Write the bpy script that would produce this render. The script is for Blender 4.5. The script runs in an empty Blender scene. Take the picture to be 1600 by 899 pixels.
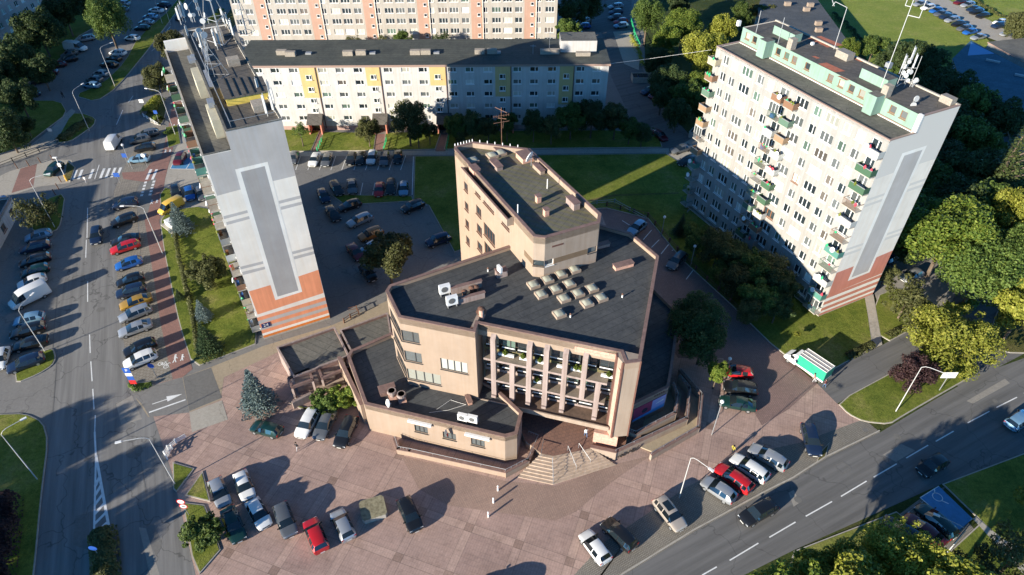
import bpy, bmesh, math, random
from mathutils import Vector, Matrix
rnd = random.Random(7)
R = math.radians
# ------------------------------------------------------------------ camera, sky, sun, exposure
scn = bpy.context.scene
CH, CF, CX, CY, CT = 72.0, 1062.0, 800.0, 449.5, R(41.1)
cam_d = bpy.data.cameras.new("camera"); cam = bpy.data.objects.new("camera", cam_d); scn.collection.objects.link(cam)
cam.location = (0, 0, CH); cam.rotation_euler = (R(90) - CT, 0, 0)
cam_d.sensor_width = 36; cam_d.lens = 36 * CF / 1600; cam_d.clip_end = 3000; cam_d.clip_start = 1
scn.camera = cam
SUN_AZ, SUN_EL = R(39.1), R(15.8)        # direction the light travels on the ground, height of the sun
world = bpy.data.worlds.new("World"); scn.world = world; world.use_nodes = True
wn = world.node_tree.nodes; sky = wn.new("ShaderNodeTexSky"); sky.sky_type = 'NISHITA'; sky.sun_disc = False
sky.sun_elevation = SUN_EL
# direction towards the sun = (-cos39,-sin39): Blender sky rotation is measured clockwise from +Y
sky.sun_rotation = math.atan2(-math.cos(SUN_AZ), -math.sin(SUN_AZ))
sky.air_density = 0.45; sky.dust_density = 0.0; sky.ozone_density = 2.5; sky.altitude = 2500
tint = wn.new("ShaderNodeMix"); tint.data_type = 'RGBA'; tint.blend_type = 'MULTIPLY'; tint.inputs[0].default_value = 1.0; tint.inputs[7].default_value = (0.72, 1.42, 1.55, 1)
world.node_tree.links.new(sky.outputs[0], tint.inputs[6]); world.node_tree.links.new(tint.outputs[2], wn["Background"].inputs[0]); wn["Background"].inputs[1].default_value = 0.098
sun_d = bpy.data.lights.new("sun", 'SUN'); sun = bpy.data.objects.new("sun", sun_d); scn.collection.objects.link(sun)
sun_d.energy = 5.0; sun_d.angle = R(0.5); sun_d.color = (1.0, 0.91, 0.76)
L = Vector((math.cos(SUN_AZ) * math.cos(SUN_EL), math.sin(SUN_AZ) * math.cos(SUN_EL), -math.sin(SUN_EL)))
sun.rotation_euler = L.to_track_quat('-Z', 'Y').to_euler()
vs = scn.view_settings; vs.view_transform = 'Standard'; vs.look = 'None'; vs.gamma = 1; vs.use_curve_mapping = False
vs.exposure = 1.10
scn.render.engine = 'CYCLES'

# ------------------------------------------------------------------ from a survey point to the ground plan
FW = Vector((0, math.cos(CT), -math.sin(CT))); UP = Vector((0, math.sin(CT), math.cos(CT)))
def ray(px, py): return FW * CF + Vector((1, 0, 0)) * (px - CX) - UP * (py - CY)
def g(px, py, z=0.0):
    r = ray(px, py); t = (z - CH) / r.z
    return Vector((r.x * t, r.y * t, z))
def gp(pts, z=0.0): return [g(x, y, z).xy for x, y in pts]
def hz(px, py, b):            # height above ground point b of something seen at (px,py)
    r = ray(px, py); return CH + b[1] / r.y * r.z
def onp(A, B, px, py):        # (s,z) on the vertical plane through A,B
    A = Vector((A[0], A[1], 0)); B = Vector((B[0], B[1], 0)); u = (B - A).normalized(); n = u.cross(Vector((0, 0, 1)))
    c = Vector((0, 0, CH)); r = ray(px, py); t = (A - c).dot(n) / r.dot(n); q = c + r * t
    return (q - A).dot(u), q.z

# ------------------------------------------------------------------ materials
MATS = {}
def nt(name):
    m = bpy.data.materials.new(name); m.use_nodes = True; MATS[name] = m
    return m, m.node_tree.nodes, m.node_tree.links, m.node_tree.nodes["Principled BSDF"]
def noise(N, Lk, scale, detail=6, vec=None, rough=0.6, dim=None):
    n = N.new("ShaderNodeTexNoise"); n.inputs["Scale"].default_value = scale; n.inputs["Detail"].default_value = detail
    n.inputs["Roughness"].default_value = rough
    if vec is not None: Lk.new(vec, n.inputs["Vector"])
    return n.outputs["Fac"]
def ramp(N, Lk, fac, stops):
    r = N.new("ShaderNodeValToRGB"); e = r.color_ramp.elements
    e[0].position, e[0].color = stops[0][0], (*stops[0][1], 1)
    e[1].position, e[1].color = stops[-1][0], (*stops[-1][1], 1)
    for p, c in stops[1:-1]:
        x = e.new(p); x.color = (*c, 1)
    Lk.new(fac, r.inputs[0]); return r.outputs[0]
def mixc(N, Lk, fac, a, b, mode='MIX'):
    m = N.new("ShaderNodeMix"); m.data_type = 'RGBA'; m.blend_type = mode
    if isinstance(fac, (int, float)): m.inputs[0].default_value = fac
    else: Lk.new(fac, m.inputs[0])
    for s, v in ((6, a), (7, b)):
        if isinstance(v, tuple): m.inputs[s].default_value = (*v, 1)
        else: Lk.new(v, m.inputs[s])
    return m.outputs[2]
def bump(N, Lk, P, h, strength=0.3, dist=0.05):
    b = N.new("ShaderNodeBump"); b.inputs["Strength"].default_value = strength; b.inputs["Distance"].default_value = dist
    Lk.new(h, b.inputs["Height"]); Lk.new(b.outputs[0], P.inputs["Normal"])
def pos(N): return N.new("ShaderNodeNewGeometry").outputs["Position"]
def mapv(N, Lk, vec, scale=(1, 1, 1), rot=0.0):
    m = N.new("ShaderNodeMapping"); m.inputs["Scale"].default_value = scale; m.inputs["Rotation"].default_value = (0, 0, rot)
    Lk.new(vec, m.inputs["Vector"]); return m.outputs[0]
def mul(c, k): return tuple(min(1, x * k) for x in c)
def flat(name, col, rough=0.7, metal=0.0, var=0.0, coat=0.0):
    if name in MATS: return MATS[name]
    m, N, Lk, P = nt(name); P.inputs["Base Color"].default_value = (*col, 1); P.inputs["Roughness"].default_value = rough
    P.inputs["Metallic"].default_value = metal; P.inputs["Coat Weight"].default_value = coat
    if var:
        f = noise(N, Lk, 1.7, 5, pos(N)); Lk.new(ramp(N, Lk, f, [(0.3, mul(col, 1 - var)), (0.7, mul(col, 1 + var))]), P.inputs["Base Color"])
    return m
def plaster(name, col, streak=0.25, rough=0.85):
    m, N, Lk, P = nt(name); p = pos(N)
    a = noise(N, Lk, 0.35, 6, p); b = noise(N, Lk, 1.0, 5, mapv(N, Lk, p, (2.2, 2.2, 0.12)))
    c1 = ramp(N, Lk, a, [(0.3, mul(col, 0.9)), (0.7, mul(col, 1.06))])
    c2 = ramp(N, Lk, b, [(0.35, mul((1, 0.97, 0.93), 1 - streak)), (0.62, (1, 1, 1))])
    Lk.new(mixc(N, Lk, 1.0, c1, c2, 'MULTIPLY'), P.inputs["Base Color"]); P.inputs["Roughness"].default_value = rough
    bump(N, Lk, P, noise(N, Lk, 9, 4, p), 0.15, 0.02); return m
def asphalt(name, col, patch=0.2, crack=0.6, sdir=-113, sk=0.15):
    m, N, Lk, P = nt(name); p = pos(N)
    a = noise(N, Lk, 0.12, 8, p, 0.65); b = noise(N, Lk, 2.5, 8, p, 0.8); s = noise(N, Lk, 1.0, 6, mapv(N, Lk, mapv(N, Lk, p, (1, 1, 1), R(sdir)), (.05, 1.1, 1)))
    c = ramp(N, Lk, a, [(0.3, mul(col, 1 - patch)), (0.5, col), (0.72, mul(col, 1 + patch))])
    c = mixc(N, Lk, 0.5, c, ramp(N, Lk, b, [(0.3, mul(col, 0.62)), (0.7, mul(col, 1.45))]))
    c = mixc(N, Lk, sk, c, ramp(N, Lk, s, [(0.35, mul(col, 0.72)), (0.65, mul(col, 1.25))]))
    v = N.new("ShaderNodeTexVoronoi"); v.feature = 'DISTANCE_TO_EDGE'; v.inputs["Scale"].default_value = 0.13
    w = N.new("ShaderNodeVectorMath"); w.operation = 'ADD'; nn = N.new("ShaderNodeTexNoise"); nn.inputs["Scale"].default_value = 0.5
    Lk.new(p, nn.inputs["Vector"]); sc = N.new("ShaderNodeVectorMath"); sc.operation = 'SCALE'; sc.inputs[3].default_value = 3.0
    Lk.new(nn.outputs["Color"], sc.inputs[0]); Lk.new(p, w.inputs[0]); Lk.new(sc.outputs[0], w.inputs[1]); Lk.new(w.outputs[0], v.inputs["Vector"])
    k = ramp(N, Lk, v.outputs["Distance"], [(0.0, mul((1, 1, 1), 1 - crack)), (0.012, (1, 1, 1))])
    Lk.new(mixc(N, Lk, 0.8, c, k, 'MULTIPLY'), P.inputs["Base Color"]); P.inputs["Roughness"].default_value = 0.9
    bump(N, Lk, P, b, 0.35, 0.02); return m
def pavers(name, c1, c2, cm, w, h, rot, mortar=0.02, scl=1.0, bigrot=None, big=0.0):
    m, N, Lk, P = nt(name); p = pos(N)
    br = N.new("ShaderNodeTexBrick"); br.inputs["Color1"].default_value = (*c1, 1); br.inputs["Color2"].default_value = (*c2, 1)
    br.inputs["Mortar"].default_value = (*cm, 1); br.inputs["Scale"].default_value = scl; br.inputs["Mortar Size"].default_value = mortar
    br.inputs["Brick Width"].default_value = w; br.inputs["Row Height"].default_value = h; br.offset = 0.5 if not big else 0.0
    Lk.new(mapv(N, Lk, p, (1, 1, 1), rot), br.inputs["Vector"])
    a = noise(N, Lk, 0.16, 8, p, 0.65); b = noise(N, Lk, 3.2, 6, p, 0.7)
    c = mixc(N, Lk, 0.75, br.outputs["Color"], ramp(N, Lk, a, [(0.3, (0.68, 0.68, 0.68)), (0.7, (1.12, 1.09, 1.05))]), 'MULTIPLY')
    c = mixc(N, Lk, 0.7, c, ramp(N, Lk, b, [(0.3, (0.78, 0.78, 0.78)), (0.7, (1.15, 1.15, 1.15))]), 'MULTIPLY')
    if big:
        # square fields of slabs framed by bands, with darker stones where bands cross
        def mth(op, x, y=None, z=None):
            n = N.new("ShaderNodeMath"); n.operation = op
            for i, v in enumerate((x, y, z)):
                if v is None: continue
                if isinstance(v, (int, float)): n.inputs[i].default_value = v
                else: Lk.new(v, n.inputs[i])
            return n.outputs[0]
        sx = N.new("ShaderNodeSeparateXYZ"); Lk.new(mapv(N, Lk, p, (1, 1, 1), rot), sx.inputs[0]); bands = []; cells = []; lines = []
        for k in (0, 1):
            q = mth('DIVIDE', sx.outputs[k], big); fr = mth('FRACT', q); cells.append(mth('FLOOR', q)); bands.append(mth('LESS_THAN', fr, 0.17))
            l1 = mth('COMPARE', fr, 0.17, 0.008); l2 = mth('COMPARE', fr, 0.006, 0.007); l3 = mth('COMPARE', fr, 0.585, 0.005); lines.append(mth('MAXIMUM', mth('MAXIMUM', l1, l2), mth('MULTIPLY', l3, 0.45)))
        cb = N.new("ShaderNodeCombineXYZ"); Lk.new(mth('ADD', cells[0], bands[0]), cb.inputs[0]); Lk.new(mth('ADD', cells[1], mth('MULTIPLY', bands[1], 7.3)), cb.inputs[1])
        wnz = N.new("ShaderNodeTexWhiteNoise"); Lk.new(cb.outputs[0], wnz.inputs[0])
        c = mixc(N, Lk, 1.0, c, ramp(N, Lk, wnz.outputs[0], [(0, (0.93, 0.92, 0.93)), (1, (1.06, 1.06, 1.05))]), 'MULTIPLY')
        either = mth('MAXIMUM', bands[0], bands[1]); both = mth('MULTIPLY', bands[0], bands[1])
        c = mixc(N, Lk, either, c, mixc(N, Lk, 1.0, c, (1.09, 1.10, 1.09), 'MULTIPLY'))
        c = mixc(N, Lk, mth('MULTIPLY', both, wnz.outputs[0]), c, mixc(N, Lk, 1.0, c, (0.55, 0.52, 0.5), 'MULTIPLY'))
        c = mixc(N, Lk, mth('MULTIPLY', mth('MAXIMUM', lines[0], lines[1]), 0.38), c, (0.10, 0.075, 0.06))
        st = noise(N, Lk, 0.45, 8, p, 0.75); c = mixc(N, Lk, 1.0, c, ramp(N, Lk, st, [(0.34, (0.80, 0.79, 0.78)), (0.48, (1, 1, 1)), (0.75, (1.08, 1.08, 1.08))]), 'MULTIPLY')
    Lk.new(c, P.inputs["Base Color"]); P.inputs["Roughness"].default_value = 0.88
    bump(N, Lk, P, b, 0.25, 0.02); return m
def grass(name, dark, mid, dry, k=0.5):
    m, N, Lk, P = nt(name); p = pos(N)
    a = noise(N, Lk, 0.14, 8, p, 0.7); b = noise(N, Lk, 2.2, 10, p, 0.85); d = noise(N, Lk, 7.0, 6, p, 0.8)
    c = ramp(N, Lk, a, [(0.34, dark), (0.52, mid), (0.72, dry)])
    c = mixc(N, Lk, 1.0, c, ramp(N, Lk, b, [(0.3, (0.45, 0.5, 0.45)), (0.7, (1.5, 1.45, 1.3))]), 'MULTIPLY')
    c = mixc(N, Lk, 0.8, c, ramp(N, Lk, d, [(0.35, (0.6, 0.62, 0.6)), (0.7, (1.35, 1.3, 1.2))]), 'MULTIPLY')
    Lk.new(c, P.inputs["Base Color"]); P.inputs["Roughness"].default_value = 0.95; P.inputs["Specular IOR Level"].default_value = 0.1
    bump(N, Lk, P, b, 0.7, 0.2); return m
def leaf(name, c1, c2, c3, trans=0.3):
    m, N, Lk, P = nt(name)
    gi = N.new("ShaderNodeNewGeometry"); oi = N.new("ShaderNodeObjectInfo")
    c = ramp(N, Lk, gi.outputs["Random Per Island"], [(0.0, c1), (0.55, c2), (1.0, c3)])
    hs = N.new("ShaderNodeHueSaturation"); mr = N.new("ShaderNodeMapRange"); mr.inputs["To Min"].default_value = 0.75; mr.inputs["To Max"].default_value = 1.25
    Lk.new(oi.outputs["Random"], mr.inputs[0]); Lk.new(mr.outputs[0], hs.inputs["Value"]); Lk.new(c, hs.inputs["Color"])
    Lk.new(hs.outputs[0], P.inputs["Base Color"]); P.inputs["Roughness"].default_value = 0.6; P.inputs["Specular IOR Level"].default_value = 0.25
    tr = N.new("ShaderNodeBsdfTranslucent"); Lk.new(hs.outputs[0], tr.inputs[0]); mx = N.new("ShaderNodeMixShader"); mx.inputs[0].default_value = trans
    Lk.new(P.outputs[0], mx.inputs[1]); Lk.new(tr.outputs[0], mx.inputs[2]); Lk.new(mx.outputs[0], N["Material Output"].inputs[0]); return m
def bitumen(name, col, w=1.0, rot=0.0, moss=None, contrast=0.55):
    m, N, Lk, P = nt(name); p = pos(N)
    br = N.new("ShaderNodeTexBrick"); br.offset = 0.37; br.inputs["Scale"].default_value = 1; br.inputs["Mortar Size"].default_value = 0.035
    br.inputs["Brick Width"].default_value = 16.0; br.inputs["Row Height"].default_value = w
    br.inputs["Color1"].default_value = (*col, 1); br.inputs["Color2"].default_value = (*mul(col, 1.12), 1); br.inputs["Mortar"].default_value = (*mul(col, contrast), 1)
    Lk.new(mapv(N, Lk, p, (1, 1, 1), rot), br.inputs["Vector"])
    a = noise(N, Lk, 0.25, 8, p, 0.7); b = noise(N, Lk, 2.0, 8, p, 0.8)
    c = mixc(N, Lk, 0.9, br.outputs["Color"], ramp(N, Lk, a, [(0.3, (0.7, 0.72, 0.74)), (0.7, (1.3, 1.27, 1.2))]), 'MULTIPLY')
    c = mixc(N, Lk, 0.8, c, ramp(N, Lk, b, [(0.3, (0.7, 0.7, 0.7)), (0.7, (1.3, 1.3, 1.3))]), 'MULTIPLY')
    if moss:
        wv = N.new("ShaderNodeTexWave"); wv.inputs["Scale"].default_value = 0.32; wv.inputs["Distortion"].default_value = 1.2
        wv.inputs["Detail"].default_value = 3; Lk.new(mapv(N, Lk, p, (1, 1, 1), rot), wv.inputs["Vector"])
        c = mixc(N, Lk, ramp(N, Lk, wv.outputs["Fac"], [(0.45, (0, 0, 0)), (0.95, (0.5, 0.5, 0.5))]), c, moss)
    Lk.new(c, P.inputs["Base Color"]); P.inputs["Roughness"].default_value = 0.8; P.inputs["Specular IOR Level"].default_value = 0.3
    bump(N, Lk, P, b, 0.3, 0.02); return m
def glassm(name, col, rough=0.08, em=None):
    m, N, Lk, P = nt(name); P.inputs["Roughness"].default_value = rough; P.inputs["Specular IOR Level"].default_value = 0.8
    oi = N.new("ShaderNodeObjectInfo"); hs = N.new("ShaderNodeHueSaturation"); hs.inputs["Color"].default_value = (*col, 1)
    mr = N.new("ShaderNodeMapRange"); mr.inputs["To Min"].default_value = 0.6; mr.inputs["To Max"].default_value = 1.4
    Lk.new(oi.outputs["Random"], mr.inputs[0]); Lk.new(mr.outputs[0], hs.inputs["Value"]); Lk.new(hs.outputs[0], P.inputs["Base Color"])
    P.inputs["Coat Weight"].default_value = 0.6; P.inputs["Coat Roughness"].default_value = 0.03; return m
def stonework(name, c1, c2, cm, w=0.6, h=0.25, rot=0.0):
    m, N, Lk, P = nt(name); p = pos(N)
    sx = N.new("ShaderNodeSeparateXYZ"); Lk.new(p, sx.inputs[0]); ad = N.new("ShaderNodeMath"); ad.operation = 'ADD'
    Lk.new(sx.outputs[0], ad.inputs[0]); Lk.new(sx.outputs[1], ad.inputs[1]); cb = N.new("ShaderNodeCombineXYZ")
    Lk.new(ad.outputs[0], cb.inputs[0]); Lk.new(sx.outputs[2], cb.inputs[1])
    br = N.new("ShaderNodeTexBrick"); br.inputs["Scale"].default_value = 1; br.inputs["Brick Width"].default_value = w; br.inputs["Row Height"].default_value = h
    br.inputs["Mortar Size"].default_value = 0.015; br.inputs["Color1"].default_value = (*c1, 1); br.inputs["Color2"].default_value = (*c2, 1); br.inputs["Mortar"].default_value = (*cm, 1)
    Lk.new(cb.outputs[0], br.inputs["Vector"]); b = noise(N, Lk, 3, 6, p)
    Lk.new(mixc(N, Lk, 0.7, br.outputs["Color"], ramp(N, Lk, b, [(0.3, (0.7, 0.7, 0.7)), (0.7, (1.2, 1.2, 1.2))]), 'MULTIPLY'), P.inputs["Base Color"])
    P.inputs["Roughness"].default_value = 0.85; return m

M_ground = grass("far_ground", (0.035, 0.05, 0.018), (0.06, 0.08, 0.025), (0.10, 0.09, 0.045))
M_grass = grass("lawn_grass", (0.095, 0.135, 0.026), (0.17, 0.20, 0.042), (0.29, 0.255, 0.11))
M_field = grass("field_grass", (0.20, 0.26, 0.055), (0.25, 0.295, 0.07), (0.33, 0.32, 0.12))
M_dry = grass("dry_grass", (0.09, 0.10, 0.03), (0.13, 0.12, 0.05), (0.2, 0.16, 0.09))
M_road = asphalt("road_asphalt", (0.185, 0.18, 0.172), 0.22, 0.6, -113, 0.85)
M_road2 = asphalt("dark_asphalt", (0.135, 0.132, 0.128), 0.22, 0.45, -27, 0.8)
M_lot = asphalt("lot_asphalt", (0.19, 0.183, 0.172), 0.2, 0.4)
M_patch = asphalt("patch_asphalt", (0.15, 0.145, 0.135), 0.1, 0.2)
M_patch2 = asphalt("pale_patch", (0.27, 0.25, 0.22), 0.1, 0.2)
M_sand = asphalt("sandy_concrete", (0.33, 0.27, 0.19), 0.15, 0.3)
M_conc = asphalt("concrete_path", (0.36, 0.33, 0.28), 0.12, 0.3)
M_plaza = pavers("plaza_slabs", (0.43, 0.30, 0.255), (0.40, 0.278, 0.236), (0.29, 0.21, 0.18), 0.6, 0.3, R(-70), 0.015, 1.0, None, 6.0)
M_drive = pavers("drive_pavers", (0.27, 0.175, 0.155), (0.235, 0.155, 0.14), (0.15, 0.11, 0.1), 0.4, 0.2, R(-50), 0.02)
M_red = pavers("red_pavers", (0.33, 0.17, 0.14), (0.28, 0.15, 0.125), (0.2, 0.13, 0.11), 0.4, 0.2, R(12), 0.02)
M_grey = pavers("grey_pavers", (0.28, 0.255, 0.22), (0.24, 0.22, 0.19), (0.15, 0.13, 0.1), 0.5, 0.5, R(12), 0.03)
M_cob = pavers("cobbles", (0.31, 0.285, 0.245), (0.26, 0.24, 0.205), (0.13, 0.12, 0.1), 0.25, 0.18, R(27), 0.03)
M_white = flat("road_paint", (0.72, 0.72, 0.70), 0.7, var=0.12)
M_blue = flat("blue_bay_paint", (0.06, 0.22, 0.42), 0.7, var=0.15)
M_kerb = plaster("kerb_stone", (0.42, 0.39, 0.34), 0.15)
M_gl = [glassm("glass_dark", (0.025, 0.035, 0.04)), glassm("glass_grey", (0.10, 0.11, 0.11)), glassm("glass_curtain", (0.42, 0.42, 0.36), 0.3),
        glassm("glass_white_curtain", (0.68, 0.68, 0.62), 0.35), glassm("glass_green", (0.10, 0.15, 0.12), 0.2), glassm("glass_warm", (0.13, 0.115, 0.10), 0.25)]
M_carglass = glassm("car_glass", (0.012, 0.018, 0.022), 0.04)
M_frame = flat("white_frame", (0.80, 0.80, 0.78), 0.5)
M_brownfr = flat("brown_frame", (0.28, 0.12, 0.05), 0.5)
M_dkframe = flat("dark_frame", (0.05, 0.05, 0.05), 0.5)
M_metal = flat("galvanised_steel", (0.36, 0.37, 0.38), 0.5, 0.4)
M_ant = flat("antenna_grey", (0.46, 0.46, 0.45), 0.5)
M_wmetal = flat("white_metal", (0.78, 0.78, 0.76), 0.5, 0.0)
M_black = flat("black_rubber", (0.015, 0.015, 0.015), 0.8)
M_rust = flat("rusty_steel", (0.16, 0.08, 0.05), 0.8, var=0.3)
M_trunk = flat("tree_bark", (0.12, 0.09, 0.065), 0.95, var=0.35)
M_btrunk = flat("pale_bark", (0.45, 0.42, 0.36), 0.9, var=0.3)
M_brick = stonework("chimney_brick", (0.40, 0.34, 0.27), (0.33, 0.28, 0.22), (0.25, 0.23, 0.2), 0.25, 0.08)
M_green_f = flat("green_painted_steel", (0.03, 0.42, 0.16), 0.5)
M_skyl = flat("skylight_dome", (0.34, 0.34, 0.27), 0.3, var=0.12)

# ------------------------------------------------------------------ mesh builder
class MB:
    def __init__(s): s.v = []; s.f = []; s.mi = []; s.ms = []; s.T = None
    def m(s, mat):
        if mat not in s.ms: s.ms.append(mat)
        return s.ms.index(mat)
    def frame(s, o, u=(1, 0), z=0.0):     # local x along u, local y = left of u, z up
        u = Vector((u[0], u[1])).normalized(); s.T = (Vector((o[0], o[1])), u, Vector((-u.y, u.x)), z); return s
    def P(s, p):
        if s.T is None: return tuple(p)
        o, u, w, z = s.T; q = o + u * p[0] + w * p[1]; return (q.x, q.y, p[2] + z)
    def poly(s, pts, mat):
        i = len(s.v); s.v += [s.P(p) for p in pts]; s.f.append(tuple(range(i, i + len(pts)))); s.mi.append(s.m(mat))
    def box(s, a, b, mat, top=None):
        x0, y0, z0 = a; x1, y1, z1 = b; i = len(s.v)
        s.v += [s.P(p) for p in ((x0, y0, z0), (x1, y0, z0), (x1, y1, z0), (x0, y1, z0), (x0, y0, z1), (x1, y0, z1), (x1, y1, z1), (x0, y1, z1))]
        for k, q in enumerate(((0, 3, 2, 1), (4, 5, 6, 7), (0, 1, 5, 4), (1, 2, 6, 5), (2, 3, 7, 6), (3, 0, 4, 7))):
            s.f.append(tuple(i + j for j in q)); s.mi.append(s.m(top if (top and k == 1) else mat))
    def prism(s, pts, z0, z1, mat, top=None, bottom=True):
        n = len(pts); a = sum(pts[k][0] * pts[(k + 1) % n][1] - pts[(k + 1) % n][0] * pts[k][1] for k in range(n))
        if a < 0: pts = list(pts)[::-1]
        i = len(s.v); zt = z1 if isinstance(z1, (list, tuple)) else [z1] * n
        s.v += [s.P((p[0], p[1], z0)) for p in pts] + [s.P((p[0], p[1], zt[k])) for k, p in enumerate(pts)]
        for k in range(n):
            l = (k + 1) % n; s.f.append((i + k, i + l, i + n + l, i + n + k)); s.mi.append(s.m(mat))
        s.f.append(tuple(range(i + n, i + 2 * n))); s.mi.append(s.m(top or mat))
        if bottom: s.f.append(tuple(range(i + n - 1, i - 1, -1))); s.mi.append(s.m(mat))
    def tube(s, pts, r, mat, n=6, cap=True):
        pts = [Vector(s.P(p)) for p in pts]; rs = r if isinstance(r, (list, tuple)) else [r] * len(pts); i0 = len(s.v); up = None
        for k, p in enumerate(pts):
            d = (pts[min(k + 1, len(pts) - 1)] - pts[max(k - 1, 0)]).normalized()
            a = d.orthogonal().normalized() if up is None else (up - d * up.dot(d)).normalized()
            up = a; b = d.cross(a)
            for j in range(n):
                t = 2 * math.pi * j / n; s.v.append(tuple(p + a * (math.cos(t) * rs[k]) + b * (math.sin(t) * rs[k])))
        for k in range(len(pts) - 1):
            for j in range(n):
                l = (j + 1) % n; s.f.append((i0 + k * n + j, i0 + k * n + l, i0 + (k + 1) * n + l, i0 + (k + 1) * n + j)); s.mi.append(s.m(mat))
        if cap:
            s.f.append(tuple(range(i0 + n - 1, i0 - 1, -1))); s.mi.append(s.m(mat))
            e = i0 + (len(pts) - 1) * n; s.f.append(tuple(range(e, e + n))); s.mi.append(s.m(mat))
    def dome(s, c, rx, ry, rz, mat, nu=8, nv=4, full=False):
        i0 = len(s.v); lo = -math.pi / 2 if full else 0
        for a in range(nv + 1):
            t = lo + (math.pi / 2 - lo) * a / nv
            for b in range(nu):
                q = 2 * math.pi * b / nu; s.v.append(s.P((c[0] + rx * math.cos(t) * math.cos(q), c[1] + ry * math.cos(t) * math.sin(q), c[2] + rz * math.sin(t))))
        for a in range(nv):
            for b in range(nu):
                l = (b + 1) % nu; s.f.append((i0 + a * nu + b, i0 + a * nu + l, i0 + (a + 1) * nu + l, i0 + (a + 1) * nu + b)); s.mi.append(s.m(mat))
    def disc(s, c, nrm, r, mat, n=14, th=0.03):
        c = Vector(c); nrm = Vector(nrm).normalized(); T = s.T; s.T = None
        s.tube([c - nrm * th, c + nrm * th], r, mat, n); s.T = T
    def mesh(s, name, org=(0, 0, 0), smooth=False):
        me = bpy.data.meshes.new(name); o = Vector(org)
        me.from_pydata([tuple(Vector(p) - o) for p in s.v], [], s.f)
        for m in s.ms: me.materials.append(m)
        me.polygons.foreach_set("material_index", s.mi)
        if smooth: me.polygons.foreach_set("use_smooth", [True] * len(s.f))
        me.update(); return me
    def build(s, name, parent=None, smooth=False):
        org = root_loc(parent) if parent else Vector((0, 0, 0))
        if parent is None and s.v:
            xs = [p[0] for p in s.v]; ys = [p[1] for p in s.v]; zs = [p[2] for p in s.v]
            org = Vector(((min(xs) + max(xs)) / 2, (min(ys) + max(ys)) / 2, min(zs)))
        o = link(name, s.mesh(name, org, smooth), parent)
        if parent is None: o.location = org
        return o
def root_loc(o):
    p = Vector((0, 0, 0))
    while o is not None: p += o.location; o = o.parent
    return p
def link(name, data, parent=None, loc=(0, 0, 0), rz=0.0):
    o = bpy.data.objects.new(name, data); scn.collection.objects.link(o); o.parent = parent; o.location = loc; o.rotation_euler = (0, 0, rz); return o
def tag(o, label, cat, group=None, kind=None):
    o["label"] = label; o["category"] = cat
    if group: o["group"] = group
    if kind: o["kind"] = kind
    return o
def thing(name, loc, label, cat, group=None, rz=0.0):
    return tag(link(name, None, None, loc, rz), label, cat, group)
def struct(mb, name, label=None):
    o = mb.build(name); o["kind"] = "structure"
    if label: o["label"] = label
    return o
# ------------------------------------------------------------------ ground, streets, lawns
mb = MB(); mb.poly([(-1200, -400, 0), (1200, -400, 0), (1200, 1800, 0), (-1200, 1800, 0)], M_ground); struct(mb, "ground")
LZ = [0.0]
def sheet(name, pts, mat, z, world=False):
    mb = MB(); p = pts if world else gp(pts)
    mb.poly([(a[0], a[1], z) for a in p], mat)
    if mb.v and sum(p[k][0] * p[(k + 1) % len(p)][1] - p[(k + 1) % len(p)][0] * p[k][1] for k in range(len(p))) < 0: mb.f[0] = mb.f[0][::-1]
    return struct(mb, name)
def arc_smooth(p, it=1):
    for _ in range(it):
        q = []
        for k in range(len(p)):
            a, b = Vector(p[k]), Vector(p[(k + 1) % len(p)]); q += [a * 0.8 + b * 0.2, a * 0.2 + b * 0.8]
        p = q
    return p
def inset(p, d):
    n = len(p); out = []
    a = sum(p[k][0] * p[(k + 1) % n][1] - p[(k + 1) % n][0] * p[k][1] for k in range(n)); s = 1 if a > 0 else -1
    for k in range(n):
        p0, p1, p2 = Vector(p[k - 1]), Vector(p[k]), Vector(p[(k + 1) % n]); e1 = (p1 - p0).normalized(); e2 = (p2 - p1).normalized()
        n1 = Vector((-e1.y, e1.x)) * s; n2 = Vector((-e2.y, e2.x)) * s; b = n1 + n2
        b = b / max(0.25, b.length_squared) * 2 if b.length > 1e-4 else n1
        out.append(p1 + b * d)
    return out
LC = [0]
def lawn(name, pts, mat=None, h=0.12, sm=1, world=False, kerb=True):
    LC[0] += 1; h += LC[0] * 0.0003
    p = [Vector(a) for a in (pts if world else gp(pts))]
    if sm: p = arc_smooth(p, sm)
    mb = MB(); q = inset(p, 0.14) if kerb else p
    if kerb: mb.prism([tuple(a) for a in p], 0.0, h, M_kerb, bottom=False)
    mb.prism([tuple(a) for a in q], 0.0, h + 0.03, mat or M_grass, bottom=False)
    return struct(mb, name)
A = sheet
A("parking_ground", [(-700, 1000), (-700, 200), (-300, -60), (1000, -60), (1010, 130), (1080, 240), (1180, 330), (1220, 560), (1300, 700), (1000, 1050), (-200, 1050)], M_lot, 0.004)
# main street, side arms
A("street", [(20, 1100), (54, 899), (67, 760), (78, 650), (86, 560), (92, 470), (112, 400), (128, 330), (138, 285), (140, 240), (152, 200), (185, 140), (240, 70), (292, 0), (345, -70), (420, -70), (360, 0),
             (318, 60), (268, 130), (240, 165), (215, 205), (190, 255), (178, 320), (180, 420), (188, 500), (200, 585), (208, 625), (235, 640), (270, 745), (305, 899), (335, 1100)], M_road, 0.008)
A("side_street", [(-700, 345), (-300, 300), (-60, 283), (0, 268), (60, 252), (140, 235), (160, 195), (140, 205), (100, 225), (70, 236), (0, 258), (-60, 268), (-300, 280), (-700, 320)], M_road, 0.012)
A("side_street", [(-250, 690), (0, 632), (60, 600), (88, 560), (82, 640), (70, 665), (30, 650), (0, 662), (-200, 720)], M_lot, 0.016)
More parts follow.
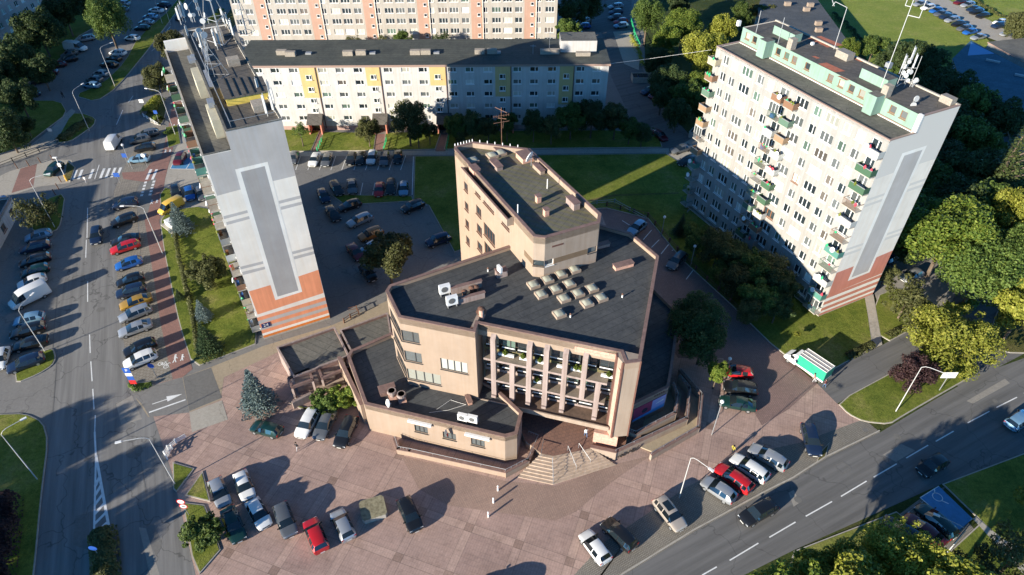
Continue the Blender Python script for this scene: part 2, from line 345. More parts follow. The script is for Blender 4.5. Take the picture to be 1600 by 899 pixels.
# street 2
A("street", [(860, 990), (975, 899), (1085, 831), (1200, 769), (1240, 749), (1292, 716), (1375, 676), (1460, 625), (1530, 585), (1600, 560), (1900, 440), (2300, 500), (1900, 600), (1600, 709), (1470, 757), (1240, 860), (1150, 905), (1000, 1000)], M_road2, 0.008)
A("street_patch", [(1320, 668), (1345, 655), (1480, 590), (1455, 612)], M_patch2, 0.012)
A("street_patch", [(1379, 711), (1408, 694), (1430, 704), (1400, 722)], M_patch2, 0.012)
A("street_patch", [(1510, 627), (1570, 592), (1578, 599), (1520, 631)], M_patch2, 0.012)
A("street_patch", [(1232, 770), (1240, 766), (1250, 785), (1240, 792)], M_patch2, 0.012)
A("street_patch", [(181, 630), (206, 617), (222, 655), (190, 665)], M_patch2, 0.012)
A("street_patch", [(217, 824), (228, 826), (250, 900), (236, 905)], M_patch2, 0.012)
A("street_patch", [(228, 822), (240, 818), (254, 850), (244, 870), (236, 850)], M_patch, 0.012)
A("street_patch", [(118, 810), (140, 800), (139, 860), (115, 852)], M_patch, 0.012)
A("cobbled_verge", [(880, 985), (895, 899), (945, 845), (1010, 802), (1075, 758), (1150, 722), (1205, 700), (1250, 690), (1350, 655), (1375, 676), (1292, 716), (1240, 749), (1200, 769), (1085, 831), (975, 899), (870, 990)], M_cob, 0.020)
mb = MB(); k = gp([(860, 987), (975, 897), (1085, 829), (1200, 767), (1240, 747), (1292, 714), (1375, 674)])
for a, b in zip(k, k[1:]):
    mb.frame(a, b - a); mb.box((0, 0, 0), ((b - a).length, 0.16, 0.10), M_kerb)
struct(mb, "kerb")
# plaza
A("plaza", [(205, 608), (285, 590), (345, 572), (420, 545), (620, 480), (950, 325), (1012, 342), (1070, 410), (1140, 475), (1200, 535), (1275, 598), (1307, 630), (1345, 657), (1250, 692), (1205, 702), (1150, 724), (1075, 760),
            (1010, 804), (945, 847), (895, 901), (870, 990), (500, 1080), (330, 1060), (306, 899), (271, 745), (236, 640)], M_plaza, 0.024)
A("driveway", [(1000, 480), (925, 300), (950, 322), (1012, 342), (1070, 410), (1140, 475), (1202, 536), (1277, 600), (1232, 640), (1190, 665), (1130, 560), (1060, 560)], M_drive, 0.028)
A("plaza_walk", [(626, 712), (790, 752), (868, 760), (960, 726), (1018, 712), (975, 740), (935, 770), (900, 800), (868, 814), (700, 790), (655, 765)], pavers("worn_pavers", (0.36, 0.25, 0.20), (0.33, 0.225, 0.18), (0.25, 0.18, 0.15), 0.4, 0.2, R(-70), 0.02), 0.028)
A("path_to_tower", [(205, 612), (285, 590), (330, 574), (412, 541), (520, 508), (606, 470), (612, 495), (560, 520), (440, 548), (350, 590), (345, 625), (295, 645), (232, 652)], M_sand, 0.032)
A("entrance_road", [(202, 612), (285, 590), (296, 645), (234, 652), (222, 632)], M_lot, 0.036)
A("asphalt_patch", [(286, 590), (330, 575), (347, 622), (296, 643)], M_patch, 0.038)
A("paver_patch", [(296, 645), (347, 626), (356, 656), (300, 676)], M_conc, 0.038)
# street edge, right side of main street
A("parking_bays", [(178, 300), (182, 420), (189, 500), (200, 580), (203, 606), (256, 596), (243, 540), (234, 480), (222, 420), (216, 360), (213, 300), (232, 262), (240, 240), (262, 200), (250, 185), (225, 215), (200, 248)], M_grey, 0.016)
A("bike_path", [(232, 330), (226, 345), (238, 420), (250, 500), (262, 560), (272, 600), (301, 577), (280, 507), (268, 450), (258, 400), (249, 347), (258, 280), (272, 225), (283, 190), (292, 150), (280, 130), (270, 160), (262, 205), (248, 262)], M_red, 0.020)
A("bay_verge", [(216, 330), (226, 345), (238, 420), (250, 500), (262, 560), (272, 600), (256, 596), (243, 540), (234, 480), (222, 420)], M_grey, 0.018)
A("crossing_pavement", [(190, 270), (193, 280), (228, 285), (252, 275), (262, 240), (236, 255), (225, 268)], M_red, 0.024)
A("courtyard", [(262, 345), (252, 300), (262, 262), (275, 232), (290, 205), (330, 330), (300, 330)], M_conc, 0.012)
lawn("lawn", [(250, 347), (257, 395), (268, 450), (280, 507), (302, 576), (352, 557), (411, 534), (372, 420), (345, 345), (320, 322), (262, 330)])
lawn("lawn", [(252, 335), (250, 305), (258, 294), (276, 297), (276, 322)], sm=0)
lawn("verge", [(258, 200), (278, 196), (283, 225), (263, 232)], sm=0)
lawn("verge", [(225, 186), (235, 160), (246, 150), (262, 165), (256, 190), (250, 198)], M_dry)
# middle car park, lawns and paths
A("car_park", [(440, 243), (645, 243), (646, 312), (668, 320), (706, 372), (716, 402), (700, 425), (606, 460), (600, 475), (530, 502), (505, 490), (440, 260)], M_lot, 0.020)
A("path", [(430, 238), (1045, 232), (1046, 239), (430, 245)], M_conc, 0.032)
lawn("lawn", [(440, 203), (500, 205), (486, 237), (425, 238)], sm=0)
lawn("lawn", [(505, 207), (588, 208), (584, 236), (496, 237)], sm=0)
lawn("lawn", [(602, 208), (690, 206), (680, 234), (599, 236)], sm=0)
lawn("lawn", [(700, 206), (960, 204), (1030, 215), (1035, 231), (694, 234)], sm=0)
for q in ([(486, 210), (504, 210), (497, 237), (482, 237)], [(588, 210), (602, 210), (600, 237), (584, 237)], [(690, 210), (702, 210), (696, 237), (680, 237)]): A("entrance_path", q, M_red, 0.036)
lawn("lawn", [(648, 245), (1040, 241), (1075, 262), (1110, 300), (1075, 330), (1060, 400), (1012, 342), (948, 326), (880, 330), (710, 395), (670, 322), (646, 312)], sm=0)
lawn("verge", [(517, 305), (644, 307), (646, 315), (560, 320), (536, 319)], sm=0)
mb = MB(); q = gp([(905, 316), (960, 305), (1060, 302), (1060, 304), (960, 308), (908, 319)]); mb.poly([(a.x, a.y, 0.156) for a in q], M_dry); struct(mb, "footpath")
lawn("lawn", [(1014, 342), (1070, 335), (1110, 300), (1300, 470), (1352, 462), (1364, 545), (1322, 567), (1293, 583), (1280, 598), (1202, 536), (1140, 475), (1070, 411)], sm=0)
lawn("lawn", [(1364, 465), (1410, 448), (1470, 480), (1442, 506), (1377, 541)], sm=1)
A("footpath", [(1350, 463), (1364, 461), (1378, 540), (1365, 546)], M_conc, 0.162)
A("pavement", [(1277, 600), (1308, 631), (1345, 610), (1400, 580), (1425, 560), (1475, 522), (1480, 505), (1440, 505), (1376, 541), (1322, 566), (1292, 582)], M_road2, 0.036)
A("side_road", [(1380, 470), (1480, 380), (1600, 420), (1560, 480), (1600, 553), (1530, 590), (1500, 610), (1470, 560), (1470, 520), (1440, 505), (1400, 470)], M_road2, 0.032)
A("side_road", [(1360, 440), (1390, 405), (1440, 395), (1500, 440), (1480, 490), (1430, 470), (1400, 455), (1370, 470)], M_patch2, 0.036)
lawn("lawn", [(1307, 629), (1400, 579), (1425, 560), (1470, 545), (1523, 570), (1522, 587), (1478, 612), (1412, 650), (1390, 664), (1350, 660), (1325, 648)])
lawn("lawn", [(1540, 536), (1570, 552), (1610, 553), (1800, 470), (1700, 430), (1600, 430), (1560, 480)], M_dry)
lawn("lawn", [(1472, 757), (1600, 709), (1800, 640), (1900, 760), (1600, 860), (1560, 842)], M_grass, sm=0)
lawn("lawn", [(1240, 862), (1400, 800), (1480, 865), (1535, 815), (1560, 845), (1640, 900), (1500, 1000), (1200, 1000)], M_grass, sm=0)
A("parking_bays", [(1390, 815), (1440, 778), (1478, 760), (1470, 770), (1525, 830), (1480, 862), (1465, 868)], M_cob, 0.032)
mb = MB(); q = gp([(1436, 779), (1466, 761), (1519, 812), (1498, 829)]); mb.poly([(a.x, a.y, 0.16) for a in q][::-1], M_blue)
mb.f[0] = mb.f[0][::-1]; struct(mb, "parking_bay_marking")
A("footpath", [(1519, 812), (1524, 809), (1600, 872), (1640, 920), (1630, 930), (1590, 890)], M_conc, 0.162)
# left side
lawn("lawn", [(-10, 700), (-40, 655), (0, 648), (40, 647), (68, 660), (76, 690), (66, 770), (54, 899), (40, 1000), (-500, 1000), (-300, 750)])
lawn("traffic_island", [(24, 586), (26, 560), (64, 550), (84, 545), (88, 560), (82, 572), (60, 586), (26, 600)])
lawn("traffic_island", [(48, 358), (58, 335), (72, 312), (103, 302), (96, 350), (88, 362), (60, 365)])
lawn("traffic_island", [(148, 830), (158, 824), (170, 826), (180, 862), (188, 899), (190, 960), (142, 960), (144, 880)])
A("pavement", [(-60, 322), (-20, 285), (15, 268), (75, 250), (112, 250), (116, 262), (110, 286), (60, 292), (20, 305), (-60, 345)], M_conc, 0.020)
A("pavement", [(18, 302), (32, 264), (58, 256), (52, 292)], M_red, 0.024)
lawn("verge", [(105, 252), (118, 262), (110, 284), (100, 280)], M_dry, sm=0)
lawn("lawn", [(-400, 260), (-200, 190), (0, 110), (40, 158), (95, 158), (106, 178), (70, 205), (40, 228), (0, 242), (-200, 290)])
A("footpath", [(0, 243), (45, 229), (75, 206), (100, 180), (112, 170), (118, 174), (86, 226), (70, 236), (0, 258)], M_conc, 0.020)
lawn("lawn", [(86, 224), (112, 178), (130, 178), (150, 185), (148, 196), (128, 210), (110, 222)])
A("car_park", [(28, 150), (50, 130), (95, 100), (120, 62), (150, 45), (200, 40), (225, -60), (330, -60), (270, 15), (215, 55), (195, 95), (165, 130), (115, 140), (100, 160), (60, 158)], M_lot, 0.024)
lawn("verge", [(115, 150), (160, 132), (195, 98), (215, 60), (270, 12), (320, -60), (345, -60), (290, 0), (240, 68), (184, 137), (150, 160)])
lawn("lawn", [(-400, 120), (-100, 60), (30, 20), (140, -60), (220, -60), (196, 36), (150, 42), (118, 60), (90, 98), (48, 128), (10, 150), (-100, 190)])
lawn("verge", [(275, -60), (420, -60), (392, 10), (352, 60), (330, 60), (370, 0)], M_dry)
# triangles beside the plaza
lawn("verge", [(270, 723), (304, 733), (276, 770), (271, 765)], sm=0)
lawn("verge", [(317, 737), (329, 785), (290, 775)], sm=0)
lawn("verge", [(286, 786), (320, 790), (328, 810), (345, 860), (312, 898), (300, 870)], sm=0)
lawn("verge", [(500, 645), (570, 610), (590, 640), (560, 632), (470, 640), (452, 630)], sm=0)
lawn("verge", [(205, 600), (203, 607), (212, 613), (240, 602), (236, 597)], sm=0)
lawn("verge", [(1296, 692), (1290, 715), (1274, 725), (1282, 706)], M_dry, sm=0)
# top middle and right
A("street", [(925, -60), (985, -60), (988, 55), (1005, 110), (1030, 160), (1100, 235), (1065, 260), (1040, 240), (990, 195), (955, 120), (940, 50)], M_road2, 0.012)
A("driveway", [(958, 50), (985, 48), (1000, 78), (998, 110), (975, 100)], M_conc, 0.020)
A("car_park", [(875, -60), (925, -60), (940, 50), (880, 60)], M_road2, 0.016)
A("car_park", [(1040, 240), (1110, 200), (1150, 270), (1110, 300), (1075, 262)], M_conc, 0.024)
lawn("lawn", [(1240, -20), (1250, -80), (1420, -80), (1430, 0), (1475, 20), (1530, 50), (1560, 80), (1600, 90), (1600, 110), (1560, 160), (1380, 200), (1360, 90), (1310, 70)], M_field, kerb=False)
lawn("lawn", [(1500, -80), (1700, -80), (1750, 60), (1640, 60), (1598, 70), (1560, 40), (1500, 10), (1460, -10)], M_field, kerb=False)
A("car_park", [(1415, -20), (1480, -20), (1500, 8), (1560, 38), (1625, 68), (1620, 80), (1560, 66), (1530, 55), (1475, 22), (1430, 5)], M_conc, 0.16)
lawn("lawn", [(1360, 200), (1620, 160), (1900, 240), (1900, 420), (1600, 425), (1480, 378), (1380, 400)], M_grass, sm=0, kerb=False)

# painted markings
def strip(mb, a, b, w, mat=None, z=0.03):
    a = g(*a).xy if not isinstance(a, Vector) else a; b = g(*b).xy if not isinstance(b, Vector) else b
    mb.frame(a, b - a); l = (b - a).length; mb.poly([(0, -w / 2, z), (l, -w / 2, z), (l, w / 2, z), (0, w / 2, z)], mat or M_white)
mb = MB()
for a, b in (((1190 - 93, 899), (1120, 886)), ((1140, 876), (1185, 849)), ((1202, 840), (1243, 816)), ((1259, 807), (1300, 784)), ((1314, 776), (1354, 752)), ((1365, 746), (1401, 725)), ((1416, 716), (1450, 696)), ((1462, 690), (1490, 674)), ((1512, 661), (1546, 643)), ((1557, 637), (1589, 621)), ((1600, 615), (1640, 597)), ((1035, 935), (1080, 908))): strip(mb, a, b, 0.14, z=0.016)
for a, b in (((149, 649), (148, 675)), ((145, 608), (147, 640)), ((142, 565), (144, 596)), ((140, 523), (141, 552)), ((137, 440), (137, 472)), ((135, 375), (134, 403)), ((137, 325), (136, 372)), ((148, 280), (155, 258)), ((213, 97), (224, 88)), ((237, 80), (247, 72)), ((201, 160), (208, 150)), ((182, 195), (192, 172)), ((255, 55), (266, 42)), ((284, 22), (300, 2))): strip(mb, a, b, 0.14, z=0.016)
struct(mb, "lane_marking")
mb = MB()
strip(mb, (148, 675), (150, 715), 0.22, z=0.017); strip(mb, (150, 715), (147, 835), 0.22, z=0.0175); strip(mb, (150, 712), (171, 828), 0.3, z=0.018)
for t in (0.3, 0.42, 0.54, 0.66, 0.78, 0.9):
    a = g(150, 715).xy.lerp(g(147, 835).xy, min(1, t + 0.1)); b = g(150, 712).xy.lerp(g(171, 828).xy, t); strip(mb, a, b, 0.35, z=0.019)
struct(mb, "hatched_marking")
mb = MB()
for x in (0, 1, 2, 3, 4, 5, 6, 7, 8):       # zebra over the main street
    a = Vector((1.0 * x, 0)); x0 = 114 + x * 8.6; y0 = 281 - x * 0.5
    if x in (2, 4): continue
    strip(mb, (x0, y0), (x0 + 6, y0 - 15), 0.5, z=0.02)
for x in (229, 238): strip(mb, (x, 281), (x + 7, 265), 0.5, z=0.028)
for k in range(5):
    for dx in (0, 13): strip(mb, (228 - k * 1.5 + dx, 284 + k * 5 - dx * .1), (227 - k * 1.5 + dx, 287 + k * 5 - dx * .1), 0.5, z=0.028)
struct(mb, "crossing_marking")
mb = MB()
for x0 in (462, 481, 499, 517, 534, 553, 571, 590, 608, 626): strip(mb, (x0, 266), (x0 + 8, 243), 0.12, z=0.026)
for x0 in (563, 582, 601, 618): strip(mb, (x0, 305), (x0 + 4, 286), 0.12, z=0.026)
for a, b in (((1005, 375), (1018, 360)), ((1033, 397), (1045, 382)), ((1050, 392), (1059, 387)), ((972, 345), (985, 353)), ((1072, 437), (1085, 420)), ((1018, 387), (1030, 375))): strip(mb, a, b, 0.12, z=0.032)
strip(mb, (640, 318), (668, 321), 0.15, z=0.026); strip(mb, (646, 245), (644, 305), 0.15, z=0.026)
struct(mb, "bay_marking")
mb = MB()
strip(mb, (238, 632), (262, 624), 0.14, z=0.04); q = gp([(260, 620), (285, 616), (262, 628)]); mb.T = None; mb.poly([(a.x, a.y, 0.041) for a in q][::-1], M_white)
strip(mb, (233, 645), (290, 625), 0.22, z=0.0405)
struct(mb, "arrow_marking")
def ringm(mb, c, r, w, z, u, v, n=16):
    for k in range(n):
        a, b = 2 * math.pi * k / n, 2 * math.pi * (k + 1) / n
        mb.poly([(*(c + u * math.cos(t) * q + v * math.sin(t) * q), z) for t, q in ((a, r), (b, r), (b, r - w), (a, r - w))], M_white)
def bikemark(c, u, s=1.0, z=0.03):
    mb = MB(); c = Vector(c); u = Vector(u).normalized(); v = Vector((-u.y, u.x))
    for k in (-0.5, 0.5): ringm(mb, c + u * k * s, 0.32 * s, 0.09 * s, z, u, v)
    def ln(a, b): strip(mb, c + u * a[0] * s + v * a[1] * s, c + u * b[0] * s + v * b[1] * s, 0.09 * s, z=z + 0.001); mb.T = None
    ln((-.5, 0), (-.1, .42)); ln((-.1, .42), (.35, .42)); ln((.35, .42), (.5, 0)); ln((-.5, 0), (0, 0)); ln((0, 0), (.35, .42)); ln((0, 0), (-.15, .52)); ln((.35, .42), (.33, .66)); ln((.33, .66), (.55, .66)); ln((-.3, .52), (0, .52))
    return struct(mb, "bicycle_marking")
def walkmark(c, u, s=1.0, z=0.03):
    mb = MB(); c = Vector(c); u = Vector(u).normalized(); v = Vector((-u.y, u.x))
    for dx, k in ((-.35, 1.0), (.35, .8)):
        o = c + u * dx * s
        mb.T = None; mb.poly([(*(o + u * .12 * s * k * math.cos(t) + v * (.62 * k + .12 * k * math.sin(t)) * s), z) for t in [2 * math.pi * q / 10 for q in range(10)]], M_white)
        strip(mb, o + v * .1 * s * k, o + v * .5 * s * k, 0.22 * s * k, z=z + .001); strip(mb, o + v * .1 * s * k, o + (v * -.45 - u * .15) * s * k, 0.1 * s, z=z); strip(mb, o + v * .1 * s * k, o + (v * -.45 + u * .15) * s * k, 0.1 * s, z=z + .002)
        strip(mb, o + v * .42 * s * k, o + (v * .1 + u * .25) * s * k, 0.08 * s, z=z + .003)
    return struct(mb, "pedestrian_marking")
bikemark(g(255, 571).xy, g(262, 575).xy - g(246, 567).xy, 1.15); walkmark(g(279, 561).xy, (1, 0.25), 1.4)
walkmark(g(241, 316).xy, (1, 0.3), 1.3); walkmark(g(262, 237).xy, (1, 0.3), 1.3); walkmark(g(275, 197).xy, (1, 0.3), 1.2)
mb = MB(); q = gp([(266, 264), (275, 245), (306, 248), (304, 264)]); mb.poly([(a.x, a.y, 0.024) for a in q], M_blue); mb.f[0] = mb.f[0][::-1]
strip(mb, (266, 264), (304, 265), 0.12, z=0.028); strip(mb, (266, 264), (271, 254), 0.12, z=0.027); strip(mb, (291, 264), (300, 250), 0.12, z=0.027)
struct(mb, "parking_bay_marking")
mb = MB(); c = g(1464, 778).xy; ringm(mb, c, 0.6, 0.1, 0.168, Vector((1, 0)), Vector((0, 1)))
strip(mb, c + Vector((-.1, .5)), c + Vector((.2, 1.2)), .12, z=.168); strip(mb, c + Vector((.3, -.5)), c + Vector((.9, -.9)), .12, z=.169)
strip(mb, (1437, 779), (1466, 761), .1, z=.167); strip(mb, (1437, 779), (1450, 790), .1, z=.167)
struct(mb, "wheelchair_marking")
# manholes and joints
mb = MB()
for x, y, r in ((210, 706, 1.0), (157, 484, .6), (1247, 781, .45), (1320, 668 + 65, .0), (1352, 672, .35), (1384, 690, .0), (1555, 627, .35), (1402, 682, .45), (1318, 602, .35), (1372, 892, 0)):
    if r:
        c = g(x, y).xy; mb.poly([(c.x + r * math.cos(t), c.y + r * math.sin(t), 0.045 if 1270 < x < 1330 else 0.022) for t in [2 * math.pi * k / 14 for k in range(14)]], M_patch)
struct(mb, "manhole_cover")
mb = MB()
for a, b in ((( 1304, 728), (1318, 722)), ((1318, 722), (1330, 732)), ((1330, 732), (1316, 741)), ((1316, 741), (1304, 728)), ((142, 801), (143, 838)), ((118, 808), (142, 801)), ((240, 690), (262, 745)), ((217, 700), (228, 770)), ((81, 560), (89, 460)), ((180, 632), (205, 618)), ((82, 650), (90, 540))): strip(mb, a, b, 0.13, M_patch, 0.0205)
struct(mb, "tar_seam")
# ------------------------------------------------------------------ facade kit
def unit(a, b): return (Vector(b[:2]) - Vector(a[:2])).normalized()
def wall_holes(mb, A, B, z0, z1, holes, mat, depth=0.16, reveal=None):
    """wall from A to B (outside on the right of A->B), holes = (s0,s1,z0,z1)"""
    Ln = (Vector(B[:2]) - Vector(A[:2])).length; mb.frame(A, unit(A, B))
    holes = [h for h in holes if h[0] > 0.02 and h[1] < Ln - 0.02 and h[2] > z0 and h[3] < z1]
    rows = {}
    for h in holes: rows.setdefault((round(h[2], 3), round(h[3], 3)), []).append(h)
    zs = sorted({z0, z1} | {round(h[2], 3) for h in holes} | {round(h[3], 3) for h in holes})
    for a, b in zip(zs, zs[1:]):
        hs = sorted([h for h in holes if h[2] < (a + b) / 2 < h[3]]); x = 0
        for h in hs:
            if h[0] > x: mb.poly([(x, 0, a), (h[0], 0, a), (h[0], 0, b), (x, 0, b)], mat)
            x = max(x, h[1])
        if x < Ln: mb.poly([(x, 0, a), (Ln, 0, a), (Ln, 0, b), (x, 0, b)], mat)
    rv = reveal or mat; d = depth
    for s0, s1, a, b in holes:
        mb.poly([(s0, 0, a), (s1, 0, a), (s1, d, a), (s0, d, a)][::-1], rv); mb.poly([(s0, 0, b), (s1, 0, b), (s1, d, b), (s0, d, b)], rv)
        mb.poly([(s0, 0, a), (s0, d, a), (s0, d, b), (s0, 0, b)][::-1], rv); mb.poly([(s1, 0, a), (s1, d, a), (s1, d, b), (s1, 0, b)], rv)
WM = {}
def win_meshes(w, h, pan, fm):
    key = (round(w, 2), round(h, 2), pan, fm.name)
    if key in WM: return WM[key]
    mb = MB(); f = 0.075
    mb.box((0, 0, 0), (w, .07, f), fm); mb.box((0, 0, h - f), (w, .07, h), fm); mb.box((0, 0, f), (f, .07, h - f), fm); mb.box((w - f, 0, f), (w, .07, h - f), fm)
    for k in range(1, pan): x = w * k / pan + (0.12 * w if pan == 2 else 0); mb.box((x - .06, .001, f), (x + .06, .069, h - f), fm)
    mb.box((-.08, -.22, -.09), (w + .08, -.002, -.03), fm)
    pb = MB(); pb.poly([(f, .05, f), (w - f, .05, f), (w - f, .05, h - f), (f, .05, h - f)], M_gl[0])
    WM[key] = (mb.mesh("window"), pb.mesh("pane")); return WM[key]
def put_windows(root, items, limit=100, name="window"):
    """items: (P, u, w, h, panes, frame material, glass index) ; P = outer lower left corner of the opening"""
    cp = cam.location; items = sorted(items, key=lambda i: (Vector(i[0]) - cp).length)
    ro = root_loc(root)
    for P, u, w, h, pn, fm, gi in items[:limit]:
        fmesh, pmesh = win_meshes(w, h, pn, fm); rz = math.atan2(u[1], u[0]); n = Vector((-u[1], u[0], 0))
        o = link(name, fmesh, root, Vector(P) + n * .09 - ro, rz); q = link("pane", pmesh, o)
        q.material_slots[0].link = 'OBJECT'; q.material_slots[0].material = M_gl[gi]
    rest = items[limit:]
    if rest:
        mb = MB(); pb = MB()
        for P, u, w, h, pn, fm, gi in rest:
            n = Vector((-u[1], u[0], 0)); Q = Vector(P) + n * .09; mb.frame(Q.xy, u, Q.z); pb.frame(Q.xy, u, Q.z); f = 0.075
            mb.box((0, 0, 0), (w, .07, f), fm); mb.box((0, 0, h - f), (w, .07, h), fm); mb.box((0, 0, f), (f, .07, h - f), fm); mb.box((w - f, 0, f), (w, .07, h - f), fm)
            for k in range(1, pn): x = w * k / pn; mb.box((x - .06, .001, f), (x + .06, .069, h - f), fm)
            mb.box((-.08, -.22, -.09), (w + .08, -.002, -.03), fm)
            pb.poly([(f, .05, f), (w - f, .05, f), (w - f, .05, h - f), (f, .05, h - f)], M_gl[gi])
        o = mb.build(name, root); o["kind"] = "stuff"; q = pb.build("pane", root); q["kind"] = "stuff"
def rgl(lit=0.5):
    r = rnd.random(); return 0 if r < .40 else 1 if r < .68 else 2 if r < .80 else 3 if r < .88 else 4 if r < .95 else 5
def facade(mb, root, A, B, z0, z1, cols, rows, mat, items, reveal=None, fm=None, jitter=True):
    """cols: (s centre, width, panes) ; rows: (z centre, height)"""
    u = unit(A, B); holes = []
    for s, w, pn in cols:
        for z, h in rows:
            holes.append((s - w / 2, s + w / 2, z - h / 2, z + h / 2))
            P = (A[0] + u.x * (s - w / 2), A[1] + u.y * (s - w / 2), z - h / 2)
            f = fm or M_frame
            if jitter and rnd.random() < 0.03: f = M_brownfr
            items.append((P, u, w, h, pn, f, rgl()))
    wall_holes(mb, A, B, z0, z1, holes, mat, reveal=reveal)
def parapet(mb, pts, z0, z1, t, wall, cap, capo=0.06):
    """ring wall inside polygon pts (world 2D) with a capping slab"""
    n = len(pts); a = sum(pts[k][0] * pts[(k + 1) % n][1] - pts[(k + 1) % n][0] * pts[k][1] for k in range(n))
    if a < 0: pts = list(pts)[::-1]
    q = inset(pts, t); o = inset(pts, -capo); qi = inset(pts, t + capo * .5); mb.T = None
    for k in range(n):
        l = (k + 1) % n; P0, P1, Q0, Q1, O0, O1, I0, I1 = pts[k], pts[l], q[k], q[l], o[k], o[l], qi[k], qi[l]
        mb.poly([(*P0, z0), (*P1, z0), (*P1, z1), (*P0, z1)], wall)
        mb.poly([(*Q1, z0), (*Q0, z0), (*Q0, z1), (*Q1, z1)], wall)
        mb.poly([(*O0, z1 + .08), (*O1, z1 + .08), (*I1, z1 + .08), (*I0, z1 + .08)], cap)
        mb.poly([(*O0, z1 - .04), (*O1, z1 - .04), (*O1, z1 + .08), (*O0, z1 + .08)], cap)
        mb.poly([(*I1, z1 - .04), (*I0, z1 - .04), (*I0, z1 + .08), (*I1, z1 + .08)], cap)
        mb.poly([(*O1, z1 - .04), (*O0, z1 - .04), (*I0, z1 - .04), (*I1, z1 - .04)], cap)

M_lgrey = plaster("pale_render", (0.84, 0.78, 0.69), 0.03); M_mgrey = plaster("grey_render", (0.49, 0.465, 0.445), 0.03); M_dgrey = plaster("dark_grey_render", (0.38, 0.365, 0.355), 0.03)
M_wring = plaster("white_render", (0.86, 0.83, 0.77), 0.03); M_orange = plaster("orange_render", (0.86, 0.33, 0.17), 0.12); M_orange2 = plaster("bright_orange_render", (0.74, 0.22, 0.04), 0.1)
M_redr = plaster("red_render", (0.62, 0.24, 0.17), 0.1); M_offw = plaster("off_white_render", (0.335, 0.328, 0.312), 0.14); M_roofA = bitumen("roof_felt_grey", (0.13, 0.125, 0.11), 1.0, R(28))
M_roofB = bitumen("roof_felt_brown", (0.105, 0.095, 0.085), 1.0, R(28)); M_mint = plaster("mint_render", (0.23, 0.35, 0.285), 0.12); M_capg = flat("roof_edge_metal", (0.32, 0.22, 0.18), 0.5)

# ---- paint of the tower gables, traced on the left gable and carried in metres
LA, LB = g(413, 530.5).xy, g(516, 498).xy
def lg(pts): return [onp(LA, LB, 300 + x / 2.496, 180 + y / 2.496) for x, y in pts]
GP = [("mid", lg([(352, 12), (410, 235), (315, 258), (295, 182), (168, 212), (190, 290), (98, 315), (45, 161), (152, 139), (131, 64)])),
      ("ring", lg([(168, 212), (295, 182), (315, 258), (430, 689), (325, 722), (190, 290)])),
      ("dark", lg([(190, 222), (283, 199), (415, 684), (334, 708)])),
      ("or1", lg([(222, 688), (306, 663), (325, 722), (430, 689), (414, 630), (494, 603), (513, 694), (256, 778)])), ]
for q in ([(122, 395), (215, 371), (218, 381), (125, 406)], [(133, 418), (222, 394), (225, 405), (136, 429)], [(338, 335), (424, 313), (427, 324), (341, 346)], [(345, 358), (430, 337), (432, 348), (348, 370)],
          [(188, 592), (276, 570), (278, 580), (191, 602)], [(195, 612), (283, 591), (285, 601), (199, 624)], [(390, 533), (470, 512), (472, 522), (393, 543)], [(396, 552), (475, 531), (477, 542), (399, 563)]): GP.append(("mid2", lg(q)))
def mural(root, A, B, orange, orange2, w0, mirror=False, zoff=0.0, stripe=None, step=None):
    u = unit(A, B); ln = (Vector(B) - Vector(A)).length; k = ln / (LB - LA).length
    mb = MB(); mb.frame(A, u); zs = {"mid": .004, "ring": .008, "dark": .012, "or1": .004, "mid2": .006}
    mt = {"mid": M_mgrey, "ring": M_wring, "dark": M_dgrey, "or1": orange, "mid2": M_mgrey}
    def add(pts, mat, off):
        o = []
        for s, z in pts:
            x = min(max(s * k, 0.0), ln); z = max(z, .3)
            if step and z > 28 and 2.4 < x < 4.8: x = step + (0.004 if z > 31.5 else 0)
            if step: z = min(z, 32.48 if z > 31.5 else 30.28)
            o.append((x, -off, z))
        pts = o
        mb.poly(pts[::-1], mat)
    if stripe: mt["dark"] = M_mgrey; mt["mid"] = mt["mid2"] = flat("faded_grey_render", (.66, .62, .56), .85)
    zt = 4.35                                                      # bands of the orange base
    for n_, pts in GP: add([(s, z + zoff) for s, z in pts], mt[n_], zs[n_])
    for a, b, m in ((3.75, 4.42, orange), (3.1, 3.75, M_mgrey if not stripe else M_wring), (2.45, 3.1, orange), (1.85, 2.45, M_mgrey if not stripe else M_wring), (1.2, 1.85, orange), (0.75, 1.2, M_wring), (0.3, 0.75, orange2)):
        add([(0, a), (w0, a), (w0, b), (0, b)], m, .007)
    return mb.build("painted_gable", root)
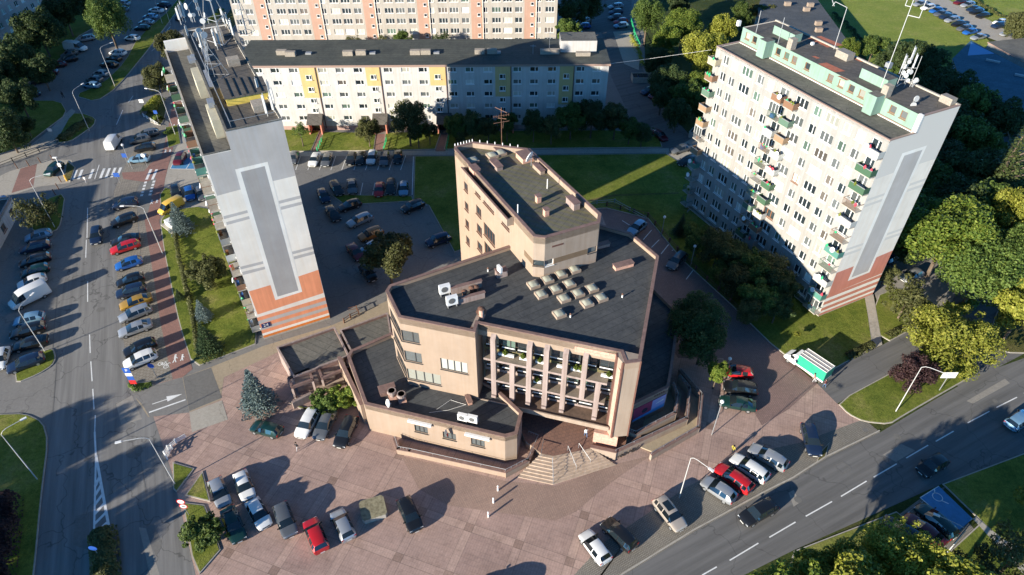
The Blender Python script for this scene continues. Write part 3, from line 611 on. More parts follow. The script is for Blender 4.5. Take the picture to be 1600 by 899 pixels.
def balcony(root, P, u, w, d, mat, kind, plants=0):
    """balcony against a wall at P (floor level, left corner), u along the wall"""
    n = Vector((u[1], -u[0])); mb = MB(); mb.frame(P[:2], u, P[2]); sl = M_kerb
    mb.box((0, -d, -0.14), (w, 0, 0), sl)
    if kind == 'panel':
        mb.box((0.02, -d, 0), (w - .02, -d + .05, 0.95), mat); mb.box((0, -d + .05, 0.05), (.05, -.01, .95), mat); mb.box((w - .05, -d + .05, 0.05), (w, -.01, .95), mat)
        mb.box((-.02, -d - .03, .95), (w + .02, -d + .08, 1.02), M_metal)
    else:
        for k in range(int(w / .18)): x = .05 + k * .18; mb.box((x, -d + .02, 0), (x + .04, -d + .06, 1.0), mat)
        mb.box((0, -d, .96), (w, -d + .07, 1.02), mat); mb.box((0, -d + .07, .96), (.05, 0, 1.02), mat); mb.box((w - .05, -d + .07, .96), (w, 0, 1.02), mat)
    if kind == 'glazed':
        mb.box((0.03, -d + .06, .99), (w - .03, -d + .1, 2.35), M_gl[1]); mb.box((.02, -d + .1, 2.35), (w, 0, 2.42), M_frame)
        for x in (0, w / 3, 2 * w / 3, w - .06): mb.box((x, -d + .03, 1.0), (x + .06, -d + .06, 2.4), M_frame)
    for k in range(plants):
        x = rnd.uniform(.2, w - .2); c = rnd.choice([M_green_f, MATS["lawn_grass"], MATS["lawn_grass"], flat("flower_red", (.6, .05, .08))])
        mb.dome((x, -d + rnd.uniform(-.05, .25), 1.0), .22, .2, rnd.uniform(.2, .5), c, 6, 2, True)
    if rnd.random() < .5:     # laundry rack or boxes
        x = rnd.uniform(.1, w - .9); mb.box((x, -d + .2, 0.01), (x + rnd.uniform(.3, .8), -d + .55, rnd.uniform(.4, 1.3)), rnd.choice([M_wmetal, M_brownfr, flat("blue_plastic", (.05, .15, .4)), flat("beige_cloth", (.5, .45, .35))]))
    if rnd.random() < .25:
        x = rnd.uniform(.2, w - .2); mb.disc(mb.P((x, -d - .18, 1.05)), (n.x, n.y, .35), .38, M_wmetal)
    return mb.build("balcony", root)
BALC = [flat("balcony_green", (.10, .17, .12), .6), flat("balcony_white", (.48, .48, .45), .6), flat("balcony_beige", (.42, .36, .25), .6), flat("balcony_brown", (.22, .12, .07), .6),
        flat("balcony_grey", (.25, .25, .24), .6), flat("balcony_teal", (.08, .22, .18), .6), flat("balcony_wood", (.30, .2, .12), .7), flat("balcony_dkgreen", (.05, .11, .06), .7)]

# ------------------------------------------------------------------ tower block on the left
U = unit(LA, LB); Ldir = (g(255, 85, 30.8).xy - g(318, 244, 30.8).xy).normalized(); Ldir = Vector((-U.y, U.x)) * 0.5 + Ldir * 0.5; Ldir.normalize()
LLEN = 36.0
root = thing("tower_block", (*LA, 0), "tall apartment tower with grey striped gable over an orange base and antennas crowding its roof", "apartment building")
LW = (LB - LA).length; ST = 3.35
LAf, LBf = LA + Ldir * LLEN, LB + Ldir * LLEN; LS = LA + U * ST; LSf = LS + Ldir * LLEN
items = []; mb = MB()
rowsL = [(2.2 + 2.67 * k, 1.35) for k in range(11)]
facade(mb, root, LAf, LA, 0.9, 30.8, [(2.4 + 4.0 * k + (0.6 if k % 2 else 0), 1.5, 2) for k in range(9)], rowsL, M_offw, items)
mb.T = None
mb.poly([(*LA, .3), (*LB, .3), (*LB, 33.3), (*LS, 33.3), (*LS, 30.8), (*LA, 30.8)], M_lgrey)
mb.poly([(*LAf, .3), (*LBf, .3), (*LBf, 33.3), (*LSf, 33.3), (*LSf, 30.8), (*LAf, 30.8)][::-1], M_lgrey)
facade(mb, root, LB, LBf, 0.9, 33.3, [(2.6 + 3.4 * k, 1.5, 2) for k in range(10)], rowsL, M_offw, items)
mb.T = None
mb.poly([(*LSf, 30.8), (*LS, 30.8), (*LS, 33.3), (*LSf, 33.3)], M_roofB); w_ = mb.build("wall", root)
mb = MB(); mb.prism([tuple(p) for p in (LA - U * .05 - Ldir * .0, LB, LBf, LAf)], 0.0, 0.3, M_kerb); mb.build("plinth", root)
mb = MB(); mb.prism([tuple(p) for p in (LA + U * .25 + Ldir * .25, LS + Ldir * .25 - U * .01, LSf - Ldir * .2 - U * .01, LAf + U * .25 - Ldir * .2)], 30.3, 30.55, M_roofA)
mb.prism([tuple(p) for p in (LS + U * .2 + Ldir * .25, LB - U * .2 + Ldir * .25, LBf - U * .2 - Ldir * .2, LSf + U * .2 - Ldir * .2)], 32.6, 33.05, M_roofB)
parapet(mb, [tuple(p) for p in (LS, LB, LBf, LSf)], 32.7, 33.3, .2, M_wring, M_roofA); mb.build("roof", root)
mb = MB(); mb.frame(LA, Ldir); mb.box((0, -.2, 30.55), (LLEN, 0.05, 30.95), M_kerb); mb.box((0, -ST, 30.56), (.2, -.21, 30.94), M_roofA)
mb.box((LLEN - .6, -ST, 30.56), (LLEN, -.21, 32.2), M_wring); mb.build("roof_edge", root)
mural(root, LA, LB, M_orange, M_orange2, LW)
mb = MB(); mb.frame(LA, U); s0, z0 = onp(LA, LB, 408.8, 510.5); s1, z1 = onp(LA, LB, 416, 507.5); mb.box((s0, -.05, z0 - .35), (s0 + 1.25, -.012, z0 + .45), flat("navy_enamel", (.015, .03, .12), .4)); pl = mb.build("house_number_plate", root)
def text(s, size, mat, parent, loc, rx, rz, ext=0.005, name="lettering", align='CENTER', world=True):
    cu = bpy.data.curves.new(name, 'FONT'); cu.body = s; cu.size = size; cu.extrude = ext; cu.align_x = align; cu.align_y = 'CENTER'
    o = bpy.data.objects.new("tmp", cu); scn.collection.objects.link(o); dg = bpy.context.evaluated_depsgraph_get(); me = bpy.data.meshes.new_from_object(o.evaluated_get(dg))
    bpy.data.objects.remove(o); me.name = name; me.materials.clear(); me.materials.append(mat)
    t = link(name, me, parent, Vector(loc) - (root_loc(parent) if parent and world else Vector())); t.rotation_euler = (rx, 0, rz); return t
UA = math.atan2(U.y, U.x)
c = LA + U * (s0 + .62) + Vector((U.y, -U.x)) * .056; text("24", .75, M_white, pl, (c.x, c.y, z0 + .05), R(90), UA)
put_windows(root, items, 100)
for lv in range(11):
    z = 1.15 + 2.67 * lv
    for q, s in enumerate((1.0, 8.6, 16.2, 23.8, 31.0)):
        P = LA + Ldir * (s + 3.0)
        k = rnd.random(); balcony(root, (P.x, P.y, z), -Ldir, 3.0, 1.25, rnd.choice(BALC), 'panel' if k < .5 else 'rail' if k < .8 else 'glazed', rnd.choice([0, 1, 2, 3]))
# roof structures of the left tower
def rootmb(o, u, z): m = MB(); m.frame(o, u, z); return m
M_cream = flat("cream_render", (0.50, 0.46, 0.34), .8, var=.1); M_yel = flat("yellow_render", (0.66, 0.50, 0.10), .8, var=.12)
def atop(px, py, z): return g(px, py, z).xy
m = MB(); m.frame(LS, Ldir)
for a, b in ((4.0, 9.0), (16.5, 21.5)):
    m = MB(); m.frame(LS, Ldir); m.box((a, .01, 30.56), (b, 1.0, 33.0), M_cream); m.build("stair_head", root)
q = [g(p[0], p[1], 33.1).xy for p in ((344, 137), (411, 133), (421, 154), (356, 166))]
m = MB(); m.prism([tuple(p) for p in q], 33.0, 34.0, M_yel); m.build("lift_house", root)
q2 = inset([tuple(p) for p in q], -.15); m = MB(); m.prism([tuple(p) for p in q2], 34.0, 34.25, M_roofB); [m.prism([tuple(q2[3].lerp(q2[2], t)), tuple(q2[3].lerp(q2[2], t + .02)), tuple(q2[0].lerp(q2[1], t + .02)), tuple(q2[0].lerp(q2[1], t))], 34.252, 34.33, M_black) for t in (.16, .33, .5, .67, .84)]; m.build("lift_house_roof", root)
def tubes(root, segs, r, mat, name):
    m = MB(); [m.tube([a, b], r, mat, 5) for a, b in segs]; return m.build(name, root)
def V3(px, py, z): return g(px, py, z)
def tripod(root, foot, rad, h, n=3, ph=0.0, r=.04):
    f = Vector(foot); top = f + Vector((0, 0, h)); segs = []
    ft = [f + Vector((rad * math.cos(ph + 2 * math.pi * k / n), rad * math.sin(ph + 2 * math.pi * k / n), 0)) for k in range(n)]
    for p in ft: segs.append((p, top))
    for k in range(n):
        segs.append((ft[k], ft[(k + 1) % n])); segs.append((ft[k].lerp(top, .35), ft[(k + 1) % n].lerp(top, .35))); segs.append((ft[k].lerp(top, .65), ft[(k + 1) % n].lerp(top, .65)))
    segs.append((f, top + Vector((0, 0, h * .15)))); tubes(root, segs, r, M_metal, "antenna_frame")
tripod(root, V3(336, 121, 33.1), 1.9, 4.6, 3, .5); tripod(root, V3(345, 62, 33.1), 2.6, 9.0, 3, 1.0, .05); tripod(root, V3(385, 50, 33.1), 1.2, 5.0, 4, .3)
tubes(root, [(V3(318, 32, 33.1), V3(318, 32, 33.1) + Vector((-.6, 0, 9))), (V3(345, 62, 33.1), V3(345, 62, 33.1) + Vector((.2, .2, 14)))], .055, M_metal, "mast")
def dish(root, c, r, az, el=10):
    m = MB(); d = Vector((math.cos(az), math.sin(az), math.sin(R(el)))); m.disc(c, d, r, M_ant if r < .5 else M_wmetal, 12, .05); m.tube([c, Vector(c) - d * .4], .06, M_metal, 5); m.tube([Vector(c) - d * .3, Vector(c) - d * .3 - Vector((0, 0, r + .8))], .05, M_metal, 5); return m.build("dish_antenna", root)
def panel_ant(root, c, az, h=1.9):
    m = MB(); m.frame(c[:2], (math.cos(az), math.sin(az)), c[2]); m.box((-.14, -.1, 0), (.14, .04, h), M_ant); m.box((-.05, .06, -.8), (.05, .14, h + .2), M_metal); return m.build("panel_antenna", root)
for px, py, dz in ((302, 30, 1.5), (305, 42, 2.5), (312, 47, 3), (317, 62, 2), (322, 66, 1.2), (326, 57, 3), (309, 57, 1), (300, 33, 3), (327, 74, 2.5), (316, 72, .8), (322, 48, 4), (330, 52, 3.4), (319, 40, 4.4)):
    dish(root, V3(px, py + 8, 33.1) + Vector((0, 0, dz)), rnd.uniform(.25, .48), rnd.uniform(3.4, 5.6))
for px, py, dz in ((282, 36, .5), (286, 33, .7), (290, 32, .5), (318, 82, .6), (322, 80, .8), (325, 84, .4), (340, 78, .6), (345, 75, .6), (406, 150, .5), (425, 160, .8), (430, 168, 1), (428, 175, .3), (418, 182, .4), (295, 60, .4), (353, 45, 1), (360, 52, 1.4), (366, 60, .5)):
    panel_ant(root, V3(px, py, 33.1) + Vector((0, 0, dz)), rnd.uniform(-.4, 1.2), rnd.uniform(1.4, 2.4))
m = MB()
for px, py, a, b, h in ((338, 66, 1.2, 2.4, 1.3), (350, 120, .01, .01, .01), (358, 106, 1.6, 1.4, 1.0), (398, 178, 1.4, 2.0, .9), (300, 95, .5, .8, .6), (322, 98, .6, 4.5, .35), (328, 140, .5, 6, .3), (296, 100, 1, 2, .4), (327, 170, .8, 1.5, .7)):
    m = MB(); m.frame(g(px, py, 33.05).xy, U, 33.05); m.box((0, 0, 0), (a, b, h), M_brick if h > .8 else M_metal); m.build("vent_stack", root)
m = MB(); m.frame(LS + Ldir * .8 + U * .8, Ldir, 33.05)
for k in range(9): m.box((k * 3.8, 0, 0), (k * 3.8 + .05, .05, 1.0), M_metal)
m.box((0, 0, .95), (31, .05, 1.0), M_metal); m.box((0, 0, .5), (31, .05, .54), M_metal); m.frame(LS + Ldir * .8 + U * .8, U, 33.05); m.box((0, -.05, .95), (5.2, -.001, 1.0), M_metal); m.build("roof_railing", root)

# ------------------------------------------------------------------ tower block on the right
RA = Vector((32.3, 105.7)); RB = Vector((46.95, 75.6)); RG = Vector((56.7, 82.2)); ur = unit(RA, RB)
RG = RB + Vector((-ur.y, ur.x)) * 11.4; RC = RG - ur * (RB - RA).length; SR = 4.6; nrm = Vector((-ur.y, ur.x))
root = thing("tower_block", (*RB, 0), "tall white balcony tower with mint green roof storey and a dull red gable base", "apartment building")
items = []; mb = MB(); rowsR = [(2.2 + 2.67 * k, 1.42) for k in range(11)]
colsR = [(2.55, 1.25, 2), (4.6, 1.3, 2), (7.5, 2.3, 3), (10.4, 1.35, 2), (12.6, 1.25, 2), (15.4, 1.7, 2), (18.9, 2.3, 3), (21.8, 1.3, 2), (24.5, 2.3, 3), (27.2, 1.35, 2), (29.4, 1.3, 2), (31.9, 1.5, 2)]
facade(mb, root, RA, RB, 0.9, 30.3, colsR, rowsR, M_offw, items)
mb.T = None; RS = RB + nrm * SR; RSf = RA + nrm * SR
mb.poly([(*RB, 0.3), (*RG, 0.3), (*RG, 32.5), (*RS, 32.5), (*RS, 30.3), (*RB, 30.3)], M_lgrey)
mb.poly([(*RA, 0.3), (*RC, 0.3), (*RC, 32.5), (*RSf, 32.5), (*RSf, 30.3), (*RA, 30.3)][::-1], M_lgrey)
facade(mb, root, RG, RC, 0.9, 32.5, [(2.6 + 3.2 * k, 1.4, 2) for k in range(10)], rowsR, M_offw, items)
mb.build("wall", root)
mb = MB(); it2 = []; facade(mb, root, RSf, RS, 30.2, 32.5, [(s, .95, 1) for s in (1.4, 3.0, 8.2, 10.0, 11.6, 14.2, 18.6, 20.6, 22.4, 24.2, 29.3, 31.0)], [(31.55, 1.0)], M_mint, it2, fm=M_brownfr, jitter=False)
for s in (5.6, 26.2): mb.frame(RSf, ur); mb.box((s, -1.7, 30.31), (s + 1.5, -.005, 32.9), M_mint, M_roofA)
mb.build("penthouse_wall", root); put_windows(root, it2, 20, "penthouse_window")
put_windows(root, items, 100)
mb = MB(); mb.prism([tuple(p) for p in (RB, RG, RC, RA)], 0.0, 0.3, M_kerb); mb.build("plinth", root)
mb = MB(); mb.prism([tuple(p) for p in (RA + nrm * .2 + ur * .2, RB + nrm * .2 - ur * .2, RS - ur * .2 - nrm * .01, RSf + ur * .2 - nrm * .01)], 29.9, 30.1, M_roofA)
mb.prism([tuple(p) for p in (RSf + nrm * .1 + ur * .2, RS + nrm * .1 - ur * .2, RG - nrm * .25 - ur * .2, RC - nrm * .25 + ur * .2)], 32.0, 32.45, M_roofB)
parapet(mb, [tuple(p) for p in (RA - nrm * .0, RB, RS + nrm * 0, RSf)], 29.9, 30.25, .18, M_wring, M_capg)
mb.frame(RC, ur); mb.box((0, -.25, 32.3), ((RB - RA).length, 0.05, 32.65), M_kerb); mb.frame(RS, nrm); mb.box((0, -.03, 32.46), (6.8, .25, 32.62), M_capg); mb.box((-.25, -.05, 30.3), (0.1, .5, 32.7), M_wring); mb.build("roof", root)
mb = MB()
for px, py, a, b in ((1262, 60, 4.0, 2.8), (1278, 100, 3.2, 1.6), (1352, 106, 4.4, 2.0), (1308, 119, 1.6, .7), (1268, 88, 1.0, .6), (1334, 92, 1.2, .6)):
    mb.frame(g(px, py, 32.47).xy, ur, 32.47); mb.poly([(0, 0, 0), (a, 0, 0), (a * 1.1, b, 0), (.2, b * .9, 0)], flat("rust_red_felt", (.42, .14, .08), .9, var=.2))
mb.build("roof_patch", root)
mural(root, RB, RG, M_redr, M_redr, 11.4, zoff=-.6, stripe=True, step=SR)
mb = MB()
for px, py, a, b, h, mt in ((1207, 52, 4.4, 1.6, 1.2, M_mint), (1342, 121, 4.4, 1.8, 1.3, M_mint), (1228, 76, .9, 1.0, 1.6, M_brick), (1374, 150, .9, 1.0, 1.6, M_brick), (1304, 88, 2.2, 1.4, 1.0, M_brick), (1466, 158, 1.7, 1.0, .9, M_brick), (1150, 40, .5, .5, .8, M_wmetal), (1266, 70, .4, .4, .4, M_wmetal), (1381, 106, .7, .7, .8, M_metal)):
    mb = MB(); mb.frame(g(px, py, 32.45).xy, ur, 32.45); mb.box((0, 0, 0), (a, b, h), mt, M_roofB if mt is M_mint else None); mb.build("vent_stack", root)
def pole(root, segs, r=.06, mat=None, name="mast"): return tubes(root, segs, r, mat or M_ant, name)
b0 = V3(1376, 137, 32.5)
def upto(b, px, py, ):      # point above b seen at px,py
    return Vector((b.x, b.y, hz(px, py, b)))
T = b0 + Vector((0, 0, 15)); q1 = b0 + Vector((0, 0, 9.5))
side = Vector((.7, -.7, 0))
pole(root, [(b0, T), (q1, q1 + side * 1.4), (q1 + side * 1.4, q1 + side * 1.4 + Vector((0, 0, 4))), (q1 + Vector((0, 0, 1)), q1 + Vector((0, 0, 1)) - side * .7), (q1 + Vector((0, 0, 1)) - side * .7, q1 + Vector((0, 0, 4.6)) - side * .7)], .05, M_ant, "tall_mast")
b1 = V3(1303, 77, 32.5); t1 = b1 + Vector((0, 0, 6.0)); d1 = Vector((-.8, .3, 0))
pole(root, [(b1, t1), (t1, t1 + d1 * 2 + Vector((0, 0, .6))), (t1 + d1 * 2 + Vector((0, 0, .6)), t1 + d1 * 2.3), (t1 + d1 * 2, t1 + d1 * 2.6 + Vector((0, 0, .8)))], .045, M_ant, "loop_antenna")
b2 = V3(1215, 70, 32.5); pole(root, [(b2, b2 + Vector((0, 0, 4)))], .05, M_metal); b3 = V3(1181, 52, 32.5); pole(root, [(b3, b3 + Vector((0, 0, 3.4)))], .05, M_metal)
b4 = V3(1412, 136, 32.5); pole(root, [(b4 + Vector((-1, 0, 0)), b4 + Vector((-1, 0, 3.5))), (b4 + Vector((.8, 0, 0)), b4 + Vector((.8, 0, 4.2))), (b4 + Vector((-1, 0, 1)), b4 + Vector((.8, 0, 1))), (b4 + Vector((-1, 0, 2.6)), b4 + Vector((.8, 0, 2.6))), (b4 + Vector((-1, 0, 0)), b4 + Vector((.2, 1.2, 0)))], .035, M_ant, "antenna_frame")
for k in range(11): dish(root, b4 + Vector((rnd.uniform(-1.4, 1.3), rnd.uniform(-.5, .2), rnd.uniform(.8, 4.3))), rnd.uniform(.2, .36), rnd.uniform(3.6, 5.4))
for k in range(3): panel_ant(root, b4 + Vector((rnd.uniform(-1.2, 1.2), .1, rnd.uniform(2.5, 3.6))), rnd.uniform(0, 1), 1.7)
b5 = V3(1414, 193, 30.3)
for k in range(4): dish(root, b5 + Vector((.25 * k, .3 * k, .7 + .75 * k)), .4, 4.4 + .2 * k)
for lv in range(11):
    z = 1.1 + 2.67 * lv
    def bal(s, w, c=None, kd=None):
        P = RA + ur * s; k = rnd.random(); balcony(root, (P.x, P.y, z), ur, w, 1.15, c or rnd.choice(BALC), kd or ('panel' if k < .7 else 'rail' if k < .92 else 'glazed'), rnd.choice([0, 1, 2, 3]))
    bal(-.25, 1.9); bal(14.3, 1.9); bal(16.75, 1.9, kd='panel'); bal(31.0, 2.5, rnd.choice([BALC[5], BALC[0], BALC[3], BALC[1], BALC[7]]))

# ------------------------------------------------------------------ long five storey block
A0, B0 = Vector((-57, 134.9)), Vector((20.05, 135.9)); ul = unit(A0, B0); nl = Vector((-ul.y, ul.x)); s_ = 1.0   # traced columns count from x=-56
root = thing("apartment_block", (A0.x, A0.y, 0), "long white five-storey block with yellow panels and dark flat roof behind the car park", "apartment building")
items = []; mb = MB(); rows = [(13.55 - 2.67 * k, 1.0) for k in range(5)]
M_lb = plaster("white_block_render", (0.52, 0.51, 0.495), 0.1); M_yp = plaster("yellow_panel_render", (0.56, 0.42, 0.19), 0.06)
cols = [(s + s_, 1.75, 2) for s in (0.3, 3.6, 7.1, 10.9, 16.9, 20.5, 24.2, 30.4, 34.0, 37.6, 43.6, 47.2, 51.0, 57.1, 60.6, 64.3, 70.2, 73.6)]
facade(mb, root, A0, B0, 1.0, 14.3, cols, rows, M_lb, items, fm=M_frame, jitter=False)
mb.T = None
DB = 13.2; B1 = B0 + nl * DB; A1 = A0 + nl * DB
mb.poly([(*B0, 1), (*B1, 1), (*B1, 14.3), (*B0, 14.3)], M_lb); mb.poly([(*A0, 1), (*A1, 1), (*A1, 14.3), (*A0, 14.3)][::-1], M_lb); mb.poly([(*B1, 1), (*A1, 1), (*A1, 14.3), (*B1, 14.3)], M_lb)
mb.build("wall", root)
# stair bays are small box oriels so their windows sit proud of the wall
sw = []
for i, (s, zlow, l, r) in enumerate(((14.1, 7.55, 12.4, 16.1), (27.5, 10.15, 26.0, 29.1), (40.8, 10.15, 39.2, 42.5), (54.3, 7.6, 52.8, 56.0), (67.6, 5.7, 66.2, 69.2))):
    s += s_ - .3; l += s_ - .3; r += s_ - .3
    st = MB(); st.frame(A0, ul); st.poly([(l, -.012, zlow), (r, -.012, zlow), (r, -.012, 14.25), (l, -.012, 14.25)], M_yp); st.build("yellow_panel", root)
    for z in (12.1, 9.45, 6.9, 4.7): P = A0 + ul * (s - .6) - nl * .2; sw.append(((P.x, P.y, z - .5), ul, 1.2, 1.0, 2, M_frame, 0))
put_windows(root, items, 80); put_windows(root, sw, 20, "stair_window")
mb = MB(); mb.frame(A0, ul)
for s in (15.6, 28.9, 42.5, 56.0, 69.1): mb.box((s + s_ - .3, -.14, .5), (s + s_ - .12, -.02, 14.3), flat("brown_downpipe", (.10, .06, .05), .6))
mb.build("downpipe", root)
mb = MB(); mb.prism([tuple(p) for p in (A0, B0, B1, A1)], 0, 1.0, plaster("pink_plinth", (.45, .30, .26), .2)); mb.build("plinth", root)
mb = MB(); P = [tuple(p) for p in (A0 - nl * .35 - ul * .3, B0 - nl * .35 + ul * .3, B1 + nl * .3 + ul * .3, A1 + nl * .3 - ul * .3)]
mb.prism(P, 14.3, 14.75, M_capg, bitumen("roof_felt_green", (.075, .08, .07), 1.0, 0.0)); mb.build("roof", root)
mb = MB(); mb.frame(A0, ul)
for s, y in ((6.5, 5.0), (8.5, 4.2), (20.5, 4.4), (23.2, 4.7), (34.6, 4.7), (36.8, 4.8), (48.2, 4.9), (50.8, 5), (62, 4.6), (64, 4.7)): mb.box((s + s_, y, 14.76), (s + s_ + 2.1, y + 1.0, 15.7), M_brick)
mb.box((70.5, 3.6, 14.76), (73.5, 4.6, 15.5), M_brick); mb.build("chimney", root)
mb = MB(); mb.frame(A0, ul); mb.box((67.4, 5.8, 14.76), (75, 10.8, 17.2), M_lb, M_roofA); mb.build("roof_hut", root)
mb = MB(); mb.frame(A0, ul)
for s in (13.5, 27, 40.5, 53.5, 65): mb.box((s, 5.2, 14.76), (s + 1.2, 6.1, 15.1), M_metal)
mb.build("roof_hatch", root)
q = A0 + ul * 65 + nl * 6; pole(root, [((q.x, q.y, 14.7), (q.x, q.y, 19.5)), ((q.x - 1, q.y, 19), (q.x + 1.1, q.y - .3, 18.6)), ((q.x - .8, q.y, 17.8), (q.x + 1.3, q.y, 17.8))], .05, M_metal, "aerial")
q = A0 + ul * 61.5 + nl * 5; pole(root, [((q.x, q.y, 14.7), (q.x, q.y, 16.8)), ((q.x - .6, q.y, 16.5), (q.x + .6, q.y - .1, 16.5))], .05, M_metal, "aerial")
for s, lab in ((12.6, "a"), (26.6, "b"), (40.4, "c"), (54.0, "d")):
    m = MB(); m.frame(A0 + ul * (s + s_ - .5), ul)
    m.box((0, -2.2, 0.05), (.25, -.02, 2.5), M_redr); m.box((2.6, -2.2, 0.05), (2.85, -.02, 2.5), M_redr); m.box((.26, -.3, .05), (2.59, -.03, 2.4), M_gl[0])
    m.poly([(-.2, -2.6, 2.5), (3.05, -2.6, 2.5), (3.05, -.02, 3.9), (-.2, -.02, 3.9)], M_roofB); m.poly([(-.2, -2.6, 2.5), (-.2, -.02, 3.9), (-.2, -.02, 2.5)], M_roofB); m.poly([(3.05, -2.6, 2.5), (3.05, -.02, 2.5), (3.05, -.02, 3.9)], M_roofB)
    m.build("entrance_porch", root)

# ------------------------------------------------------------------ far pink block
A0, B0 = Vector((-72.2, 179.1)), Vector((11.8, 181)); ul = unit(A0, B0); nl = Vector((-ul.y, ul.x)); s_ = 17.2
root = thing("apartment_block", (A0.x, A0.y, 0), "cream high-rise slab with salmon pink stair strips behind the long white block", "apartment building")
M_cr = plaster("cream_block_render", (0.43, 0.40, 0.355), 0.1); M_pk = plaster("salmon_render", (0.46, 0.29, 0.22), 0.06)
cols = []
for k in range(6):
    x = -9.7 + 13.9 * k + s_; cols += [(x + 2.15, 1.3, 2), (x + 5.1, 2.3, 3), (x + 8.0, 2.3, 3), (x + 10.9, 1.9, 2)]
cols = [c for c in cols if c[0] < 83]; cols = [(1.5, 2.1, 3), (4.4, 1.9, 2)] + cols
items = []; mb = MB(); facade(mb, root, A0, B0, .5, 30.5, cols, [(2.2 + 2.68 * k, 1.35) for k in range(11)], M_cr, items, reveal=flat("red_sill", (.4, .2, .15)), jitter=False)
mb.T = None; A1, B1 = A0 + nl * 12, B0 + nl * 12
mb.poly([(*B0, 0), (*B1, 0), (*B1, 30.5), (*B0, 30.5)], M_cr); mb.poly([(*A0, 0), (*A1, 0), (*A1, 30.5), (*A0, 30.5)][::-1], M_cr); mb.poly([(*B1, 0), (*A1, 0), (*A1, 30.5), (*B1, 30.5)], M_cr); mb.poly([(*A0, 0), (*B0, 0), (*B0, .5), (*A0, .5)], M_kerb)
mb.build("wall", root)
st = MB(); sw = []
for k in range(6):
    x = -9.7 + 13.9 * k + s_; st.frame(A0, ul); st.poly([(x - 1.55, -.012, .3), (x + 1.5, -.012, .3), (x + 1.5, -.012, 30.4), (x - 1.55, -.012, 30.4)], M_pk)
    st.box((x + 1.5, -.25, .3), (x + 1.62, -.013, 30.4), M_wring)
    for z in range(11): P = A0 + ul * (x + .1) - nl * .2; sw.append(((P.x, P.y, 3.6 + 2.68 * z - 3), ul, .8, .8, 1, M_frame, 0))
st.build("salmon_strip", root); put_windows(root, items, 100); put_windows(root, sw, 70, "stair_window")
mb = MB(); mb.prism([tuple(p) for p in (A0, B0, B1, A1)], 30.5, 31, M_capg, M_roofA); mb.build("roof", root)
# ------------------------------------------------------------------ the peach-coloured office house in the middle
M_peach = plaster("peach_render", (0.345, 0.26, 0.195), 0.05); M_peach2 = plaster("pale_peach_render", (0.355, 0.28, 0.22), 0.12); M_cap = flat("brown_coping", (0.20, 0.125, 0.105), .7, var=.25)
M_pkst = plaster("pink_concrete", (0.35, 0.275, 0.25), 0.3); M_stone = stonework("pink_stone_cladding", (0.62, 0.36, 0.27), (0.55, 0.33, 0.25), (0.3, 0.2, 0.16), 1.3, .45)
M_rDark = bitumen("roof_felt_dark", (0.062, 0.066, 0.07), 1.0, R(-32), None, .6); M_rMoss = bitumen("roof_felt_mossy", (0.125, 0.118, 0.095), 1.0, R(-62), (0.16, 0.15, 0.06), .7)
M_dirt = asphalt("dirty_concrete", (0.22, 0.18, 0.14), .3, .3); M_olive = flat("olive_shade_panel", (0.14, 0.12, 0.05), .8, var=.3); M_brst = flat("brown_steel", (0.13, 0.06, 0.045), .6, var=.2)
ZM, ZR = 16.7, 16.2
def gm(x, y, z=ZM): return g(x, y, z).xy
m0b, m0, m1, m2 = gm(609, 446), gm(603, 455), gm(623, 496), gm(742, 519)
F3, F4, F5, F6 = gm(977, 568), gm(1001, 565), gm(1029, 401), gm(985, 364)
C_, D_ = Vector((-4.0, 56.3)), Vector((12.5, 51.6)); uc = unit(C_, D_); nc = Vector((-uc.y, uc.x)); LC_ = (D_ - C_).length
def cf(s, y): return C_ + uc * s + nc * y
office = thing("office_building", (0, 66, 0), "peach rendered office building with dark flat roofs, a gridded balcony front and rows of skylights", "office building")
root = office; items = []; mb = MB()
def holes_px(A, B, rects):
    out = []
    for x0, y0, x1, y1 in rects:
        s0, za = onp(A, B, x0, y0); s1, zb = onp(A, B, x1, y1); out.append((min(s0, s1), max(s0, s1), min(za, zb), max(za, zb)))
    return out
def wallw(A, B, z0, z1, hs, mat, fm, pans, gl=None, depth=.2):
    Ln = (Vector(B) - Vector(A)).length; u = unit(A, B); hh = []
    for i, (s0, s1, a, b) in enumerate(hs):
        s0, s1 = max(s0, .04), min(s1, Ln - .04); hh.append((s0, s1, a, b)); P = Vector(A) + u * s0
        items.append(((P.x, P.y, a), u, s1 - s0, b - a, pans[i] if isinstance(pans, list) else pans, fm, gl[i] if gl else rgl()))
    # rows that overlap in height are cut one by one
    wall_holes(mb, A, B, z0, z1, hh, mat, depth)
lc = (m1 - m0).length
wallw(m0, m1, 0, ZM, [(.5, lc, 12.8, 14.65), (.7, lc, 9.3, 11.1), (.9, lc, 5.85, 7.8)], M_peach, M_dkframe, 3, [0, 0, 0])
wallw(m1, m2, 0, ZM, [(0, 2.3, 12.8, 14.65), (0, 2.3, 9.3, 11.1), (4.75, 8.25, 9.101, 11.05), (0, 4.55, 5.85, 7.8)], M_peach, M_dkframe, [2, 2, 4, 4], [1, 1, 3, 2])
mb.T = None
def W(A, B, z0, z1, mat): mb.T = None; mb.poly([(*A, z0), (*B, z0), (*B, z1), (*A, z1)], mat)
W(m0b, m0, 0, ZM, M_peach); W(Vector((-.3, 71.9)), m0b, 0, ZM, M_peach); W(m2, cf(-.3, 2.4), 3.3, ZM, M_peach2); W(cf(17, 2.4), F4 + Vector((-.1, .6)), 3.3, ZR - .4, M_peach); W(F4, F5, 0, ZM, M_peach2); W(F5, F6, 0, ZM, M_peach2); W(F6, Vector((10.4, 77.5)), 0, ZM, M_peach2)
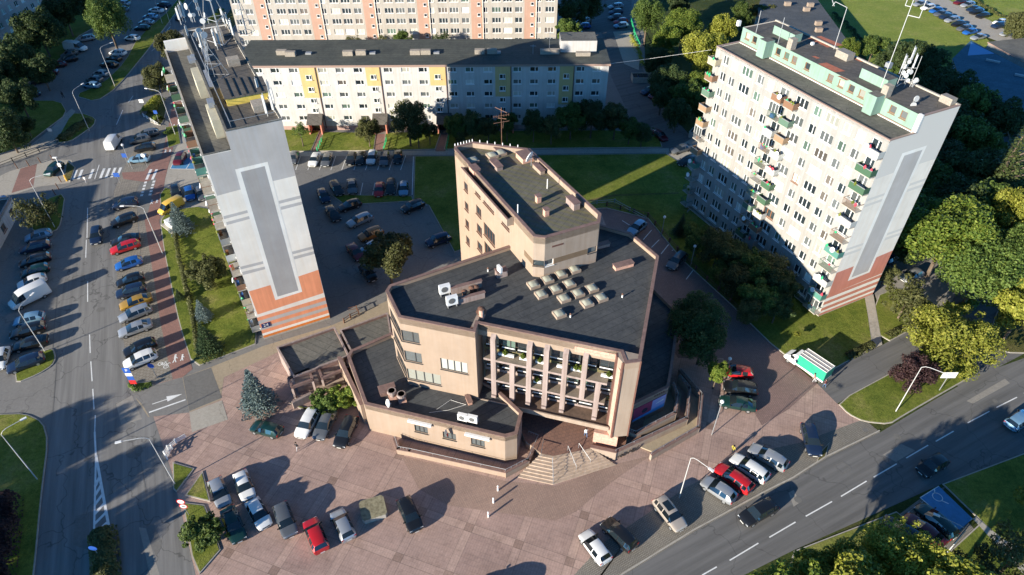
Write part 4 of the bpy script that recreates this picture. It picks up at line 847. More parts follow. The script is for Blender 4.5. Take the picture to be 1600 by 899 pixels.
W(cf(-.3, 2.4), cf(17, 2.4), 3.3, ZR - .4, M_peach); W(cf(-2, 6.5), cf(18, 6.5), 0, 3.4, M_pkst)
mb.build("wall", root); put_windows(root, items, 60); items = []
mb = MB(); roofp = [tuple(p) for p in (m0b, m0, m1, m2, cf(-.2, .7), cf(16.6, .7), F3, F4, F5, F6, Vector((10.4, 77.5)), Vector((-.3, 71.9)))]
mb.poly([(*p, ZR) for p in inset(roofp, .12)], M_rDark); mb.build("roof", root)
mb = MB(); parapet(mb, roofp, ZR - .5, ZM, .32, M_peach, M_cap); mb.build("parapet", root)
# balcony front
mb = MB(); mb.frame(C_, uc)
mb.box((-.3, .7, 14.9), (16.3, 1.03, ZM + .02), M_peach); mb.build("front_beam", root)
mb = MB(); mb.frame(C_, uc); mb.box((-.3, -.7, 4.2), (16.6, 2.39, 4.7), M_peach2, flat("brown_dirt_floor", (.13, .085, .06), .9, var=.3)); mb.box((-.3, -.76, 4.15), (16.6, -.6, 4.85), M_peach2); mb.build("balcony_floor", root)
mb = MB(); mb.frame(C_, uc)
for z in (7.75, 11.35): mb.box((.5, .13, z), (15.6, 2.38, z + .32), M_pkst, M_dirt)
mb.build("balcony_slab", root)
for s, z0, z1 in ((1.75, 4.71, 15.0), (4.1, 4.71, 11.35), (6.2, 4.71, 15.0), (8.25, 4.71, 15.0), (10.5, 4.71, 15.0), (12.8, 7.8, 15.0), (14.6, 4.71, 11.35)):
    mb = MB(); mb.frame(C_, uc); w = .31
    mb.box((s - w, .12, z0), (s + w, .72, z1), M_pkst)
    if z1 > 14: mb.prism([(s - w, .12), (s + w, .12), (s + w, .72), (s - w, .72)], z1, [z1, z1, z1 + .55, z1 + .55], M_pkst)
    if z0 < 5: mb.box((s - w + .03, -.12, z0 + .16), (s + w - .03, .11, z0 + .55), M_pkst)
    mb.build("column", root)
items = []
for r, (z, h) in enumerate(((5.5, 1.5), (8.9, 1.6), (12.5, 1.7))):
    mb = MB(); mb.frame(C_, uc); mb.box((.2, 1.62, z - .85), (16.2, 1.69, z - .1), M_pkst if r != 2 else M_olive); mb.box((.2, 1.63, z + h + .1), (16.2, 1.70, 15.2 if r == 2 else z + h + .8), M_olive)
    mb.build("spandrel", root)
    for k in range(8):
        mb = MB(); mb.frame(C_, uc); mb.box((.55 + k * 1.98, 1.3, z + .35), (2.1 + k * 1.98, 1.36, z + .5), M_wmetal); mb.build("balcony_rail", root); P = cf(.5 + k * 1.98, 1.45); items.append(((P.x, P.y, z), uc, 1.7, h, 2, M_dkframe, rnd.choice([0, 0, 4, 0, 1])))
put_windows(root, items, 60, "balcony_window")
mb = MB(); mb.frame(C_, uc)
for s, z in ((2.6, 11.7), (3.6, 11.7), (5.3, 11.7), (7.3, 11.7), (7.1, 8.1), (11.6, 11.7), (15.2, 11.7), (12.2, 11.7), (16, 11.7), (9.9, 11.7)): mb.box((s - .5, .95, z + .05), (s + .5, 1.25, z + .4), M_wmetal)
mb.build("planter", root)
PLANTS = [(3.0, 11.7), (5.2, 11.7), (7.3, 11.7), (11.7, 11.7), (15.6, 11.7), (7.0, 8.1), (12.3, 11.7)]
mb = MB(); mb.frame(C_, uc)
mb.box((-.75, -.12, 3.3), (-.31, 2.2, ZM + .06), M_peach2); mb.box((-.80, -.2, 3.3), (-.5, -.121, ZM + .08), M_brst); mb.build("fin_wall", root)
mb = MB(); d3 = (F3 - C_); s3, y3 = d3.dot(uc), d3.dot(nc); d4 = (F4 - C_); s4, y4 = d4.dot(uc), d4.dot(nc)
mb.frame(C_, uc); mb.prism([(16.2, .5), (16.35, -.1), (s3 - .25, y3 + .0), (s4, y4), (s4 - .3, .9), (16.2, .95)], 3.3, ZM + .03, M_peach2)
mb.prism([(16.1, .42), (16.28, -.2), (16.44, -.2), (16.3, .46)], 3.3, ZM + .05, M_brst); mb.prism([(s3 - .38, y3 - .05), (s3 - .22, y3 - .09), (s3 - .08, y3 - .02), (s3 - .2, y3 + .05)], 3.25, ZM + .05, M_brst); mb.prism([(s4 - .06, y4 - .04), (s4 + .12, y4 - .06), (s4 + .14, y4 + .1), (s4 + .0, y4 + .1)], 3.25, ZM + .05, M_brst)
a_, b_ = Vector((16.44, -.125)), Vector((s3 - .4, y3 - .03)); mb.poly([(*a_, 3.4), (*b_, 3.4), (*b_, 15.4), (*a_, 15.4)], M_stone); mb.build("corner_pier", root)
mb = MB(); mb.frame(C_, uc); mb.box((11.4, .66, 15.3), (16.2, .695, 16.2), M_stone); mb.build("exposed_stone", root)
mb = MB(); mb.T = None; c = g(945, 692, 1.3).xy; mb.frame(c, uc); mb.box((-1.5, -.3, .5), (1.5, 1.6, 3.3), M_stone); mb.box((-9.2, 2.6, .3), (-6.8, 4.2, 3.3), M_stone); mb.build("entrance_pier", root)
mb = MB(); mb.frame(cf(6, 6.4), uc)
for k in range(4): mb.box((k * 1.4, -.08, 1.3), (k * 1.4 + 1.25, -.02, 3.2), M_gl[0])
mb.build("entrance_door", root)
# upper block
ZU = 22.5
u0, u0b, u1, u2, u3, u4, u5, u6 = [g(*p, ZU).xy for p in ((710, 233), (711, 229), (738, 222), (827, 233), (939, 335), (937, 348), (852, 372), (834, 370))]
items = []; mb = MB()
def R6(x0, y0, x1, y1): return (700 + x0 / 6.42, 280 + y0 / 6.42, 700 + x1 / 6.42, 280 + y1 / 6.42)
hs = []
for a in ((163, 20, 197, 140), (170, 215, 205, 335), (176, 395, 211, 510), (184, 562, 219, 675)): hs.append(R6(*a))
def hpx(A, B, cx, cy, w, h): s, z = onp(A, B, 700 + cx / 6.42, 280 + cy / 6.42); return (s - w / 2, s + w / 2, z - h / 2, z + h / 2)
H1 = [hpx(u0, u6, *a) for a in ((180, 80, 1.3, 1.4), (187, 275, 1.3, 1.4), (193, 452, 1.3, 1.4), (200, 618, 1.3, 1.4), (300, 155, 1.7, .5), (308, 325, 1.7, 1.5), (315, 508, 1.7, 1.5), (320, 682, 1.7, 1.5), (408, 278, 3.3, .45), (578, 470, 2.2, .45))]
sl = onp(u0, u6, 700 + 358 / 6.42, 280 + 420 / 6.42)[0]; sr = onp(u0, u6, 700 + 468 / 6.42, 280 + 500 / 6.42)[0]
H1 += [(sl, sr, 13.4, 15.6), (sl, sr, 10.0, 12.2)]
# rows must not share heights by halves: snap to a clean table of storeys
H2 = []
for s0, s1, a, b in H1:
    H2.append((s0, s1, a, b))
def place_holes(A, B, z0, z1, hs, mat, fm, gl):
    """one strip of wall per column of windows, so heights are free"""
    u = unit(A, B); A = Vector(A); Ln = (Vector(B) - A).length; hs = sorted(hs); cols = []
    for h in hs:
        if cols and h[0] < cols[-1][1] + .15: cols[-1][1] = max(cols[-1][1], h[1]); cols[-1][2].append(h)
        else: cols.append([h[0], h[1], [h]])
    x = 0
    for c0, c1, hh in cols:
        c0 -= .05; c1 += .05; W2 = (A + u * x, A + u * c0); mb.T = None
        mb.poly([(*W2[0], z0), (*W2[1], z0), (*W2[1], z1), (*W2[0], z1)], mat)
        sub = [(a - c0, b - c0, c, d) for a, b, c, d in hh if c > z0 and d < z1]; wall_holes(mb, A + u * c0, A + u * c1, z0, z1, sub, mat, .22)
        for a, b, c, d in sub:
            P = A + u * (c0 + a); items.append(((P.x, P.y, c), u, b - a, d - c, 2 if b - a < 3 else 4, fm, gl))
        x = c1
    mb.T = None; mb.poly([(*(A + u * x), z0), (*B, z0), (*B, z1), (*(A + u * x), z1)], mat)
place_holes(u0, u6, 0, ZU, H2, M_peach, M_brst, 0)
mb.T = None; W(u6, u5, 15.9, 18.0, M_peach2); W(u6, u5, 18.9, ZU, M_peach2); W(u4, u3, 15.9, ZU, M_peach2); W(u3, u2, 0, ZU, M_peach2); W(u2, u1, 0, ZU, M_peach2); W(u1, u0b, 0, ZU, M_peach); W(u0b, u0, 0, ZU, M_peach)
q5 = (u4 - u5).length; wall_holes(mb, u5, u4, 15.9, ZU, [(.05, 1.3, 18.0, 18.9), (q5 - 1.35, q5 - .05, 18.0, 18.9)], M_peach2, .2)
for s in (.05, q5 - 1.35): P = u5 + unit(u5, u4) * s; items.append(((P.x, P.y, 18.0), unit(u5, u4), 1.25, .9, 1, M_frame if s < 1 else M_dkframe, 1))
items.append(((u6.x, u6.y, 18.0), unit(u6, u5), (u5 - u6).length, .9, 1, M_dkframe, 0))
W(u6 + Vector((.1, .2)), u5 + Vector((0, .25)), 17.9, 19, M_olive)
mb.build("upper_block_wall", root); put_windows(root, items, 60)
mb = MB(); mb.frame(u5, unit(u5, u4)); mb.box((1.36, -.03, 18.05), (q5 - 1.4, -.003, 18.85), flat("tan_panel", (.17, .115, .07), .7, var=.1)); mb.box((1.0, -.02, 20.7), (2.6, -.001, 20.95), M_brst)
mb.frame(u6 - unit(u0, u6) * 2.3, unit(u0, u6)); mb.box((0, -.03, 18.05), (2.2, -.003, 18.85), MATS["tan_panel"]); mb.build("tan_band", root)
up = [tuple(p) for p in (u0, u6, u5, u4, u3, u2, u1, u0b)]
mb = MB(); mb.poly([(*p, 21.75) for p in inset(up, .1)], M_rMoss); mb.build("upper_roof", root)
mb = MB(); parapet(mb, up, 21.5, ZU, .35, M_peach2, M_cap); mb.build("upper_parapet", root)
mb = MB(); uu = unit(u0, u6); mb.frame(u0, uu); sA = 4.6; sB = 18.6
mb.box((sA, -1.0, 21.0), (sB, -.004, 21.25), M_peach2); mb.box((sA, -1.0, 21.26), (sB, -.85, 22.1), M_peach2); mb.box((sA - .1, -1.05, 22.1), (sB, -.8, 22.2), M_cap); mb.box((sB - .2, -.84, 21.26), (sB, -.01, 22.1), M_peach2); mb.box((sA, -.84, 21.26), (sA + .15, -.01, 22.1), M_peach2)
mb.box((sA + .16, -.84, 21.26), (sB - .21, -.01, 21.4), M_black); mb.build("window_hood", root)
# things standing on the upper roof
def boxes(root, name, lst, z, u, top=None):
    for px, py, a, b, h, mt in lst:
        m = MB(); m.frame(g(px, py, z).xy, u, z); m.box((0, 0, 0), (a, b, h), mt); m.box((-.08, -.08, h), (a + .08, b + .08, h + .1), top or mt); m.build(name, root)
uo = unit(u5, u4)
def skylight(px, py, z, a=1.3, u=None, w=None):
    m = MB(); c = g(px, py, z).xy; m.frame(c, u or uo, z); b = w or a
    m.box((-a / 2 - .12, -b / 2 - .12, 0), (a / 2 + .12, b / 2 + .12, .38), M_peach2); o = m.build("skylight", office)
    m = MB(); m.frame(c, u or uo, z); i0 = len(m.v); n = 6
    for i in range(n + 1):
        for j in range(n + 1):
            x, y = i / n * 2 - 1, j / n * 2 - 1; m.v.append(m.P((x * a / 2, y * b / 2, .385 + .22 * (1 - x ** 4) ** .5 * (1 - y ** 4) ** .5)))
    for i in range(n):
        for j in range(n):
            k = i * (n + 1) + j; m.f.append((k, k + n + 1, k + n + 2, k + 1)); m.mi.append(m.m(M_skyl))
    me = m.mesh("dome", root_loc(o), True); link("dome", me, o)
for px, py in ((739, 253), (769, 245), (782, 241)): skylight(px, py, 21.8, 1.2, uu)
boxes(root, "roof_stack", [(733, 268, 1.6, 1.0, .9, M_stone), (765, 256, 2.4, .9, .6, M_pkst), (806, 246, 2.2, 1.8, .8, M_stone), (832, 262, 2.3, .7, .6, M_peach2), (884, 318, 2.0, .9, 1.0, M_pkst), (836, 315, .6, .6, 1.0, M_stone), (848, 336, .6, .6, 1.0, M_stone), (772, 236, 1, .7, .5, M_pkst)], 21.76, uu, M_cap)
mm = V3(784, 232, 21.8); pole(root, [(mm, mm + Vector((0, 0, 6.5)))] + [(mm + Vector((-1.1, -.4, z)), mm + Vector((1.1, .4, z))) for z in (5.2, 4.2)] + [(mm + Vector((-.9, .6, 6.2)), mm + Vector((.8, -.7, 6.0))), (mm + Vector((-.5, .5, 4.6)), mm + Vector((.7, -.4, 4.9))), (mm + Vector((.2, -.6, 3.6)), mm + Vector((.3, .9, 3.9)))] + [(mm + Vector((k * .35, k * .13 - .25, 5.2)), mm + Vector((k * .35, k * .13 + .35, 5.2))) for k in (-3, -2, -1, 1, 2, 3)], .05, M_rust, "aerial_mast")
dd = V3(827, 258, 21.8); dish(root, dd + Vector((0, 0, 1.3)), .85, 2.6, 20)
pole(root, [(V3(855, 295, 21.8), V3(855, 295, 21.8) + Vector((0, 0, 1.5))), (V3(809, 340, 21.8), V3(809, 340, 21.8) + Vector((0, 0, 2.0)))], .07, M_wmetal, "vent_pipe")
mb = MB(); rz0 = MB()
for k in range(13):
    t = k / 12; a = u0b.lerp(u1, min(1, t * 2)) if t < .5 else u1.lerp(u2, (t - .5) * 1.6); mb.T = None; mb.box((a.x - .06, a.y - .06, ZU + .09), (a.x + .06, a.y + .06, ZU + .45), M_wmetal)
mb.build("parapet_stud", root)
# skylights and vents of the main roof
def R3(x, y): return 680 + x / 3.21, 320 + y / 3.21
for x, y in ((492, 402), (562, 376), (630, 349), (697, 325), (531, 450), (603, 424), (672, 397), (645, 470), (715, 445), (785, 420), (760, 494), (831, 467), (622, 548)): px, py = R3(x, y + 6); skylight(px, py, ZR, 1.08, unit(C_, D_) * .0 + Vector((.9, .43)))
boxes(root, "roof_stack", [(*R3(905, 334), 2.6, .8, .55, M_stone), (*R3(312, 372), 1.4, .9, .9, M_pkst), (*R3(110, 505), 3.6, .25, .9, M_pkst), (*R3(85, 455), 3.9, .3, 1.1, M_pkst), (*R3(815, 225), 1.8, .6, .5, M_stone)], ZR + .01, Vector((.93, .37)), M_cap)
def round_vent(px, py, z, r, h, mat):
    m = MB(); m.T = None; c = g(px, py, z); m.tube([c, c + Vector((0, 0, h))], r, mat, 10); m.tube([c + Vector((0, 0, h + .15)), c + Vector((0, 0, h + .3))], [r * 1.5, r * .4], M_rust, 10); m.tube([c + Vector((0, 0, h)), c + Vector((0, 0, h + .16))], r * .5, M_black, 6); return m.build("roof_vent", root)
for x, y in ((148, 465), (185, 445), (205, 440)): round_vent(*R3(x, y), ZR, .28, .8, M_rust)
round_vent(*R3(233, 572), ZR, .3, 1.5, M_stone); round_vent(*R3(233, 560), ZR, .45, .6, M_stone)
for x, y in ((265, 335), (678, 565), (938, 465)): round_vent(*R3(x, y), ZR, .1, .35, M_wmetal)
def acunit(px, py, z, u, s=1.0):
    m = MB(); m.frame(g(px, py, z).xy, u, z); m.box((0, 0, .35 * s), (1.1 * s, .4 * s, 1.35 * s), M_wmetal)
    for x in (.08, .95): m.box((x * s, .05, 0), (x * s + .07, .3, .35 * s), M_metal)
    o = m.build("air_conditioner", office); k = MB(); k.T = None; k.v = []; k.frame(g(px, py, z).xy, u, z); c = Vector(k.P((.5 * s, -.01, .9 * s))); n = Vector((u[1], -u[0], 0)); k.disc(c, n, .34 * s, flat("fan_grille", (.12, .12, .12)), 12, .012); me = k.mesh("fan", root_loc(o)); link("fan", me, o)
acunit(*R3(26, 468), ZR, Vector((.93, .37)), 1.25); acunit(*R3(62, 525), ZR, Vector((.93, .37)), 1.25); acunit(*R3(338, 350), ZR + .9, Vector((-.5, .86)), .8)
# low wing
ZL = 5.3
w0b, w0, w1, w2, w3, w4 = [g(*p, ZL).xy for p in ((548, 548), (543, 558), (570, 632), (789, 683), (808, 678), (816, 645))]; w5 = Vector((-16.7, 66.9))
mb = MB(); items = []; W(w0b, w0, 0, ZL, M_peach); W(w0, w1, 0, ZL, M_peach); W(w2, w3, 0, ZL, M_peach); W(w3, w4, 0, ZL, M_pkst); W(w4, Vector((-2.5, 57.5)), 0, ZL, M_pkst); W(w5, w0b, 0, ZL, M_peach)
def R5(x, y): return 530 + x / 4.994, 540 + y / 4.994
hw = []
for x0, y0, x1, y1 in ((590, 622, 692, 698), (810, 676, 912, 752), (1030, 730, 1136, 808)):
    s0, za = onp(w1, w2, *R5(x0, (y0 + y1) / 2 - 10)); s1, zb = onp(w1, w2, *R5(x1, (y0 + y1) / 2 + 10)); zc = (za + zb) / 2; hw.append((s0, s1, 2.2, 3.5))
for h in hw: P = w1 + unit(w1, w2) * h[0]; items.append(((P.x, P.y, h[2]), unit(w1, w2), h[1] - h[0], h[3] - h[2], 3, M_dkframe, 1))
wall_holes(mb, w1, w2, 0, ZL, hw, M_peach, .2); mb.build("low_wing_wall", root); put_windows(root, items, 10)
lp = [tuple(p) for p in (w0b, w0, w1, w2, w3, w4, Vector((-2.5, 57.5)), Vector((-10, 62)), w5)]
mb = MB(); mb.poly([(*p, 4.75) for p in inset(lp, .1)], M_rDark); mb.build("low_roof", root)
mb = MB(); parapet(mb, [tuple(p) for p in (w0b, w0, w1, w2, w3, w4, Vector((-2.5, 57.5)), w5)], 4.4, ZL, .35, M_peach, M_cap); mb.build("low_parapet", root)
mb = MB(); mb.frame(w1, unit(w1, w2))
for x0, x1 in ((542, 725), (985, 1178)):
    s0 = onp(w1, w2, *R5(x0, 590 if x0 < 600 else 695))[0]; s1 = onp(w1, w2, *R5(x1, 630 if x0 < 600 else 740))[0]; mb.box((s0, -.35, 4.15), (s1, -.01, 4.5), M_wmetal)
mb.build("awning_box", root)
mb = MB(); sx, zx = onp(w1, w2, *R5(840, 640)); mb.frame(w1 + unit(w1, w2) * sx, unit(w1, w2)); mb.tube([(0, 0, 4.3), (.05, -.9, 5.0)], .03, M_wmetal, 5)
mb.poly([(0, -.2, 4.35), (0.03, -.9, 4.95), (.2, -.8, 4.2), (.15, -.25, 3.8)], M_wmetal); mb.poly([(.15, -.25, 3.8), (.2, -.8, 4.2), (.3, -.7, 3.5), (.22, -.2, 3.3)], flat("flag_red", (.55, .03, .03))); mb.build("flag", root)
acunit(*R5(925, 598), 4.76, unit(w1, w2), 1.1); acunit(*R5(1003, 612), 4.76, unit(w1, w2), 1.1)
boxes(root, "roof_stack", [(*R5(325, 405), 2.0, 1.1, .8, M_cap), (*R5(1010, 470), .5, 1.3, .5, M_stone)], 4.76, Vector((.9, .35)), M_cap)
def big_vent(px, py, z):
    m = MB(); c = g(px, py, z); m.T = None; m.frame(c.xy, (.9, .3), z); m.box((-.5, -.5, 0), (.5, .5, .3), M_stone); m.T = None; m.tube([c + Vector((0, 0, .3)), c + Vector((0, 0, 1.0))], .32, M_pkst, 12); m.tube([c + Vector((0, 0, 1.0)), c + Vector((0, 0, 1.35)), c + Vector((0, 0, 1.35)), c + Vector((0, 0, .9))], [.62, .55, .42, .3], M_pkst, 12, False); m.build("roof_vent", root)
big_vent(*R5(418, 405), 4.76); big_vent(*R5(492, 430), 4.76)
dish(root, V3(*R5(385, 485), 4.8) + Vector((0, 0, .8)), .55, 3.6, 25)
mb = MB(); mb.frame(g(537, 588).xy, g(572, 662).xy - g(537, 588).xy); ln = (g(572, 662).xy - g(537, 588).xy).length; mb.box((0, -.2, 0), (ln, .2, 3.9), M_peach); mb.box((-.05, -.26, 3.9), (ln + .05, .26, 4.0), M_cap); mb.build("side_wall", root)
cab = V3(*R5(990, 462), 4.8); tubes(root, [(V3(*R5(700, 525), 4.8), V3(*R5(850, 505), 4.8)), (V3(*R5(850, 505), 4.8), cab), (V3(*R5(760, 500), 4.8), V3(*R5(870, 425), 4.8)), (V3(*R5(870, 425), 4.8), V3(*R5(930, 445), 4.8)), (V3(*R5(930, 445), 4.8), cab)], .02, M_wmetal, "cable")
# east wing
ZE = 5.2
e = [g(*p, ZE).xy for p in ((1022, 450), (1062, 490), (1050, 577), (1045, 605), (990, 632))] + [Vector((14.5, 60)), Vector((17, 74))]
mb = MB(); mb.prism([tuple(p) for p in e], 0, 4.7, M_peach, M_rDark); parapet(mb, [tuple(p) for p in e], 4.4, ZE, .3, M_peach, M_cap); mb.build("east_wing", root)
bA, bB = e[4], e[3]; mb = MB(); mb.frame(bA, unit(bA, bB)); bl = (bB - bA).length
M_magenta = flat("banner_magenta", (.30, .04, .10), .5); M_sky = flat("banner_blue", (.08, .30, .62), .5); M_lil = flat("banner_lilac", (.35, .35, .62), .5)
mb.box((.2, -.1, 1.6), (bl - .25, -.03, 4.1), M_magenta)
mb.poly([(.2, -.104, 1.6), (bl - .25, -.104, 1.6), (bl - .25, -.104, 2.3), (.2, -.104, 2.0)], M_sky); mb.poly([(bl * .56, -.106, 2.2), (bl - .26, -.106, 2.35), (bl - .26, -.106, 4.1), (bl * .56, -.106, 4.1)], M_lil)
mb.poly([(bl * .66, -.108, 3.0), (bl - .6, -.108, 3.1), (bl - .5, -.108, 3.45), (bl * .7, -.108, 3.2)], M_white); mb.dome((bl * .36, -.11, 2.9), .5, .01, .45, flat("banner_dark", (.03, .03, .05)), 10, 4, True); mb.build("banner", root)
mb = MB(); mb.frame(bA, unit(bA, bB)); 
for k in range(5): mb.box((bl - 2.3 + k * .36, -.03, 4.62), (bl - 2.05 + k * .36, -.004, 4.86), M_brst)
mb.build("wall_lettering", root)
mb = MB(); mb.frame(e[2], unit(e[2], e[3])); mb.box((.1, -.1, 1.5), ((e[3] - e[2]).length - .1, -.03, 4.9), M_sky); mb.build("side_banner", root)
# pavilion west of the office
def pav(pts, z, rmat=M_roofA, t=.2, rz=.4):
    p = [tuple(g(*q, z).xy) for q in pts]; mb = MB(); mb.prism(p, 0, z - rz, M_pkst, rmat); parapet(mb, p, z - rz - .2, z, t, M_cap, M_pkst, .02); return mb
pv = thing("pavilion", (*g(490, 560).xy, 0), "low flat-roofed annex with broken stone coping between grey tower gable and office building", "building")
pav([(432, 543), (523, 511), (546, 556), (500, 573), (493, 577), (459, 590)], 3.3).build("roof", pv); pav([(531, 516), (606, 489), (613, 532), (551, 555)], 3.3).build("roof", pv)
mb = MB()
for pts, z in (([(456, 604), (488, 592), (482, 576), (450, 590)], 2.9), ([(503, 590), (546, 572), (541, 560), (498, 576)], 2.9)):
    p = [g(*q, z).xy for q in pts]
    for a, b in zip(p, p[1:] + p[:1]): mb.frame(a, b - a); mb.box((0, -.15, 2.5), ((b - a).length, .15, z), M_cap)
    for a in p: mb.frame(a, (1, 0)); mb.box((-.15, -.15, 0), (.15, .15, 2.5), M_pkst)
mb.build("pergola", pv)
mb = MB(); a, b = g(503, 617).xy, g(540, 603).xy; mb.frame(a, b - a); mb.box((0, 0, 0), ((b - a).length, .4, 1.3), M_peach2); a, b = g(460, 640).xy, g(490, 625).xy; mb.frame(a, b - a); mb.box((0, 0, 0), ((b - a).length, .4, 1.3), M_pkst); mb.build("garden_wall", pv)
# stairs, platform, ramp walls
st = thing("entrance_stairs", (*g(865, 730).xy, 0), "fan-shaped flight of pale steps with thin handrails in front of the balcony front", "stairs")
Lb, Lt, Mb_, Mt, Rb, Rt = [g(*p, 0).xy for p in ((808, 746), (845, 718), (864, 758), (864, 722), (962, 727), (922, 710))]
M_step = plaster("step_stone", (0.46, 0.36, 0.28), .2)
mb = MB(); n = 8
for i in range(n):
    t = i / n; h = .155 * (i + 1); l, mm_, r_ = Lb.lerp(Lt, t), Mb_.lerp(Mt, t), Rb.lerp(Rt, t)
    mb.prism([tuple(p) for p in (l, mm_, Mt + Vector((0, .02)), Lt)], .02 if not i else h - .155, h, M_step, bottom=False); mb.prism([tuple(p) for p in (mm_, r_, Rt, Mt + Vector((.0, .02)))], .02 if not i else h - .155, h, M_step, bottom=False)
mb.build("steps", st)
mb = MB(); pl = [Lt, Mt, Rt] + [g(*p, 1.24).xy for p in ((925, 698), (962, 706), (1000, 690), (1010, 640))] + [cf(17, 6.4), cf(0, 6.4), g(822, 690, 1.24).xy]
mb.prism([tuple(p) for p in pl], 0, 1.24, M_peach2, pavers("terrace_tiles", (.27, .15, .11), (.23, .13, .10), (.13, .08, .07), .5, .5, R(-16), .02)); mb.build("platform", st)
for a, b in (((864, 757), (863, 722)), ((900, 737), (887, 704)), ((922, 727), (904, 700)), ((850, 690), (845, 716))):
    A3, B3 = g(*a), g(*b, 1.24); A3.z = .1; m = MB(); m.tube([A3 + Vector((0, 0, .95)), B3 + Vector((0, 0, .95))], .035, M_metal, 6)
    for t in (0, .33, .66, 1): p = A3.lerp(B3, t); m.tube([p, p + Vector((0, 0, .95))], .03, M_metal, 6)
    m.build("handrail", st)
def lowwall(pts, z, wd, root, mat=M_peach2, name="ramp_wall", rail=True, zb=0):
    p = [g(*q, z).xy for q in pts]; m = MB()
    for a, b in zip(p, p[1:]): m.frame(a, b - a); l = (b - a).length; m.box((-.1, -wd / 2, zb), (l + .1, wd / 2, z), mat); m.box((-.14, -wd / 2 - .06, z), (l + .14, wd / 2 + .06, z + .1), M_cap)
    m.build(name, root)
    if rail:
        m = MB(); zz = z + .45
        for a, b in zip(p, p[1:]): m.T = None; m.tube([(*a, zz), (*b, zz)], .03, M_metal, 5)
        for a, b in zip(p, p[1:]):
            for t in (0, .25, .5, .75, 1): q = a.lerp(b, t); m.tube([(*q, z + .1), (*q, zz)], .025, M_metal, 5)
        m.build("railing", root)
rp = thing("ramp", (*g(1040, 680).xy, 0), "stepped access ramp with low stone walls to the right of the entrance", "ramp")
lowwall([(980, 672), (993, 677), (1055, 645), (1059, 618), (1052, 600)], 2.0, .35, rp); lowwall([(962, 706), (1073, 654), (1078, 607), (1062, 588)], 1.5, .35, rp); lowwall([(1018, 710), (1091, 668), (1096, 617), (1063, 579)], 1.1, .35, rp)
lowwall([(924, 698), (962, 706)], 1.6, .35, rp, rail=False)
mb = MB(); mb.prism([tuple(g(*q).xy) for q in ((985, 690), (1060, 655), (1064, 620), (1050, 605), (1040, 610), (990, 650))], 0.03, .5, M_sand); mb.prism([tuple(g(*q).xy) for q in ((1020, 708), (1090, 668), (1094, 625), (1078, 620), (1072, 662), (1000, 700))], 0.03, .25, M_sand); mb.build("ramp_floor", rp)
tw = thing("terrace_wall", (*g(700, 725).xy, 0), "low peach retaining wall with brown coping along the front of the low wing", "wall")
lowwall([(617, 685), (622, 701), (640, 704), (790, 737)], .95, .4, tw, M_peach, "wall_section"); lowwall([(790, 737), (825, 719), (841, 683), (826, 677)], 1.1, .4, tw, M_peach, "wall_section")
# graffiti-like scrawl on the ramp wall
mb = MB(); gA, gB = g(963, 716, 0).xy, g(1000, 699, 0).xy; mb.frame(gA + Vector((.0, -.28)), gB - gA); L_ = (gB - gA).length; rr = random.Random(3); p = [(.2, -.05, .3)]
for k in range(16): p.append((.2 + (L_ - .4) * k / 16 + rr.uniform(-.2, .2), -.05, rr.uniform(.15, 1.1)))
for a, b in zip(p, p[1:]): mb.tube([a, b], .05, M_black, 4)
mb.build("graffiti", rp)

# ------------------------------------------------------------------ smaller buildings
def simple_block(name, label, cat, A, B, depth, h, wall, roofm, cols=0, rows=0, w=1.4, hh=1.3, extra=None, z0=.9, pitch=2.7, fm=None, limit=100, capm=None):
    A, B = Vector(A), Vector(B); u = unit(A, B); n = Vector((-u.y, u.x)); root = thing(name, (*A, 0), label, cat); items = []; mb = MB(); Ln = (B - A).length
    cc = [((k + .5) * Ln / max(cols, 1), w, 2) for k in range(cols)]; rr_ = [(z0 + hh / 2 + pitch * k, hh) for k in range(rows)]
    facade(mb, root, A, B, 0, h, cc, rr_, wall, items, fm=fm or M_frame, jitter=False)
    D = B + n * depth; E = A + n * depth; nd = int(depth / 4) if cols else 0; c2 = [((k + .5) * depth / max(nd, 1), w, 2) for k in range(nd)]
    facade(mb, root, B, D, 0, h, c2, rr_, wall, items, fm=fm or M_frame, jitter=False); facade(mb, root, E, A, 0, h, c2, rr_, wall, items, fm=fm or M_frame, jitter=False)
    mb.T = None; mb.poly([(*D, 0), (*E, 0), (*E, h), (*D, h)], wall); mb.build("wall", root); put_windows(root, items, limit)
    mb = MB(); P = [tuple(p) for p in (A, B, D, E)]; mb.poly([(*p, h - .3) for p in inset(P, .1)], roofm); parapet(mb, P, h - .5, h, .25, wall, capm or M_capg); mb.build("roof", root); return root
hA, hB = g(31, 332).xy, g(2, 387).xy; dh = (hB - hA).normalized(); nh = Vector((-dh.y, dh.x))
M_hw = plaster("white_house_render", (.60, .59, .58), .15)
r_ = simple_block("house", "small white single-storey building with dark flat roof and brown window frames beside the street", "building", hA + dh * 24, hA, 11, 3.4, M_hw, M_roofB, 5, 1, 1.7, 1.3, fm=M_brownfr)
k_ = g(150, 290).xy - L.xy.normalized() * 35.0
simple_block("warehouse", "grey three-storey block with a dark flat roof", "building", k_ + dh * 44, k_, 30, 10.0, M_offw, M_roofB, 12, 3)
pA, pB = g(-70, 122).xy, g(92, 12).xy
simple_block("apartment_block", "pinkish apartment slab in deep shade beyond the top car park", "apartment building", pA, pB, 12, 31, plaster("pale_pink_render", (.50, .38, .36), .1), M_roofA, 16, 11, 1.5, 1.35, limit=100)
kt = g(150, 200).xy - L.xy.normalized() * 86
simple_block("apartment_block", "tall grey apartment tower", "apartment building", kt + Vector((-26, -14)), kt, 60, 26, M_offw, M_roofA, 8, 9, limit=20)
